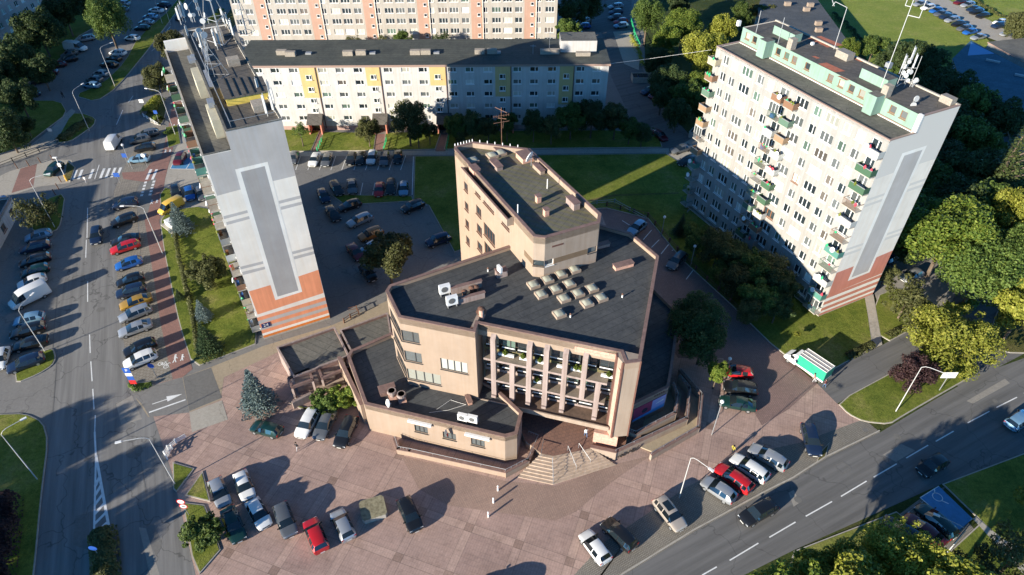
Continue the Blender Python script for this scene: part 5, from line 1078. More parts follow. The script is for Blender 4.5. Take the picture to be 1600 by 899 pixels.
# school roofs upper right
mb = MB(); root = thing("school_building", (*g(1260, 60).xy, 0), "low building with dark felt roof and pale vents behind the mint green roof storey", "building")
sp = [tuple(g(*q, 5).xy) for q in ((1205, -30), (1262, -20), (1322, 62), (1300, 120), (1200, 90), (1185, 10))]; mb.prism(sp, 0, 4.6, M_offw); mb.build("wall", root); mb = MB(); mb.prism(inset(sp, -.2), 4.61, 5.0, M_capg, bitumen("roof_felt_blue", (.085, .09, .095), 1.0, R(20))); mb.build("roof", root)
for x, y in ((295, 90), (650, 105), (590, 175), (775, 395), (780, 500)): m = MB(); m.frame(g(1200 + x / 10, y / 10, 5).xy, (1, .1), 5); m.box((-.7, -.4, 0), (1.0, .6, 1.0), M_peach2); m.build("roof_vent", root)
root = thing("sports_hall", (*g(1540, 120).xy, 0), "shaded hall with a teal roof and bright blue gable below the parked cars", "building"); mb = MB()
tp = [tuple(g(*q, 5).xy) for q in ((1490, 92), (1518, 64), (1555, 84), (1700, 160), (1700, 260), (1600, 200), (1505, 130))]; mb.prism(tp, 0, 4.6, flat("blue_wall", (.22, .38, .60), .7, var=.1)); mb.build("wall", root); mb = MB(); mb.prism(inset(tp, -.25), 4.61, 4.95, M_capg, bitumen("roof_teal", (.05, .12, .17), .8, R(20))); mb.build("roof", root)
mb = MB(); q = [g(*p, 4.97) for p in ((1517, 66), (1554, 84), (1512, 87))]; mb.poly([(a.x, a.y, 4.97) for a in q][::-1], flat("blue_roof_panel", (.12, .30, .55), .6)); mb.build("roof_panel", root)
mb = MB()
for x, y in ((1540, 95), (1585, 118)): mb.frame(g(x, y, 5).xy, (.8, -.55), 4.96); mb.box((0, 0, 0), (3, .6, .4), M_metal)
mb.build("roof_light", root)
root = thing("outbuilding", (*g(1580, 75).xy, 0), "low grey-roofed building at the edge of the car park by the bushes", "building")
tp = [tuple(g(*q, 4).xy) for q in ((1545, 66), (1600, 60), (1700, 110), (1700, 150), (1625, 110))]; mb = MB(); mb.prism(tp, 0, 3.7, M_offw); mb.build("wall", root); mb = MB(); mb.prism(inset(tp, -.2), 3.71, 4.0, M_capg, M_roofA); mb.build("roof", root)
# bin shelter and entrance canopies, low structures
def shelter(px, py, a, b, h, u, label):
    root = thing("bin_shelter", (*g(px, py).xy, 0), label, "shelter"); m = MB(); m.frame(g(px, py).xy, u); 
    m.box((0, 0, 0), (a, .15, h), M_conc); m.box((0, b - .15, 0), (a, b, h), M_conc); m.box((0, .16, 0), (.15, b - .16, h), M_conc); m.build("wall", root)
    for k in range(int(a / 1.3)): m = MB(); m.frame(g(px, py).xy, u); m.box((.3 + 1.3 * k, .5, .05), (1.3 + 1.3 * k, b - .5, 1.15), rnd.choice([BALC[0], M_blue, MATS["blue_plastic"] if "blue_plastic" in MATS else M_blue])); m.box((.28 + 1.3 * k, .45, 1.15), (1.32 + 1.3 * k, b - .45, 1.25), M_black); m.build("bin", root)
shelter(988, 130, 5, 3, 1.4, (1, 0), "open concrete bin shelter beside the back lane under the trees"); shelter(1075, 215, 4, 2.5, 1.4, (.8, -.5), "open bin enclosure at the left foot of the white balcony tower")
# ------------------------------------------------------------------ trees and shrubs
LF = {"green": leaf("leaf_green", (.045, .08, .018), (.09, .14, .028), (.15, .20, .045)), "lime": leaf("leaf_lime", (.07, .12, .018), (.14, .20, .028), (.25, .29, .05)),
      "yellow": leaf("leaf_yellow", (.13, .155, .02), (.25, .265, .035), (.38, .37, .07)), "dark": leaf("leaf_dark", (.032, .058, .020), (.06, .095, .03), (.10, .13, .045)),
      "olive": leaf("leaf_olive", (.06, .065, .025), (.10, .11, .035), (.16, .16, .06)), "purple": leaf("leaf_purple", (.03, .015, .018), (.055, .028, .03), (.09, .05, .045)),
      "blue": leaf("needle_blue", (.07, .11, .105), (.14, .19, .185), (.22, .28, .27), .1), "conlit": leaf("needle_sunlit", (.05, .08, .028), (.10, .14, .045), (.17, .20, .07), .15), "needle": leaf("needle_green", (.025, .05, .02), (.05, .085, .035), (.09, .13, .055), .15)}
def crown(seed, n, lobes, leafs, spread=1.0, tall=1.0, hollow=.55):
    r = random.Random(seed); v = []; f = []; L_ = []
    for k in range(lobes):
        t = r.uniform(0, 2 * math.pi); z = r.uniform(-.75, .85); q = math.sqrt(max(0, 1 - z * z)) * r.uniform(.35, .86) * spread
        L_.append((q * math.cos(t), q * math.sin(t), z * .74 * tall, r.uniform(.15, .36)))
    for k in range(10):
        t = r.uniform(0, 2 * math.pi); z = r.uniform(-.5, .9); q = math.sqrt(max(0, 1 - z * z)) * r.uniform(.88, 1.08) * spread; L_.append((q * math.cos(t), q * math.sin(t), z * .85 * tall, r.uniform(.09, .17)))
    L_ += [(0, 0, -.1, .48), (.05, 0, .35 * tall, .36)]
    W_ = [l[3] ** 2 for l in L_]
    for _ in range(n):
        l = r.choices(L_, W_)[0]
        d = Vector((r.gauss(0, 1), r.gauss(0, 1), r.gauss(0, 1) + .25)).normalized(); rad = l[3] * (hollow + (1.12 - hollow) * r.random() ** .6)
        c = (Vector(l[:3]) + d * rad) * .86; nn = (d + Vector((r.gauss(0, .55), r.gauss(0, .55), r.gauss(0, .55) + .3))).normalized()
        a = nn.orthogonal().normalized(); a.rotate(Matrix.Rotation(r.uniform(0, 6.28), 3, nn)); b = nn.cross(a); s = leafs * r.uniform(.55, 1.35); i = len(v)
        v += [tuple(c + a * s), tuple(c + b * s * .62 + nn * s * .15), tuple(c - a * s), tuple(c - b * s * .62 + nn * s * .15)]; f.append((i, i + 1, i + 2, i + 3))
    me = bpy.data.meshes.new("crown"); me.from_pydata(v, [], f); me.materials.append(LF["green"]); me.update(); return me
def conifer(seed, tiers, leafs, droop=.25):
    r = random.Random(seed); v = []; f = []
    for t in range(tiers):
        z = 1 - (t / tiers) ** .92; R_ = .06 + (1 - z) * .94; nb = max(5, int(6 + 12 * R_)); ph = r.uniform(0, 6)
        for k in range(nb):
            a = ph + 2 * math.pi * k / nb + r.uniform(-.15, .15); ln = R_ * r.uniform(.72, 1.08); m = max(4, int(ln * 26))
            for j in range(m):
                q = (j + .5) / m; wd = .20 * ln * (1 - q) + .03
                for e in range(2):
                    o = r.uniform(-1, 1) * wd; c = Vector((math.cos(a) * ln * q * .5 - math.sin(a) * o, math.sin(a) * ln * q * .5 + math.cos(a) * o, z - droop * ln * q * .32 + r.uniform(-.012, .012)))
                    d = Vector((math.cos(a + r.uniform(-.9, .9)), math.sin(a + r.uniform(-.9, .9)), r.uniform(-.25, .35))).normalized(); s = leafs * r.uniform(.6, 1.3); b = d.cross(Vector((r.uniform(-.5, .5), r.uniform(-.5, .5), 1))).normalized(); i = len(v)
                    v += [tuple(c + d * s), tuple(c + b * s * .5), tuple(c - d * s * .6), tuple(c - b * s * .5)]; f.append((i, i + 1, i + 2, i + 3))
    me = bpy.data.meshes.new("crown"); me.from_pydata(v, [], f); me.materials.append(LF["needle"]); me.update(); return me
CR = {"a": crown(1, 9500, 26, .044), "b": crown(2, 9500, 34, .042, 1.05, 1.15), "c": crown(3, 9500, 20, .046, 1.0, .95), "thin": crown(4, 2600, 20, .05, 1.15, 1.0, .3), "bush": crown(5, 4500, 14, .07, 1.1, .8),
      "big": crown(6, 18000, 60, .031, 1.08, 1.05), "con": conifer(7, 20, .030), "con2": conifer(8, 24, .026, .6)}
def trunkmesh(seed):
    r = random.Random(seed); m = MB(); m.tube([(0, 0, -.02), (.01, 0, .3), (-.01, .01, .6), (0, 0, .85)], [.034, .026, .02, .008], M_trunk, 7)
    for k in range(7):
        a = r.uniform(0, 6.28); z = r.uniform(.35, .68); m.tube([(0, 0, z), (math.cos(a) * .1, math.sin(a) * .1, z + .1), (math.cos(a) * .22, math.sin(a) * .22, z + .16)], [.014, .009, .004], M_trunk, 5)
    return m.mesh("trunk")
TR = [trunkmesh(k) for k in range(3)]
def tree(px, py, zc, rad, kind, mat, label, h=None, name="tree", group=None, cat="tree", ground=None, bark=None):
    """crown centre seen at (px,py) when zc metres up"""
    c = Vector(ground + (zc,)) if ground else g(px, py, zc); con = kind.startswith("con")
    root = thing(name, (c.x, c.y, 0), label, cat, group, rnd.uniform(0, 6.28)); H_ = h or (zc + rad)
    o = link("crown", CR[kind], root, (0, 0, 0.4 if con else zc))
    o.scale = (rad * 2, rad * 2, H_ - .4) if con else (rad * rnd.uniform(.88, 1.1), rad * rnd.uniform(.88, 1.1), rad * rnd.uniform(.82, 1.12) if kind != "bush" else rad * .8)
    o.material_slots[0].link = 'OBJECT'; o.material_slots[0].material = LF[mat]
    if kind != "bush" or zc > 2.5:
        t = link("trunk", TR[rnd.randrange(3)], root); tz = H_ if con else zc + rad * .55; t.scale = (tz * .8, tz * .8, tz)
        if bark: t.material_slots[0].link = 'OBJECT'; t.material_slots[0].material = bark
    return root
T_ = [
 (165, 30, 9, 6.0, "big", "green", "sunlit green tree rising out of the shaded car park at the top left"),
 (266, 72, 5, 4.6, "a", "olive", "olive tree at the far left corner of the tower with roof antennas", ), (246, 122, 3.6, 3.8, "b", "olive", "small round tree left of the antenna tower's roof, above the yellow shrubs"),
 (57, 330, 3.5, 4.0, "thin", "olive", "flat-topped pine on the small island next to the white house"),
 (322, 425, 3.0, 3.3, "a", "olive", "round bush on the lawn beside the balconies of the striped tower"),
 (605, 398, 6.0, 4.8, "a", "olive", "dark tree with yellowing leaves between cars in the shaded middle car park"),
 (468, 203, 4.0, 2.2, "thin", "green", "small pale-stemmed tree left of the first entrance porch"), (574, 202, 4.2, 2.9, "b", "olive", "round tree on the sunlit lawn before the second entrance"),
 (637, 185, 6.5, 4.2, "b", "olive", "largest tree before the long white block, standing in the sun"), (652, 205, 4, 2.5, "c", "green", "small tree tucked under the largest tree before the white block"), (670, 203, 3.6, 2.2, "a", "dark", "small dark tree just left of the shaded third porch"),
 (1122, 580, 3.6, 1.9, "c", "lime", "little sunlit pine beside the red car at the ramp"),
 (1090, 500, 6.0, 4.4, "big", "dark", "tall dark tree against the east side of the office building"), (1098, 535, 4.5, 3.4, "b", "dark", "lower dark tree right next to the ramp"),
 (1482, 368, 8.5, 8.0, "big", "lime", "huge bright green tree right of the white tower's red base"), (1535, 425, 7, 6.2, "big", "green", "broad mid-green tree below and right of the huge bright one"),
 (1596, 400, 8, 5.5, "big", "green", "green tree cut by the right edge above the yellow one"), (1602, 480, 6.5, 5.0, "a", "yellow", "bright yellow-green tree cut by the right edge beside the side road"),
 (1486, 535, 4.2, 6.0, "big", "yellow", "wide yellow-leaved tree on the grass island by the street"), (1429, 582, 2.8, 3.2, "b", "purple", "dark purple-leaved tree under the curved street lamp"),
 (1418, 468, 4.0, 4.2, "thin", "olive", "sparse leaning tree on the lawn beside the silver car"), (1385, 428, 2.8, 2.2, "thin", "olive", "small sparse tree at the corner of the red gable base"),
 (1588, 335, 9, 5.0, "b", "yellow", "yellowish tree below the big spruce at the right edge"), (1240, 478, 2.5, 1.3, "thin", "lime", "slender sunlit sapling at the corner of the shaded trees"),
 (1246, 522, 1.2, .6, "bush", "yellow", "tiny yellow sapling on the lawn by the green truck"),
 (318, 832, 1.7, 2.9, "bush", "green", "large round bush beside the dark green car at the plaza's left corner"),
 (505, 628, 1.3, 2.2, "bush", "green", "clipped green shrubs in front of the annex, left clump"), (537, 620, 1.4, 2.4, "bush", "lime", "sunlit shrub clump against the low wing's side wall"),
 (1266, 896, 7.0, 3.0, "a", "yellow", "yellow-green tree at the bottom edge, leftmost of the roadside trees"), (1325, 893, 7.5, 3.2, "b", "yellow", "yellow-green roadside tree between two others at the bottom edge"),
 (1408, 880, 7.5, 4.4, "big", "yellow", "largest yellow-green roadside tree next to the dark red car"), (1590, 868, 6, 3.4, "thin", "olive", "sparse olive tree in the bottom right corner"), (1530, 890, 5, 3.0, "thin", "olive", "thin tree left of the bottom right corner tree"),
 (1012, 25, 8, 5.5, "big", "green", "tall mid-green tree beside the back lane, topmost of its cluster"), (1068, 40, 8, 5.5, "big", "lime", "bright green tree at the top of the sunlit cluster left of the mint roof"),
 (1042, 62, 7, 4.5, "a", "lime", "sunlit tree leaning over the concrete patch of the back lane"), (1100, 82, 8, 5.8, "big", "yellow", "biggest yellow tree of the cluster left of the mint roof"), (1128, 45, 7, 4.2, "b", "yellow", "yellow-green tree touching the far corner of the mint roof"),
 (1097, 130, 6.5, 4.0, "c", "lime", "sunlit tree directly left of the white tower's top balcony"), (1158, 18, 6, 3.2, "b", "green", "small round tree beyond the mint roof, left of the conifer row"), 
 (1325, 78, 4.5, 3.2, "b", "lime", "sunlit bush right behind the white tower's roof edge"), (1366, 72, 5, 4.2, "a", "green", "green tree at the top of the dark wood behind the tall mast"), (1308, 68, 3.0, 2.2, "a", "lime", "little bright tree by the loop antenna"),
 (1595, 40, 5, 4.6, "a", "olive", "brownish green tree by the parked silver car at the top right corner"),
 (1392, 118, 4, 3, "a", "green", "green tree peeping out behind the mast foot"),
]
for t in T_: tree(*t)
def rows(lst, kinds, mats, labels, group, cat="tree"):
    for i, (px, py, zc, r_) in enumerate(lst): tree(px, py, zc, r_, kinds[i % len(kinds)], mats[i % len(mats)], labels, group=group, cat=cat)
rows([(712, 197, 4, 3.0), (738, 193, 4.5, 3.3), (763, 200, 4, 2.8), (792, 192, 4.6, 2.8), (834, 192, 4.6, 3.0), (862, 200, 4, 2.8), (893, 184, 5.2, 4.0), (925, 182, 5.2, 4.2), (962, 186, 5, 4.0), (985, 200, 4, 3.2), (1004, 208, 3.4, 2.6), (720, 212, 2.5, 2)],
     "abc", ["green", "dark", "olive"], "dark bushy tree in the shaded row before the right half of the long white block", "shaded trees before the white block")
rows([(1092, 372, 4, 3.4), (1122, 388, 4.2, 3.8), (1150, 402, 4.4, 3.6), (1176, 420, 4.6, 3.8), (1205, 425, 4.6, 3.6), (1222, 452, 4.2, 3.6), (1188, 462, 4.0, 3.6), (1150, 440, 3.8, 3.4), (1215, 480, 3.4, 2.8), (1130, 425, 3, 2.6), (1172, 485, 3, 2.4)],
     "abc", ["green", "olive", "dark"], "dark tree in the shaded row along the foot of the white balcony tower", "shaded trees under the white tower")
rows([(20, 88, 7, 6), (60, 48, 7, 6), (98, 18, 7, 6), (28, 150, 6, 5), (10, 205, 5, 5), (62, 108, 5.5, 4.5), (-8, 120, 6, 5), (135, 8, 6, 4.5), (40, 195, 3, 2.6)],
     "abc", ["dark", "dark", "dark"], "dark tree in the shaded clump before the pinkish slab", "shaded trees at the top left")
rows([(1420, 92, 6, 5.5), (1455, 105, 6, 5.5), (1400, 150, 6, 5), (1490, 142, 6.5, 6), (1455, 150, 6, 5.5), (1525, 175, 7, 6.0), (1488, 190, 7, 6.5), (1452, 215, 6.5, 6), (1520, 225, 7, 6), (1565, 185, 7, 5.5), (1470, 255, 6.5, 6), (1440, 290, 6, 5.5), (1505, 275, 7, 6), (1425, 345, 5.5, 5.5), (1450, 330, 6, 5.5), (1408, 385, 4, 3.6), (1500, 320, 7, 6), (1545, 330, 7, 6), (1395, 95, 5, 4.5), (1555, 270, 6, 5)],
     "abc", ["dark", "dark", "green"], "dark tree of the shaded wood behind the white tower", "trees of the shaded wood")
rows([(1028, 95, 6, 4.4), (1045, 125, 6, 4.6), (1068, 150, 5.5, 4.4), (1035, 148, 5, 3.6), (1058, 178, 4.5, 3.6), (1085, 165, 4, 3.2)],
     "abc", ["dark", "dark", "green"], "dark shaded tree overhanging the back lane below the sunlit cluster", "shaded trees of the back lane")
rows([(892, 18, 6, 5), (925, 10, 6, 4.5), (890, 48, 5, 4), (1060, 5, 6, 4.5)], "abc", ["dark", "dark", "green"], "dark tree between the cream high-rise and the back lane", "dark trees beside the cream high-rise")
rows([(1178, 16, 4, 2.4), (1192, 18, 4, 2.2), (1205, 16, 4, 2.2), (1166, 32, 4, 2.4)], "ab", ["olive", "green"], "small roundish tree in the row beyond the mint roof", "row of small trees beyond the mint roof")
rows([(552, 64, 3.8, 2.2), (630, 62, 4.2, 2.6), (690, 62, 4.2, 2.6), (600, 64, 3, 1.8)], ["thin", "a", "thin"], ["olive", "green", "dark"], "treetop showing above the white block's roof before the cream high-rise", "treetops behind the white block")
for px, py, zc, r_ in ((105, 690, 10, 3.4), (98, 790, 10, 4.4), (118, 765, 11, 2.8), (100, 868, 10, 4.6), (85, 910, 10, 4.0), (20, 700, 10, 4.0), (15, 800, 9, 4.0), (40, 745, 9, 3.5)):
    q = g(px, py).xy - L.xy.normalized() * zc / math.tan(SUN_EL); tree(0, 0, zc, r_, "abc"[int(px) % 3], "green", "tall green tree left of the lawn beside the street", h=zc + 3, group="trees left of the street lawn", ground=(q.x, q.y))
rows([(1480, 925, 9, 5), (1660, 790, 7, 5), (1350, 930, 9, 5), (1250, 945, 9, 5)], "abc", ["yellow", "lime"], "roadside tree past the lower edge", "roadside trees at the lower right")
def con(base, rad, h, kind, mat, label, group=None, name="spruce_tree"):
    b = g(*base); return tree(0, 0, 0, rad, kind, mat, label, h=h, name=name, group=group, ground=(b.x, b.y))
con((407, 638), 3.0, 7.4, "con", "blue", "blue spruce standing beside the annex and the parked cars")
con((286, 362), 2.6, 6.2, "con", "blue", "grey-blue spruce next to the yellow van"); con((320, 500), 1.6, 4.0, "con", "blue", "smaller pale spruce on the narrow lawn, above the dark one"); con((330, 552), 2.4, 5.8, "con", "needle", "dark green spruce at the lower end of the narrow lawn")
con((1532, 335), 6.5, 19, "con2", "conlit", "tall drooping spruce in the sun at the right edge of the wood"); con((1600, 300), 5.5, 19, "con2", "conlit", "second tall spruce, cut by the right edge of the view"); con((1062, 368), 1.8, 4.5, "con", "needle", "small dark conifer by the lane at the white tower's far corner")
con((668, 212), 1.0, 4.2, "con", "dark", "narrow dark conifer between the small trees before the white block"); con((283, 470), .9, 2.4, "con", "needle", "low narrow evergreen in the hedge line of the lawn")
# hedges and shrub beds
def hedge(pts, w, h, mat, label, z=0.15, name="hedge", n=2600, cat="hedge"):
    p = [g(*q).xy for q in pts]; r = random.Random(len(pts) * 7 + int(pts[0][0])); segs = [(a, b, (b - a).length) for a, b in zip(p, p[1:])]; v = []; f = []
    for _ in range(n):
        a, b, l = r.choices(segs, [s[2] for s in segs])[0]; t = r.random(); u = (b - a) / l; nn = Vector((-u.y, u.x)); o = r.gauss(0, .42); o = max(-1, min(1, o))
        zz = z + h * math.sqrt(max(0, 1 - o * o)) * (0.35 + .65 * r.random() ** .3) * (.8 + .3 * math.sin(t * l * 1.3) * math.sin(t * l * .51)); q = a + (b - a) * t + nn * o * w / 2
        c = Vector((q.x, q.y, zz)); d = Vector((nn.x * o + r.gauss(0, .4), nn.y * o + r.gauss(0, .4), .8)).normalized(); e = d.orthogonal().normalized(); e.rotate(Matrix.Rotation(r.uniform(0, 6), 3, d)); k = d.cross(e); s = r.uniform(.1, .24); i = len(v)
        v += [tuple(c + e * s), tuple(c + k * s * .7), tuple(c - e * s), tuple(c - k * s * .7)]; f.append((i, i + 1, i + 2, i + 3))
    me = bpy.data.meshes.new(name); bz = p[0]; me.from_pydata([(a - bz.x, b - bz.y, c) for a, b, c in v], [], f); me.materials.append(LF[mat]); me.update()
    o = link(name, me, None, (bz.x, bz.y, 0)); return tag(o, label, cat)
hedge([(273, 350), (280, 400), (292, 450), (303, 498), (310, 550)], 1.0, .9, "olive", "low olive hedge dividing the narrow lawn lengthwise")
hedge([(20, 785), (18, 830), (12, 870), (5, 930)], 2.4, 3.0, "purple", "tall dark purple hedge near the bottom left corner", n=5000)
hedge([(160, 832), (164, 860), (166, 899), (166, 950)], 3.0, 1.2, "olive", "trimmed hedge filling the street's central island", n=6000)
hedge([(95, 222), (115, 205), (140, 190)], 2.8, 1.0, "olive", "yellow-green shrub bed at the street corner with the lamp", n=3500)
hedge([(230, 180), (240, 165), (252, 158)], 3.2, 1.6, "yellow", "yellowish shrubs at the street's edge left of the antenna tower", n=3500); hedge([(243, 185), (250, 190)], 2.4, 1.0, "lime", "bright green low shrubs beside the blue road sign", n=1500)
hedge([(1322, 560), (1345, 549), (1362, 541)], 1.2, .8, "olive", "short clipped hedge at the lawn edge behind the green truck", n=1500); hedge([(1384, 528), (1410, 516), (1436, 503)], 1.2, .8, "olive", "short clipped hedge beside the footpath near the sparse tree", n=1500)
hedge([(985, 60), (998, 85), (1004, 108)], 1.4, 1.3, "yellow", "yellow-green hedge along the concrete patch of the back lane", n=1600); hedge([(1502, -8), (1560, 28), (1640, 60)], 2.0, 1.2, "olive", "scrubby hedge at the very top right edge of the field", n=2500)
hedge([(1300, 25), (1330, 50), (1352, 80)], 2.2, 1.4, "dark", "dark hedge along the field behind the school roof", n=2500); hedge([(348, 20), (330, 40)], 3, 1.6, "lime", "sunlit shrubs between the antennas and the cream high-rise", n=1500)
hedge([(1520, 476), (1492, 488), (1475, 480)], 2.0, 1.0, "lime", "low green shrubs at the end of the side road", n=1500); hedge([(204, 602), (214, 612), (238, 601)], .7, .35, "green", "thin weedy strip at the tip of the parking kerb", n=500)
hedge([(258, 212), (270, 205)], 1.6, .7, "green", "small green patch of shrubs below the third street lamp", n=700); hedge([(70, 352), (95, 310)], 1.0, .5, "olive", "weedy rim of the small pine island", n=500)
for s, z in PLANTS:
    c = cf(s, 1.1); q = link("potted_plant", CR["bush"], None, (c.x, c.y, z + .55)); q.scale = (.4, .4, .6); q.material_slots[0].link = 'OBJECT'; q.material_slots[0].material = LF["lime"]
    tag(q, "leafy green pot plant in a white box on the gridded balcony front", "plant", "pot plants on the balcony front")

# ------------------------------------------------------------------ cars
CARP = {}
def paint(nm, c, metal=.5):
    if nm in CARP: return CARP[nm]
    m, N, Lk, P = nt("paint_" + nm); P.inputs["Base Color"].default_value = (*c, 1); P.inputs["Metallic"].default_value = metal; P.inputs["Roughness"].default_value = .32; P.inputs["Coat Weight"].default_value = .7; P.inputs["Coat Roughness"].default_value = .05
    CARP[nm] = m; return m
PC = {"white": ((.72, .72, .70), 0), "silver": ((.42, .44, .46), .5), "grey": ((.14, .15, .16), .4), "black": ((.012, .013, .015), .2), "navy": ((.015, .03, .07), .3), "blue": ((.02, .12, .42), .2), "sky": ((.20, .36, .50), .3), "red": ((.50, .015, .02), .1),
      "maroon": ((.12, .012, .018), .2), "gold": ((.45, .26, .04), .3), "orange": ((.38, .15, .03), .2), "beige": ((.50, .43, .36), .3), "dgreen": ((.01, .045, .04), .3), "yellow": ((.72, .45, .06), 0)}
for k, (c, m_) in PC.items(): paint(k, c, m_)
M_hl = flat("headlamp_glass", (.65, .68, .70), .1, .2); M_tl = flat("tail_lamp_red", (.35, .01, .01), .3); M_rim = flat("wheel_rim", (.42, .43, .44), .35, .6); M_plate = flat("plate_white", (.6, .6, .58), .5)
PROF = {  # x, bottom, belt, top, half width at belt, half width at roof edge, tag (c cowl, r roof, p pillar, b boot)
 "hatch": (4.1, [(2.05, .32, .52, .56, .60, .48, ''), (1.93, .2, .64, .70, .76, .62, ''), (1.55, .18, .75, .84, .84, .70, ''), (1.0, .18, .86, .95, .87, .74, 'w'), (.30, .18, .90, 1.40, .88, .60, 'g'), (-.38, .18, .92, 1.47, .88, .61, 'p'), (-.48, .18, .92, 1.47, .88, .61, 'g'), (-1.2, .18, .94, 1.43, .87, .60, 'p'), (-1.55, .2, .96, 1.36, .86, .57, 'w'), (-1.92, .25, .93, 1.0, .82, .68, ''), (-2.05, .35, .75, .80, .72, .6, '')]),
 "sedan": (4.6, [(2.3, .32, .50, .54, .62, .5, ''), (2.15, .2, .62, .68, .78, .64, ''), (1.7, .18, .74, .82, .86, .72, ''), (1.05, .18, .84, .93, .89, .76, 'w'), (.30, .18, .88, 1.36, .90, .60, 'g'), (-.42, .18, .9, 1.42, .90, .61, 'p'), (-.52, .18, .9, 1.42, .90, .61, 'g'), (-1.15, .18, .92, 1.37, .89, .59, 'w'), (-1.75, .2, .95, 1.03, .87, .74, ''), (-2.2, .25, .92, .98, .82, .68, ''), (-2.3, .35, .75, .8, .74, .6, '')]),
 "wagon": (4.65, [(2.32, .32, .52, .56, .62, .5, ''), (2.17, .2, .64, .70, .78, .64, ''), (1.7, .18, .76, .84, .86, .72, ''), (1.1, .18, .86, .95, .89, .76, 'w'), (.4, .18, .90, 1.40, .90, .62, 'g'), (-.38, .18, .92, 1.47, .90, .63, 'p'), (-.48, .18, .92, 1.47, .90, .63, 'g'), (-1.3, .18, .94, 1.45, .89, .62, 'p'), (-1.4, .18, .94, 1.45, .89, .62, 'g'), (-1.9, .2, .96, 1.38, .87, .59, 'w'), (-2.2, .25, .95, 1.0, .84, .7, ''), (-2.32, .35, .78, .82, .74, .6, '')]),
 "suv": (4.5, [(2.25, .4, .64, .68, .66, .54, ''), (2.12, .28, .80, .86, .82, .68, ''), (1.7, .26, .92, 1.0, .90, .76, ''), (1.15, .26, 1.02, 1.1, .92, .78, 'w'), (.5, .26, 1.05, 1.58, .93, .66, 'g'), (-.35, .26, 1.07, 1.67, .93, .67, 'p'), (-.45, .26, 1.07, 1.67, .93, .67, 'g'), (-1.3, .26, 1.08, 1.64, .92, .66, 'p'), (-1.4, .26, 1.08, 1.64, .92, .66, 'g'), (-1.85, .28, 1.1, 1.56, .90, .63, 'w'), (-2.15, .35, 1.05, 1.12, .86, .74, ''), (-2.25, .45, .88, .92, .78, .62, '')]),
 "van": (5.6, [(2.8, .4, .7, .74, .76, .6, ''), (2.65, .28, .9, .96, .9, .74, ''), (2.1, .26, 1.12, 1.22, .97, .82, 'w'), (1.35, .26, 1.2, 2.15, .99, .82, 'g'), (.6, .26, 1.25, 2.35, 1.0, .86, ''), (-.8, .26, 1.25, 2.38, 1.0, .87, ''), (-2.5, .28, 1.25, 2.36, 1.0, .86, ''), (-2.72, .3, 1.2, 2.28, .98, .82, ''), (-2.8, .4, 1.1, 1.3, .94, .78, '')]),
}
def loft(kind):
    ln, st = PROF[kind]; secs = []
    for x, zb, be, tp, wb, wt, t in st:
        h = [(0, zb), (wb * .86, zb), (wb * .99, zb + .16), (wb * 1.03, (zb + be) / 2 + .04), (wb, be), (wt, tp - (.05 if tp > be + .2 else .015)), (wt * .72, tp), (0, tp + .02)]
        secs.append([(x, y, z) for y, z in h] + [(x, -y, z) for y, z in h[-2:0:-1]])
    n = len(secs[0]); V = [p for s in secs for p in s]; body = []; glass = []
    for i in range(len(secs) - 1):
        t, t2 = st[i][6], st[i + 1][6]
        for j in range(n):
            l = (j + 1) % n; f = (i * n + j, i * n + l, (i + 1) * n + l, (i + 1) * n + j); sj = j if j < 7 else 13 - j
            isg = (t == 'g' and sj == 4) or (i > 0 and st[i][6] == 'w' and st[i][3] < st[i + 1][3] - .2 and sj in (4, 5, 6)) or (t == 'w' and st[i + 1][3] < st[i][3] - .2 and sj in (5, 6))
            (glass if isg else body).append(f)
    body.append(tuple(range(n))); body.append(tuple(range((len(secs) - 1) * n + n - 1, (len(secs) - 1) * n - 1, -1)))
    def mk(name, fs, mat):
        me = bpy.data.meshes.new(name); used = sorted({i for f in fs for i in f}); mp = {a: b for b, a in enumerate(used)}
        me.from_pydata([V[i] for i in used], [], [tuple(mp[i] for i in f) for f in fs]); me.materials.append(mat); me.polygons.foreach_set("use_smooth", [len(f) < 8 for f in fs])
        if name == "body":
            me.materials.append(M_black)
            for pl_, f in zip(me.polygons, fs):
                if len(f) == 4 and f[0] % n in (0, 1, 12, 13, 14 - 1): pl_.material_index = 1
        me.update()
        bm = bmesh.new(); bm.from_mesh(me); bmesh.ops.recalc_face_normals(bm, faces=bm.faces) if name == "body" else None
        for e_ in bm.edges:
            if len(e_.link_faces) == 2 and e_.calc_face_angle() > .62: e_.smooth = False
        bm.to_mesh(me); bm.free(); return me
    b = mk("body", body, CARP["white"]); gl = mk("window_glass", glass, M_carglass)
    return b, gl, ln, st
CM = {}
wr = MB(); wr.tube([(0, -.1, 0), (0, .1, 0)], .32, M_black, 16); WHEEL = wr.mesh("wheel", smooth=False); wr = MB(); wr.tube([(0, -.112, 0), (0, .112, 0)], .19, M_rim, 10); RIM = wr.mesh("rim")
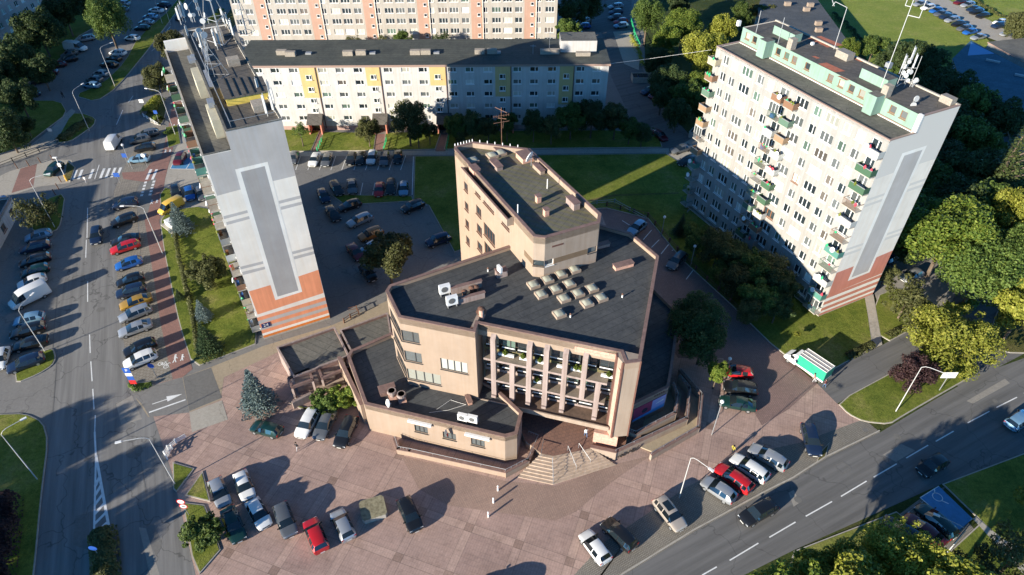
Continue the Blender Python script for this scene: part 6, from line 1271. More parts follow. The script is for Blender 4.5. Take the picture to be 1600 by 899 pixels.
for k in PROF:
    b, gl, ln, st = loft(k); hw = st[2][4]; d = {"body": b, "glass": gl, "ln": ln, "hw": hw}; z1 = st[1][2]
    m = MB(); m.box((ln / 2 - .22, hw * .55, z1 - .16), (ln / 2 - .07, hw * .9, z1 + .0), M_hl); d["headlight"] = m.mesh("headlight")
    m = MB(); rz_ = st[-2][2]; m.box((-ln / 2 + .02, st[-2][4] * .66, rz_ - .28), (-ln / 2 + .16, st[-2][4] * .99, rz_ - .03), M_tl); d["taillight"] = m.mesh("taillight")
    m = MB(); m.box((0, 0, 0), (.12, .2, .13), M_black); d["mirror"] = m.mesh("mirror"); m = MB(); m.box((-ln / 2 - .03, -.26, .45), (-ln / 2 + .0, .26, .57), M_plate); d["plate"] = m.mesh("number_plate"); m = MB(); m.box((ln / 2 - .0, -.26, .35), (ln / 2 + .03, .26, .46), M_plate); d["plate2"] = m.mesh("number_plate"); m = MB(); m.box((ln / 2 - .04, -hw * .5, .47), (ln / 2 + .015, hw * .5, .60), M_black); d["grille"] = m.mesh("grille")
    CM[k] = d
def car(kind, col, rear, front, label, group=None, detail=1, name="parked_car", cat="car", sc=None, roof=None, zc=.75):
    a, b = g(*rear, zc).xy, g(*front, zc).xy; c = (a + b) / 2; u = (b - a).normalized(); d = CM[kind]; az = math.atan2(u.y, u.x)
    if math.hypot(c.x, c.y) > 130: detail = 0
    z0 = .022
    root = thing(name, (c.x, c.y, z0), label, cat, group, az); root.scale = (sc or (1.0 if kind == 'suv' else 1.04),) * 3
    o = link("body", d["body"], root); o.material_slots[0].link = 'OBJECT'; o.material_slots[0].material = CARP[col]
    link("window", d["glass"], root); ln, hw = d["ln"], d["hw"]; xs = (ln * .31, -ln * .29)
    for x in xs:
        for sy in (1, -1):
            w = link("wheel", WHEEL, root, (x, sy * (hw - .06), .32))
            if detail: link("rim", RIM, w)
    if detail:
        for sy in (1, -1):
            for nm in ("headlight", "taillight"):
                q = link(nm, d[nm], root); q.scale = (1, sy, 1)
            q = link("mirror", d["mirror"], root, (ln * .2 + (.3 if kind == "van" else 0), sy * (hw + .02) - (.0 if sy > 0 else .2), .9 + (.3 if kind == "van" else .1 if kind == "suv" else 0)))
        link("number_plate", d["plate"], root); link("number_plate", d["plate2"], root); link("grille", d["grille"], root)
    if roof:
        m = MB(); m.box((-1.1, -.42, 1.655), (.15, .42, 1.70), M_carglass); me = m.mesh("glass_roof"); link("glass_roof", me, root)
    return root
A_ = [
 ("hatch", "white", (375, 741), (388, 776), "white hatchback nosed down, upper right of the two pale cars at the plaza's left corner"), ("hatch", "silver", (336, 752), (350, 787), "silver hatchback by the grass triangle, left of the white one"),
 ("sedan", "dgreen", (356, 797), (373, 842), "dark green car beside the large round bush"), ("hatch", "white", (393, 782), (415, 822), "white car between the dark green and the dark grey car"),
 ("suv", "grey", (437, 788), (455, 838), "dark grey off-roader parked left of the red car on the plaza"), ("suv", "red", (503, 860), (484, 813), "red off-roader on the plaza left of the silver hatchback"), ("hatch", "silver", (546, 842), (525, 797), "silver hatchback parked left of the concrete block"),
 ("suv", "black", (629, 778), (652, 830), "black off-roader parked right of the concrete block"),
 ("hatch", "dgreen", (437, 675), (395, 664), "dark green hatchback under the blue spruce"), ("suv", "white", (491, 642), (469, 681), "white off-roader by the annex shrubs"), ("sedan", "grey", (516, 645), (499, 680), "dark grey car between the white off-roader and the wagon"), ("wagon", "black", (549, 655), (531, 693), "black wagon nearest to the low wing wall"),
 ("hatch", "white", (945, 874), (915, 834), "white car at the bottom of the street row, leftmost"), ("suv", "black", (985, 852), (950, 818), "black off-roader right of the white car in the street row"), ("suv", "beige", (1031, 783), (1062, 822), "beige off-roader with a black glass roof parked alone in the street row"),
 ("hatch", "silver", (1142, 777), (1105, 752), "silver compact left of the red car in the street row"), ("wagon", "red", (1167, 761), (1127, 732), "bright red car in the street row between two pale ones"), ("wagon", "white", (1193, 745), (1150, 716), "white wagon right of the bright red car"), ("wagon", "silver", (1226, 728), (1176, 699), "pale silver wagon, rightmost of the street row"),
 ("wagon", "navy", (1262, 665), (1274, 708), "dark navy car parked alone near the bend of the plaza kerb"),
 ("hatch", "red", (1172, 583), (1133, 578), "red hatchback beside the little sunlit pine"), ("suv", "black", (1183, 610), (1131, 602), "black off-roader directly below the red hatchback"), ("sedan", "dgreen", (1178, 634), (1128, 625), "black-green saloon, lowest of the three by the ramp"),
 ("wagon", "grey", (1068, 397), (1048, 417), "dark grey car in the shaded drive east of the office"), ("hatch", "sky", (1003, 349), (988, 361), "pale blue car at the shaded end of the drive"),
 ("hatch", "silver", (1440, 423), (1409, 437), "silver-grey car in the sunlit lane by the sparse tree"), ("hatch", "navy", (1395, 402), (1375, 412), "dark blue car half hidden behind the red gable base"),
 ("wagon", "black", (1430, 843), (1395, 820), "black wagon half covered by the roadside tree, leftmost of three"), ("sedan", "maroon", (1465, 845), (1424, 812), "dark red car between two dark ones by the blue bay"), ("wagon", "dgreen", (1484, 832), (1443, 795), "black car next to the blue painted bay"),
 # main street, right bays
 ("suv", "navy", (215, 314), (176, 322), "dark blue van-like car, topmost of the bay row along the sunny side of the street"), ("suv", "black", (211, 338), (176, 350), "black off-roader opposite the driving dark car"), ("sedan", "black", (214, 370), (177, 378), "black saloon touching the red wagon from above"),
 ("wagon", "red", (217, 379), (173, 392), "red wagon in the bay row along the street"), ("hatch", "blue", (218, 406), (183, 416), "bright blue car in the bay row along the street"), ("hatch", "black", (223, 431), (183, 443), "black hatchback below the bright blue car"), ("suv", "navy", (227, 449), (182, 460), "dark blue off-roader above the gold car"),
 ("sedan", "gold", (230, 465), (193, 477), "gold-coloured car in the bay row"), ("wagon", "silver", (231, 481), (190, 497), "silver wagon right below the gold car"), ("sedan", "silver", (233, 505), (188, 520), "silver saloon, second one below the gold car"),
 ("suv", "black", (241, 535), (196, 552), "black car above the white one at the end of the bay row"), ("suv", "white", (243, 552), (195, 571), "white off-roader at the lower end of the bay row"),
 ("wagon", "grey", (247, 205), (212, 212), "dark grey car in the top bays, in the van's shadow"), ("hatch", "grey", (228, 215), (208, 219), "grey hatchback just below the shaded car in the top bays"), ("hatch", "black", (240, 228), (212, 232), "black hatchback at the sunny end of the top bays"), ("hatch", "sky", (234, 247), (200, 249), "pale blue car beside the zebra crossing sign"),
 ("hatch", "maroon", (285, 240), (276, 255), "dark red car on the blue painted bay"), ("hatch", "black", (273, 292), (276, 306), "black car next to the yellow van's bonnet"), ("hatch", "blue", (294, 292), (298, 312), "blue hatchback between the black and the grey car at the tower's foot"), ("hatch", "grey", (312, 292), (317, 312), "grey car under the balconies of the striped tower"),
 ("suv", "dgreen", (92, 258), (76, 271), "dark green car parked askew at the street corner by the yellow pole"),
 # left parking
 ("hatch", "sky", (77, 363), (41, 372), "light blue coupe, topmost of the shaded row left of the street"), ("wagon", "navy", (75, 381), (33, 390), "dark car below the light blue coupe"), ("wagon", "black", (77, 400), (31, 412), "long black car, third in the shaded row left of the street"), ("hatch", "dgreen", (74, 417), (34, 428), "dark hatchback above the white car in the shaded row"), ("hatch", "white", (72, 432), (26, 447), "white hatchback right above the white van"),
 ("hatch", "sky", (64, 494), (25, 502), "pale blue hatchback below the white van"), ("wagon", "black", (67, 509), (18, 522), "black wagon below the pale blue hatchback"), ("sedan", "black", (74, 529), (18, 543), "black saloon with a lamp post crossing over it"), ("wagon", "navy", (63, 558), (15, 575), "dark blue wagon by the small grass island"), ("hatch", "white", (6, 545), (-4, 575), "white car cut by the left edge beside the blue wagon"), ("hatch", "sky", (8, 312), (-14, 322), "pale car cut by the left edge above the white house"),
 # top left lot
 ("hatch", "grey", (118, 81), (98, 87), "grey car below the white van in the shaded top car park"), ("hatch", "black", (118, 90), (96, 95), "black car, second below the white van in the top car park"), ("wagon", "silver", (145, 58), (122, 62), "silver wagon right above the white van in the top car park"), ("hatch", "maroon", (101, 99), (78, 103), "dim red car in the shaded top car park"), ("hatch", "maroon", (88, 112), (64, 114), "dark maroon car below the dim red one"),
 ("hatch", "black", (74, 123), (50, 128), "black car below the maroon car in the top car park"), ("hatch", "navy", (60, 145), (34, 150), "dark blue car at the lower end of the shaded top car park"),
 ("hatch", "white", (219, 60), (193, 58), "white car by the verge on the right of the top car park"), ("suv", "white", (198, 84), (170, 81), "white off-roader above three dark cars in the top car park"), ("hatch", "black", (190, 93), (165, 89), "black car just below the white off-roader in the top car park"), ("wagon", "black", (184, 102), (156, 99), "black wagon, second below the white off-roader"), ("hatch", "silver", (171, 116), (142, 113), "silver hatchback above the two shaded cars near the lamp"), ("hatch", "grey", (160, 125), (135, 122), "grey car between the silver hatchback and the lowest blue one"), ("hatch", "sky", (156, 134), (130, 131), "pale blue car, lowest on the verge side of the top car park"),
 ("hatch", "dgreen", (233, 43), (210, 43), "dark green car beside the verge, fifth from the top edge"), ("hatch", "silver", (241, 35), (216, 34), "silver car beside the verge, fourth from the top edge"), ("hatch", "sky", (247, 26), (222, 25), "light blue car beside the verge, third from the top edge"), ("sedan", "white", (257, 17), (230, 14), "white saloon beside the verge, second from the top edge"), ("wagon", "navy", (268, 9), (242, 5), "navy wagon beside the verge nearest the top edge"), ("hatch", "silver", (203, 6), (182, 3), "silver car at the top edge behind the sunlit tree"), ("hatch", "grey", (200, 15), (180, 13), "grey car just right of the sunlit tree's crown"),
 # middle lot
 ("sedan", "white", (496, 240), (487, 258), "white saloon, leftmost sunlit car in the marked bays"), ("sedan", "grey", (514, 240), (507, 258), "grey saloon right of the white one in the marked bays"), ("hatch", "black", (551, 239), (546, 256), "black hatchback, first right of the empty bay"), ("hatch", "black", (566, 239), (561, 255), "small black car left of the white off-roader in the marked bays"), ("suv", "white", (584, 236), (578, 257), "white off-roader in the marked bays"), ("suv", "grey", (602, 239), (599, 258), "grey off-roader right of the white one in the marked bays"), ("hatch", "black", (622, 238), (621, 252), "black hatchback, rightmost in the upper marked bays"), ("hatch", "grey", (461, 240), (456, 253), "dark car half hidden by the striped tower's gable"),
 ("wagon", "black", (520, 284), (532, 304), "black wagon, leftmost in the lower marked bays"), ("sedan", "grey", (549, 279), (551, 303), "dark silver saloon in the lower marked bays"), ("hatch", "red", (594, 287), (591, 305), "red car in the lower marked bays"), ("wagon", "black", (611, 280), (610, 303), "black wagon right of the red car in the marked bays"), ("hatch", "sky", (631, 284), (630, 305), "pale blue car, rightmost in the lower marked bays"),
 ("hatch", "navy", (500, 295), (511, 316), "navy car beside the gable edge in the middle car park"), ("sedan", "black", (513, 323), (527, 343), "black car below the navy one along the gable"), ("hatch", "black", (560, 316), (533, 325), "black hatchback just under the grass strip"), ("wagon", "silver", (577, 337), (546, 350), "silver wagon standing above the orange car"), ("suv", "orange", (597, 359), (561, 373), "orange-brown off-roader in the middle car park"), ("sedan", "maroon", (546, 382), (565, 405), "dark red saloon left of the tree in the car park"),
 ("hatch", "black", (566, 414), (584, 438), "black hatchback below the dark red saloon"), ("suv", "black", (661, 316), (629, 329), "black off-roader alone at the upper right of the car park"), ("suv", "navy", (705, 368), (664, 382), "dark blue off-roader nearest the office's upper block"), ("hatch", "sky", (586, 383), (571, 391), "blue car mostly hidden behind the car park tree"),
 # top middle
 ("wagon", "silver", (972, 8), (952, 11), "silver car at the top of the back lane"), ("hatch", "navy", (972, 17), (953, 20), "navy car, second from the top of the back lane"), ("hatch", "grey", (971, 25), (952, 28), "grey car, third from the top of the back lane"), ("hatch", "red", (980, 31), (960, 35), "red car in the shaded row of the back lane"), ("hatch", "sky", (981, 38), (960, 41), "blue car just below the red one in the back lane"),
 ("wagon", "silver", (921, 31), (901, 35), "silver wagon left of the back lane"), ("hatch", "blue", (921, 40), (902, 41), "blue car right below the silver wagon by the back lane"), ("hatch", "silver", (913, 53), (889, 55), "silver car at the corner of the cream high-rise"), ("hatch", "navy", (1024, 139), (1004, 145), "dark blue car by the bin shelter"), ("suv", "maroon", (1036, 144), (1016, 152), "maroon car right of the dark blue one by the bin shelter"), ("sedan", "maroon", (1022, 203), (1040, 218), "dark red car in the bend of the back lane"),
 ("sedan", "grey", (1078, 228), (1050, 236), "grey car parked left of the white tower's foot"), ("hatch", "black", (1082, 247), (1064, 255), "black car below the grey one at the white tower's foot"),
 # top right
]
for a in A_: car(*a, roof=("glass roof" in a[4]) or None)
TRC = [("sedan", "silver", 950, 22), ("wagon", "white", 1000, 45), ("hatch", "blue", 1050, 64), ("sedan", "grey", 1082, 84), ("hatch", "navy", 1112, 102), ("wagon", "silver", 1150, 122), ("hatch", "black", 1190, 148), ("wagon", "grey", 1228, 175), ("hatch", "blue", 1262, 198), ("sedan", "silver", 1315, 230)]
ORD = ["first", "second", "third", "fourth", "fifth", "sixth", "seventh", "eighth", "ninth", "tenth"]
CN = {"silver": "silver", "white": "white", "blue": "blue", "grey": "grey", "navy": "navy", "black": "black", "maroon": "maroon"}
for i, (k, c, x, y) in enumerate(TRC): car(k, c, (1200 + (x + 38) / 4, (y - 8) / 4), (1200 + (x - 38) / 4, (y + 8) / 4), CN[c] + " car, " + ORD[i] + " from the top in the long row on the field's edge")
for i, (k, c, x, y) in enumerate([("hatch", "maroon", 1200, 12), ("wagon", "silver", 1248, 28), ("sedan", "navy", 1285, 54), ("wagon", "black", 1305, 72), ("hatch", "black", 1342, 96)]): car(k, c, (1200 + (x + 38) / 4, (y - 8) / 4), (1200 + (x - 38) / 4, (y + 8) / 4), CN[c] + " car, " + ORD[i] + " from the top in the short row across the gravel")
car("suv", "navy", (1572, 38), (1549, 42), "navy off-roader standing apart near the brownish tree"); car("hatch", "white", (1566, 34), (1560, 35), "white car behind the navy off-roader on the gravel"); car("wagon", "silver", (1587, 50), (1563, 54), "silver wagon alone at the low end of the gravel")
DR = "driving_car"
car("wagon", "navy", (151, 357), (149, 378), "dark blue car driving down the main street", name=DR); car("wagon", "black", (1207, 788), (1163, 812), "black car driving on the lower street towards the left", name=DR); car("hatch", "black", (1475, 716), (1440, 737), "black car driving in the tree shadow on the lower street", name=DR)
car("suv", "sky", (1575, 668), (1612, 645), "pale blue car with white rear at the right edge of the lower street", name=DR); car("hatch", "navy", (275, 32), (287, 20), "blue car driving on the shaded far street", name=DR)
car("wagon", "black", (790, 930), (745, 925), "dark car at the lower edge of the plaza")
car("van", "white", (99, 71), (136, 74), "white panel van in the shaded top car park", name="van", cat="van", zc=1.2); car("van", "white", (168, 232), (184, 208), "white box van driving away on the main street", name="van", cat="van", zc=1.2, sc=.95); car("van", "white", (70, 449), (18, 474), "white high-roof van in the row left of the street", name="van", cat="van", zc=1.2)
car("van", "yellow", (285, 310), (246, 330), "yellow van partly hidden by the grey-blue spruce", name="van", cat="van", zc=1.2, sc=.85)
# green tarpaulin truck
a, b = g(1292, 592, 1).xy, g(1233, 552, 1).xy; u = (b - a).normalized(); tl = (b - a).length; root = thing("truck", (*a, .15), "white small truck with green tarpaulin sides and grey roof at the lawn's edge", "truck", None, math.atan2(u.y, u.x))
M_tarp = flat("green_tarpaulin", (.02, .32, .20), .55, var=.1); M_tarpt = flat("grey_tarpaulin", (.42, .38, .35), .6, var=.25)
def loc(mb, name): return link(name, mb.mesh(name), root)
m = MB(); m.box((0, -1.05, .75), (4.3, 1.05, 1.0), M_wmetal); loc(m, "load_bed"); m = MB(); m.prism([(0, -1.04), (4.25, -1.04), (4.25, 1.04), (0, 1.04)], 1.01, 2.7, M_tarp, M_tarpt); loc(m, "tarpaulin")
m = MB()
for y in (-.98, -.3, .35, .94): m.box((0, y, 2.71), (4.25, y + .06, 2.76), M_wmetal)
m.box((0, -1.0, 2.71), (.08, 1.0, 2.78), M_wmetal); loc(m, "roof_frame")
hw = .98; st = [(4.35, .5, 1.25, 2.1, hw, .8), (4.9, .5, 1.25, 2.1, hw, .8), (5.6, .5, 1.2, 1.35, hw, .82), (6.2, .5, .95, 1.02, .9, .7), (6.35, .5, .75, .8, .8, .6)]
m = MB()
sec = [[(x, y * s) + (z,) for y, z, s in ((w_, zb, 1), (w_, be, 1), (wt, tp, 1), (wt, tp, -1), (w_, be, -1), (w_, zb, -1))] for x, zb, be, tp, w_, wt in st]
for i in range(len(sec) - 1):
    for j in range(6): l = (j + 1) % 6; m.poly([sec[i][j], sec[i][l], sec[i + 1][l], sec[i + 1][j]], M_carglass if (i == 1 and j == 2) else M_wmetal)
m.poly(sec[0], M_wmetal); m.poly(sec[-1][::-1], M_wmetal); loc(m, "cab")
m = MB(); m.box((4.75, -1.0, 1.3), (5.35, -.93, 1.75), M_carglass); loc(m, "side_window"); m = MB(); m.box((4.75, .93, 1.3), (5.35, 1.0, 1.75), M_carglass); loc(m, "side_window")
for x in (.9, 5.5):
    for s_y in (-.88, .88): w = link("wheel", WHEEL, root, (x, s_y, .35)); link("rim", RIM, w)
# ------------------------------------------------------------------ lamps, signs, people, small things
M_lamp = flat("lamp_paint", (.50, .50, .49), .5)
def lamp(base, bend, head, label, z=None, r=.07):
    b = g(*base); zb = hz(bend[0], bend[1], b); zb = max(5.5, min(12.5, zb)); hd = g(head[0], head[1], zb + .1); root = thing("street_lamp", (b.x, b.y, 0), label, "street lamp"); top = Vector((b.x, b.y, zb - .5)); m = MB(); m.T = None
    d = hd - Vector((b.x, b.y, hd.z))
    if d.length > 3.2: d = d.normalized() * 3.2; hd = Vector((b.x, b.y, hd.z)) + d
    m.tube([b + Vector((0, 0, .1)), Vector((b.x, b.y, zb * .5)), top], [r, r * .8, r * .6], M_lamp, 8); m.build("pole", root)
    m = MB(); m.T = None; m.tube([top, top + Vector((0, 0, .35)) + d * .12, top + Vector((0, 0, .5)) + d * .3, hd - d * .12], r * .55, M_lamp, 6); m.build("arm", root)
    m = MB(); m.frame(hd.xy, d.xy if d.length > .1 else (1, 0), hd.z); m.box((-.3, -.13, -.06), (.35, .13, .06), M_wmetal); m.box((-.25, -.1, -.08), (.3, .1, -.061), M_hl); m.build("lamp_head", root); return root
lamp((140, 205), (112, 142), (131, 130), "curved street lamp on the corner shrub bed below the top car park"); lamp((180, 136), (158, 74), (174, 67), "curved street lamp between the top car park and the street"); lamp((254, 38), (243, 0), (250, -8), "street lamp pole at the top edge beside the parked white saloon")
lamp((274, 211), (250, 142), (226, 138), "curved street lamp leaning over the pavement left of the antenna tower"); lamp((86, 356), (49, 279), (75, 272), "curved street lamp rising through the pine island"); lamp((255, 398), (222, 322), (191, 322), "curved street lamp at the lawn edge beside the bay row")
lamp((71, 550), (26, 482), (50, 460), "curved street lamp in front of the white high-roof van"); lamp((59, 750), (-6, 675), (36, 655), "street lamp on the lower left lawn with its arm over the grass"); lamp((274, 757), (228, 682), (185, 691), "curved street lamp on the grass triangle beside the plaza"); lamp((1061, 779), (1088, 712), (1111, 734), "curved street lamp between the beige car and the silver compact")
lamp((1399, 644), (1450, 570), (1482, 586), "tall curved street lamp on the grass island under the yellow tree"); lamp((1478, 866), (1495, 844), (1464, 805), "curved street lamp over the dark cars by the blue bay"); lamp((267, 40), (262, 12), (272, 37), "street lamp beside the antennas of the striped tower")
def globe(base, h, label, blue=False):
    b = g(*base); root = thing("globe_lamp", (b.x, b.y, 0), label, "lamp post"); m = MB(); m.T = None; m.tube([b, b + Vector((0, 0, h))], .06, M_metal, 6); m.build("pole", root); m = MB(); m.T = None; m.dome((b.x, b.y, h + .2), .26, .26, .26, M_wmetal, 10, 8, True); m.build("globe", root)
globe((1033, 370), 4, "white globe lamp at the far end of the shaded drive fence"); globe((1079, 416), 4, "white globe lamp beside the dark grey car of the drive"); globe((1136, 462), 4, "white globe lamp under the shaded trees of the drive"); globe((1112, 680), 6.5, "slim tall globe lamp right of the ramp walls")
globe((1133, 585), 3.0, "short globe lamp between the little pine and the red hatchback")
b = g(207, 264); globe((207, 264), 5.2, "straight white post lamp at the bay tip by the zebra crossing")
m = MB(); m.T = None; b = g(105, 283); m.tube([b, b + Vector((0, 0, 1.4))], .2, flat("yellow_post_paint", (.6, .35, .04)), 8); m.tube([b + Vector((0, 0, 1.4)), b + Vector((0, 0, 5.2))], .07, M_wmetal, 6); m.box((b.x - .1, b.y - .3, 3.4), (b.x + .5, b.y - .22, 4.1), M_wmetal); m.box((b.x - .5, b.y - .25, 5.2), (b.x + .3, b.y + .1, 5.35), M_wmetal); tag(m.build("signal_post"), "white post with a thick yellow base at the street corner", "post")
def sign(base, h, boards, label, pole_r=.04, name="road_sign"):
    """boards: (dz, shape, w, h, fill, text, text colour)"""
    b = g(*base); root = thing(name, (b.x, b.y, 0), label, "sign"); m = MB(); m.T = None; m.tube([b, b + Vector((0, 0, h))], pole_r, M_metal, 6); m.build("pole", root)
    for dz, shp, w, hh, fill, tx, tc in boards:
        m = MB(); m.frame((b.x, b.y - .07), (1, 0), h + dz)
        if shp == 'r':
            m.T = None; m.tube([(b.x, b.y - .06, h + dz), (b.x, b.y - .09, h + dz)], w / 2, M_tlr if fill == 'ring' else fill, 20)
            if fill == 'ring': m.tube([(b.x, b.y - .07, h + dz), (b.x, b.y - .095, h + dz)], w / 2 * .78, M_white, 20)
        else: m.box((-w / 2, -.02, -hh / 2), (w / 2, .01, hh / 2), fill)
        o = m.build("board", root)
        if tx: text(tx, hh * .72, tc, o, (b.x, b.y - .105, h + dz), R(90), 0)
M_tlr = flat("sign_red", (.55, .02, .02), .5); M_sb = flat("sign_blue", (.02, .09, .38), .5); M_bk = flat("sign_black", (.02, .02, .02), .5)
sign((213, 606), 3.6, [(0, 'b', 1.0, 1.0, M_sb, "P", M_white), (-.85, 'b', .9, .55, M_wmetal, "", None), (-1.55, 'b', .9, .75, M_sb, "", None), (-2.35, 'b', .9, .75, M_tlr, "", None)], "stack of parking signs with a blue P board at the end of the bay row")
sign((246, 591), 2.6, [(0, 'r', .9, .9, M_sb, "", None)], "round blue cycle path sign beside the white off-roader"); sign((296, 806), 2.6, [(.5, 'r', .95, .9, 'ring', "", None), (-.45, 'r', .95, .6, 'ring', "40", M_bk)], "pair of round red-rimmed signs, the lower reading 40, by the large round bush")
sign((159, 873), 2.4, [(0, 'r', .9, .9, M_sb, "", None)], "round sign seen from above on the hedge island of the street"); sign((231, 262), 2.8, [(0, 'r', .85, .8, M_wmetal, "", None)], "round pale sign beside the pale blue car at the crossing")
sign((202, 262), 2.8, [(0, 'b', .9, .9, M_sb, "", None)], "square blue crossing sign at the tip of the top bays"); sign((249, 192), 2.6, [(0, 'b', .8, .8, M_sb, "", None)], "small blue sign in the green shrubs above the top bays"); sign((226, 172), 2.2, [(0, 'b', 1.0, .8, M_wmetal, "", None)], "small pale sign at the left rim of the yellowish shrubs")
sign((188, 287), 2.0, [(0, 'b', 1.1, .9, M_sb, "", None)], "blue crossing sign at the sunny kerb end of the zebra"); sign((1467, 611), 3.2, [(.1, 'b', 2.0, 1.1, M_wmetal, "", None)], "blank white board on a post under the tall curved lamp", .06, "signboard"); sign((84, 216), 2.0, [(0, 'b', .9, .7, M_wmetal, "", None)], "pale board at the footpath corner by the shrub bed")
m = MB(); a, b = g(257, 358).xy, g(262, 355).xy; m.frame(g(253, 353).xy, g(259, 357).xy - g(253, 353).xy); m.frame(g(255, 352).xy, (.75, -.66)); m.box((0, -.4, .16), (4.2, 2.0, .35), M_conc); m.box((.6, .2, .35), (3.6, 1.3, 1.3), M_wmetal); tag(m.build("utility_box"), "pale utility box on a slab at the lawn's upper corner", "utility box")
# bollards
def bollard(px, py, label, group=None, h=1.0):
    b = g(px, py); root = thing("bollard", (b.x, b.y, .02), label, "bollard", group); m = MB(); m.T = None; m.tube([b, b + Vector((0, 0, h))], .11, M_wmetal, 8); m.dome((b.x, b.y, h), .11, .11, .08, M_wmetal, 8, 3); m.build("post", root); m = MB(); m.T = None; m.tube([b + Vector((0, 0, .7)), b + Vector((0, 0, .78))], .115, M_tlr, 8); m.build("band", root)
bollard(778, 767, "white bollard on the plaza nearest to the steps"); bollard(771, 786, "white bollard on the plaza, middle of the three"); bollard(763, 808, "white bollard on the plaza farthest from the steps")
for x, y in ((28, 264), (46, 260), (64, 255), (83, 251), (96, 285), (92, 296), (87, 305)): 
    b = g(x, y); m = MB(); m.T = None; m.tube([b, b + Vector((-.1, 0, 1.3))], .09, M_rust, 6); tag(m.build("short_post"), "short dark post along the corner pavement on the left", "post", "short posts of the corner pavement")
b = g(587, 807); m = MB(); u = Vector((.94, .34)); m.frame(g(583, 795, .55).xy - Vector((1.4, 1.3)) * 0, u)
m.prism([(-1.2, -1.35), (1.2, -1.35), (1.45, -1.05), (1.45, 1.05), (1.2, 1.35), (-1.2, 1.35), (-1.45, 1.05), (-1.45, -1.05)], .03, .75, M_kerb, plaster("mossy_concrete", (.30, .27, .17), .45)); tag(m.build("concrete_block"), "octagonal mossy concrete slab on the plaza between silver and black cars", "concrete block")
# fences
def fence(pts, h, mat, label, step=2.6, name="fence", rails=(.45, .95), post=.08):
    p = [g(*q).xy for q in pts]; root = thing(name, (*p[0], 0), label, "fence"); m = MB()
    for a, b in zip(p, p[1:]):
        u = b - a; l = u.length; m.frame(a, u)
        for rz in rails: m.box((0, -.03, h * rz - .04), (l, .03, h * rz + .04), mat)
    m.build("rail", root)
    for a, b in zip(p, p[1:]):
        l = (b - a).length; n = max(1, int(l / step))
        for k in range(n): q = a.lerp(b, k / n); m = MB(); m.frame(q, b - a); m.box((-post, -post, 0), (post, post, h + .1), mat); m.build("post", root)
fence([(948, 323), (1012, 340), (1070, 408), (1140, 473), (1165, 500)], 1.0, M_brst, "low dark fence between the shaded drive and the trees", post=.12); fence([(1008, 345), (960, 318), (905, 322)], .9, M_metal, "thin rail at the far end of the drive by the lawn")
fence([(270, 702), (262, 718), (259, 712), (264, 703), (276, 693), (292, 684)], .8, M_wmetal, "curved white railing at the plaza's left corner", .9, rails=(.3, .6, .95))
fence([(0, 262), (62, 238), (80, 233)], 1.0, M_dkframe, "dark street railing at the left above the corner pavement", 2.0); fence([(225, 183), (249, 198)], .8, M_wmetal, "short white barrier below the yellowish shrubs", 1.5)
fence([(985, 35), (992, 60), (1000, 78)], 1.5, M_green_f, "green fence beside the concrete patch of the back lane", 1.6); fence([(496, 237), (505, 218)], 1.0, M_green_f, "green rail beside the first entrance path of the white block", 1.2); fence([(600, 236), (605, 218)], 1.0, M_green_f, "green rail beside the second entrance path of the white block", 1.2); fence([(698, 234), (702, 215)], 1.0, M_green_f, "green rail beside the third, shaded entrance path", 1.2)
fence([(538, 505), (548, 498), (561, 492), (558, 485), (545, 488)], .9, M_rust, "dark bent rail on the sandy path by the car park", 1.5)
# wires
m = MB(); m.T = None; m.tube([V3(951, 100, 14.5), Vector(g(1015, 92, 13.2)), V3(1112, 78, 20)], .02, M_wmetal, 5); tag(m.build("cable"), "overhead cable from the white block's roof corner to the trees", "cable")
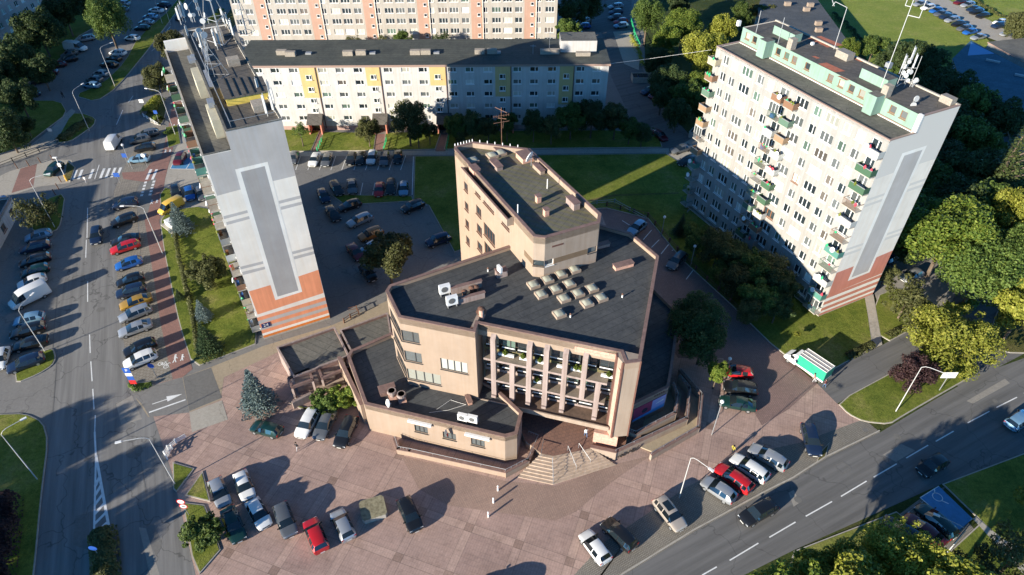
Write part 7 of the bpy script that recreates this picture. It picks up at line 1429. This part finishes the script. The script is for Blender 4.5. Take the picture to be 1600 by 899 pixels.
# people: one skinned figure each
def person(px, py, az, top, pants, hair, label, stride=.22, h=1.72, z=0.03, hold=None, bend=0.0, arm=.12, skin=(.42, .27, .2)):
    k = h / 1.75; V = []; E = []; Rr = []
    def v(x, y, z, r): V.append((x * k, y * k, z * k)); Rr.append(r * k); return len(V) - 1
    bx = bend
    pel = v(0, 0, .95, .14); wai = v(.02 + bx * .3, 0, 1.12, .125); che = v(.03 + bx * .7, 0, 1.36, .155); nek = v(.03 + bx * .95, 0, 1.5, .06); hd = v(.05 + bx * 1.05, 0, 1.62, .095); hd2 = v(.05 + bx * 1.1, 0, 1.71, .075); E += [(pel, wai), (wai, che), (che, nek), (nek, hd), (hd, hd2)]
    nose = v(.16 + bx * 1.05, 0, 1.61, .02); E.append((hd, nose))
    for s in (1, -1):
        hp = v(0, .1 * s, .9, .1); kn = v(stride * .55 * s + .04, .11 * s, .5, .065); an = v(stride * s - .03, .11 * s, .09, .04); to = v(stride * s + .16, .12 * s, .04, .035); E += [(pel, hp), (hp, kn), (kn, an), (an, to)]
        sh = v(.03 + bx * .8, .2 * s, 1.42, .06); el = v(-stride * .4 * s + bx * .8, .25 * s, 1.14, .045); wr_ = v(arm + bx - stride * .5 * s, .24 * s, .92, .03); pm = v(arm + .03 + bx - stride * .55 * s, .24 * s, .86, .032); E += [(che, sh), (sh, el), (el, wr_), (wr_, pm)]
        for q in range(4): a1 = v(arm + .05 + bx - stride * .58 * s, (.215 + q * .017) * s, .80 - (.01 if q in (0, 3) else .02), .009); E.append((pm, a1))
        th = v(arm + .09 + bx - stride * .55 * s, .21 * s, .85, .010); E.append((pm, th))
    me = bpy.data.meshes.new("person"); me.from_pydata(V, E, []); o = bpy.data.objects.new("tmp", me); scn.collection.objects.link(o); sk = o.modifiers.new("s", 'SKIN')
    for i, d in enumerate(me.skin_vertices[0].data): d.radius = (Rr[i], Rr[i] * (1.15 if i in (0, 1, 2) else 1)); d.use_root = (i == 0)
    sb = o.modifiers.new("u", 'SUBSURF'); sb.levels = 1; dg = bpy.context.evaluated_depsgraph_get(); m2 = bpy.data.meshes.new_from_object(o.evaluated_get(dg)); bpy.data.objects.remove(o)
    m2.name = "person"; m2.materials.clear(); ms = [flat("skin", skin, .6), flat("cloth_" + top[0], top[1], .85), flat("cloth_" + pants[0], pants[1], .85), flat("shoe_dark", (.03, .03, .03), .6)]
    for m_ in ms: m2.materials.append(m_)
    for f in m2.polygons:
        c = f.center / k; f.material_index = 3 if c.z < .1 else 2 if (c.z < .96 and abs(c.y) < .19 and c.z < .93) else 0 if (c.z > 1.49 or (c.z < 1.0 and abs(c.y) > .18)) else 1; f.use_smooth = True
    b = g(px, py); p = link("person", m2, None, (b.x, b.y, z), az); tag(p, label, "person")
    hm = MB(); hm.dome((.03 * k + bx * 1.06 * k, 0, 1.66 * k), .115 * k, .11 * k, .11 * k, flat("hair_" + hair[0], hair[1], .8), 10, 5, False); hm.dome((0.0 + bx * k, 0, 1.62 * k), .09 * k, .105 * k, .12 * k, flat("hair_" + hair[0], hair[1], .8), 8, 4, True); link("hair", hm.mesh("hair", smooth=True), p)
    return p
brn = ("brown", (.06, .035, .02)); drk = ("dark", (.015, .012, .01))
person(466, 704, -2.3, ("black", (.02, .02, .025)), ("pale_grey", (.4, .4, .42)), brn, "person in a black top and pale trousers walking across the plaza by the parked cars", .26)
person(914, 692, 1.8, ("white", (.7, .7, .7)), ("jeans", (.08, .14, .25)), drk, "person in a white shirt and blue jeans walking onto the entrance platform", .2, z=1.26)
person(1143, 709, .5, ("yellow", (.45, .36, .05)), ("black", (.02, .02, .025)), drk, "person in a dark and yellow top standing behind the pale wagons", .12)
person(1287, 606, 2.2, ("dark_red", (.12, .03, .03)), ("jeans", (.08, .14, .25)), drk, "person in a dark red top and jeans standing right of the truck's tail", .16)
person(1271, 598, 2.4, ("pink", (.5, .2, .18)), ("pale_grey", (.4, .4, .42)), drk, "person in a pink top bending at the back of the green truck", .14, bend=.2)
person(100, 154, 2.6, ("black", (.02, .02, .025)), ("black", (.02, .02, .025)), drk, "person in dark clothes walking on the shaded path of the top car park", .25)
person(136, 287, -1.9, ("white", (.7, .7, .7)), ("pale_grey", (.4, .4, .42)), brn, "person in pale clothes crossing the street on the zebra", .25)
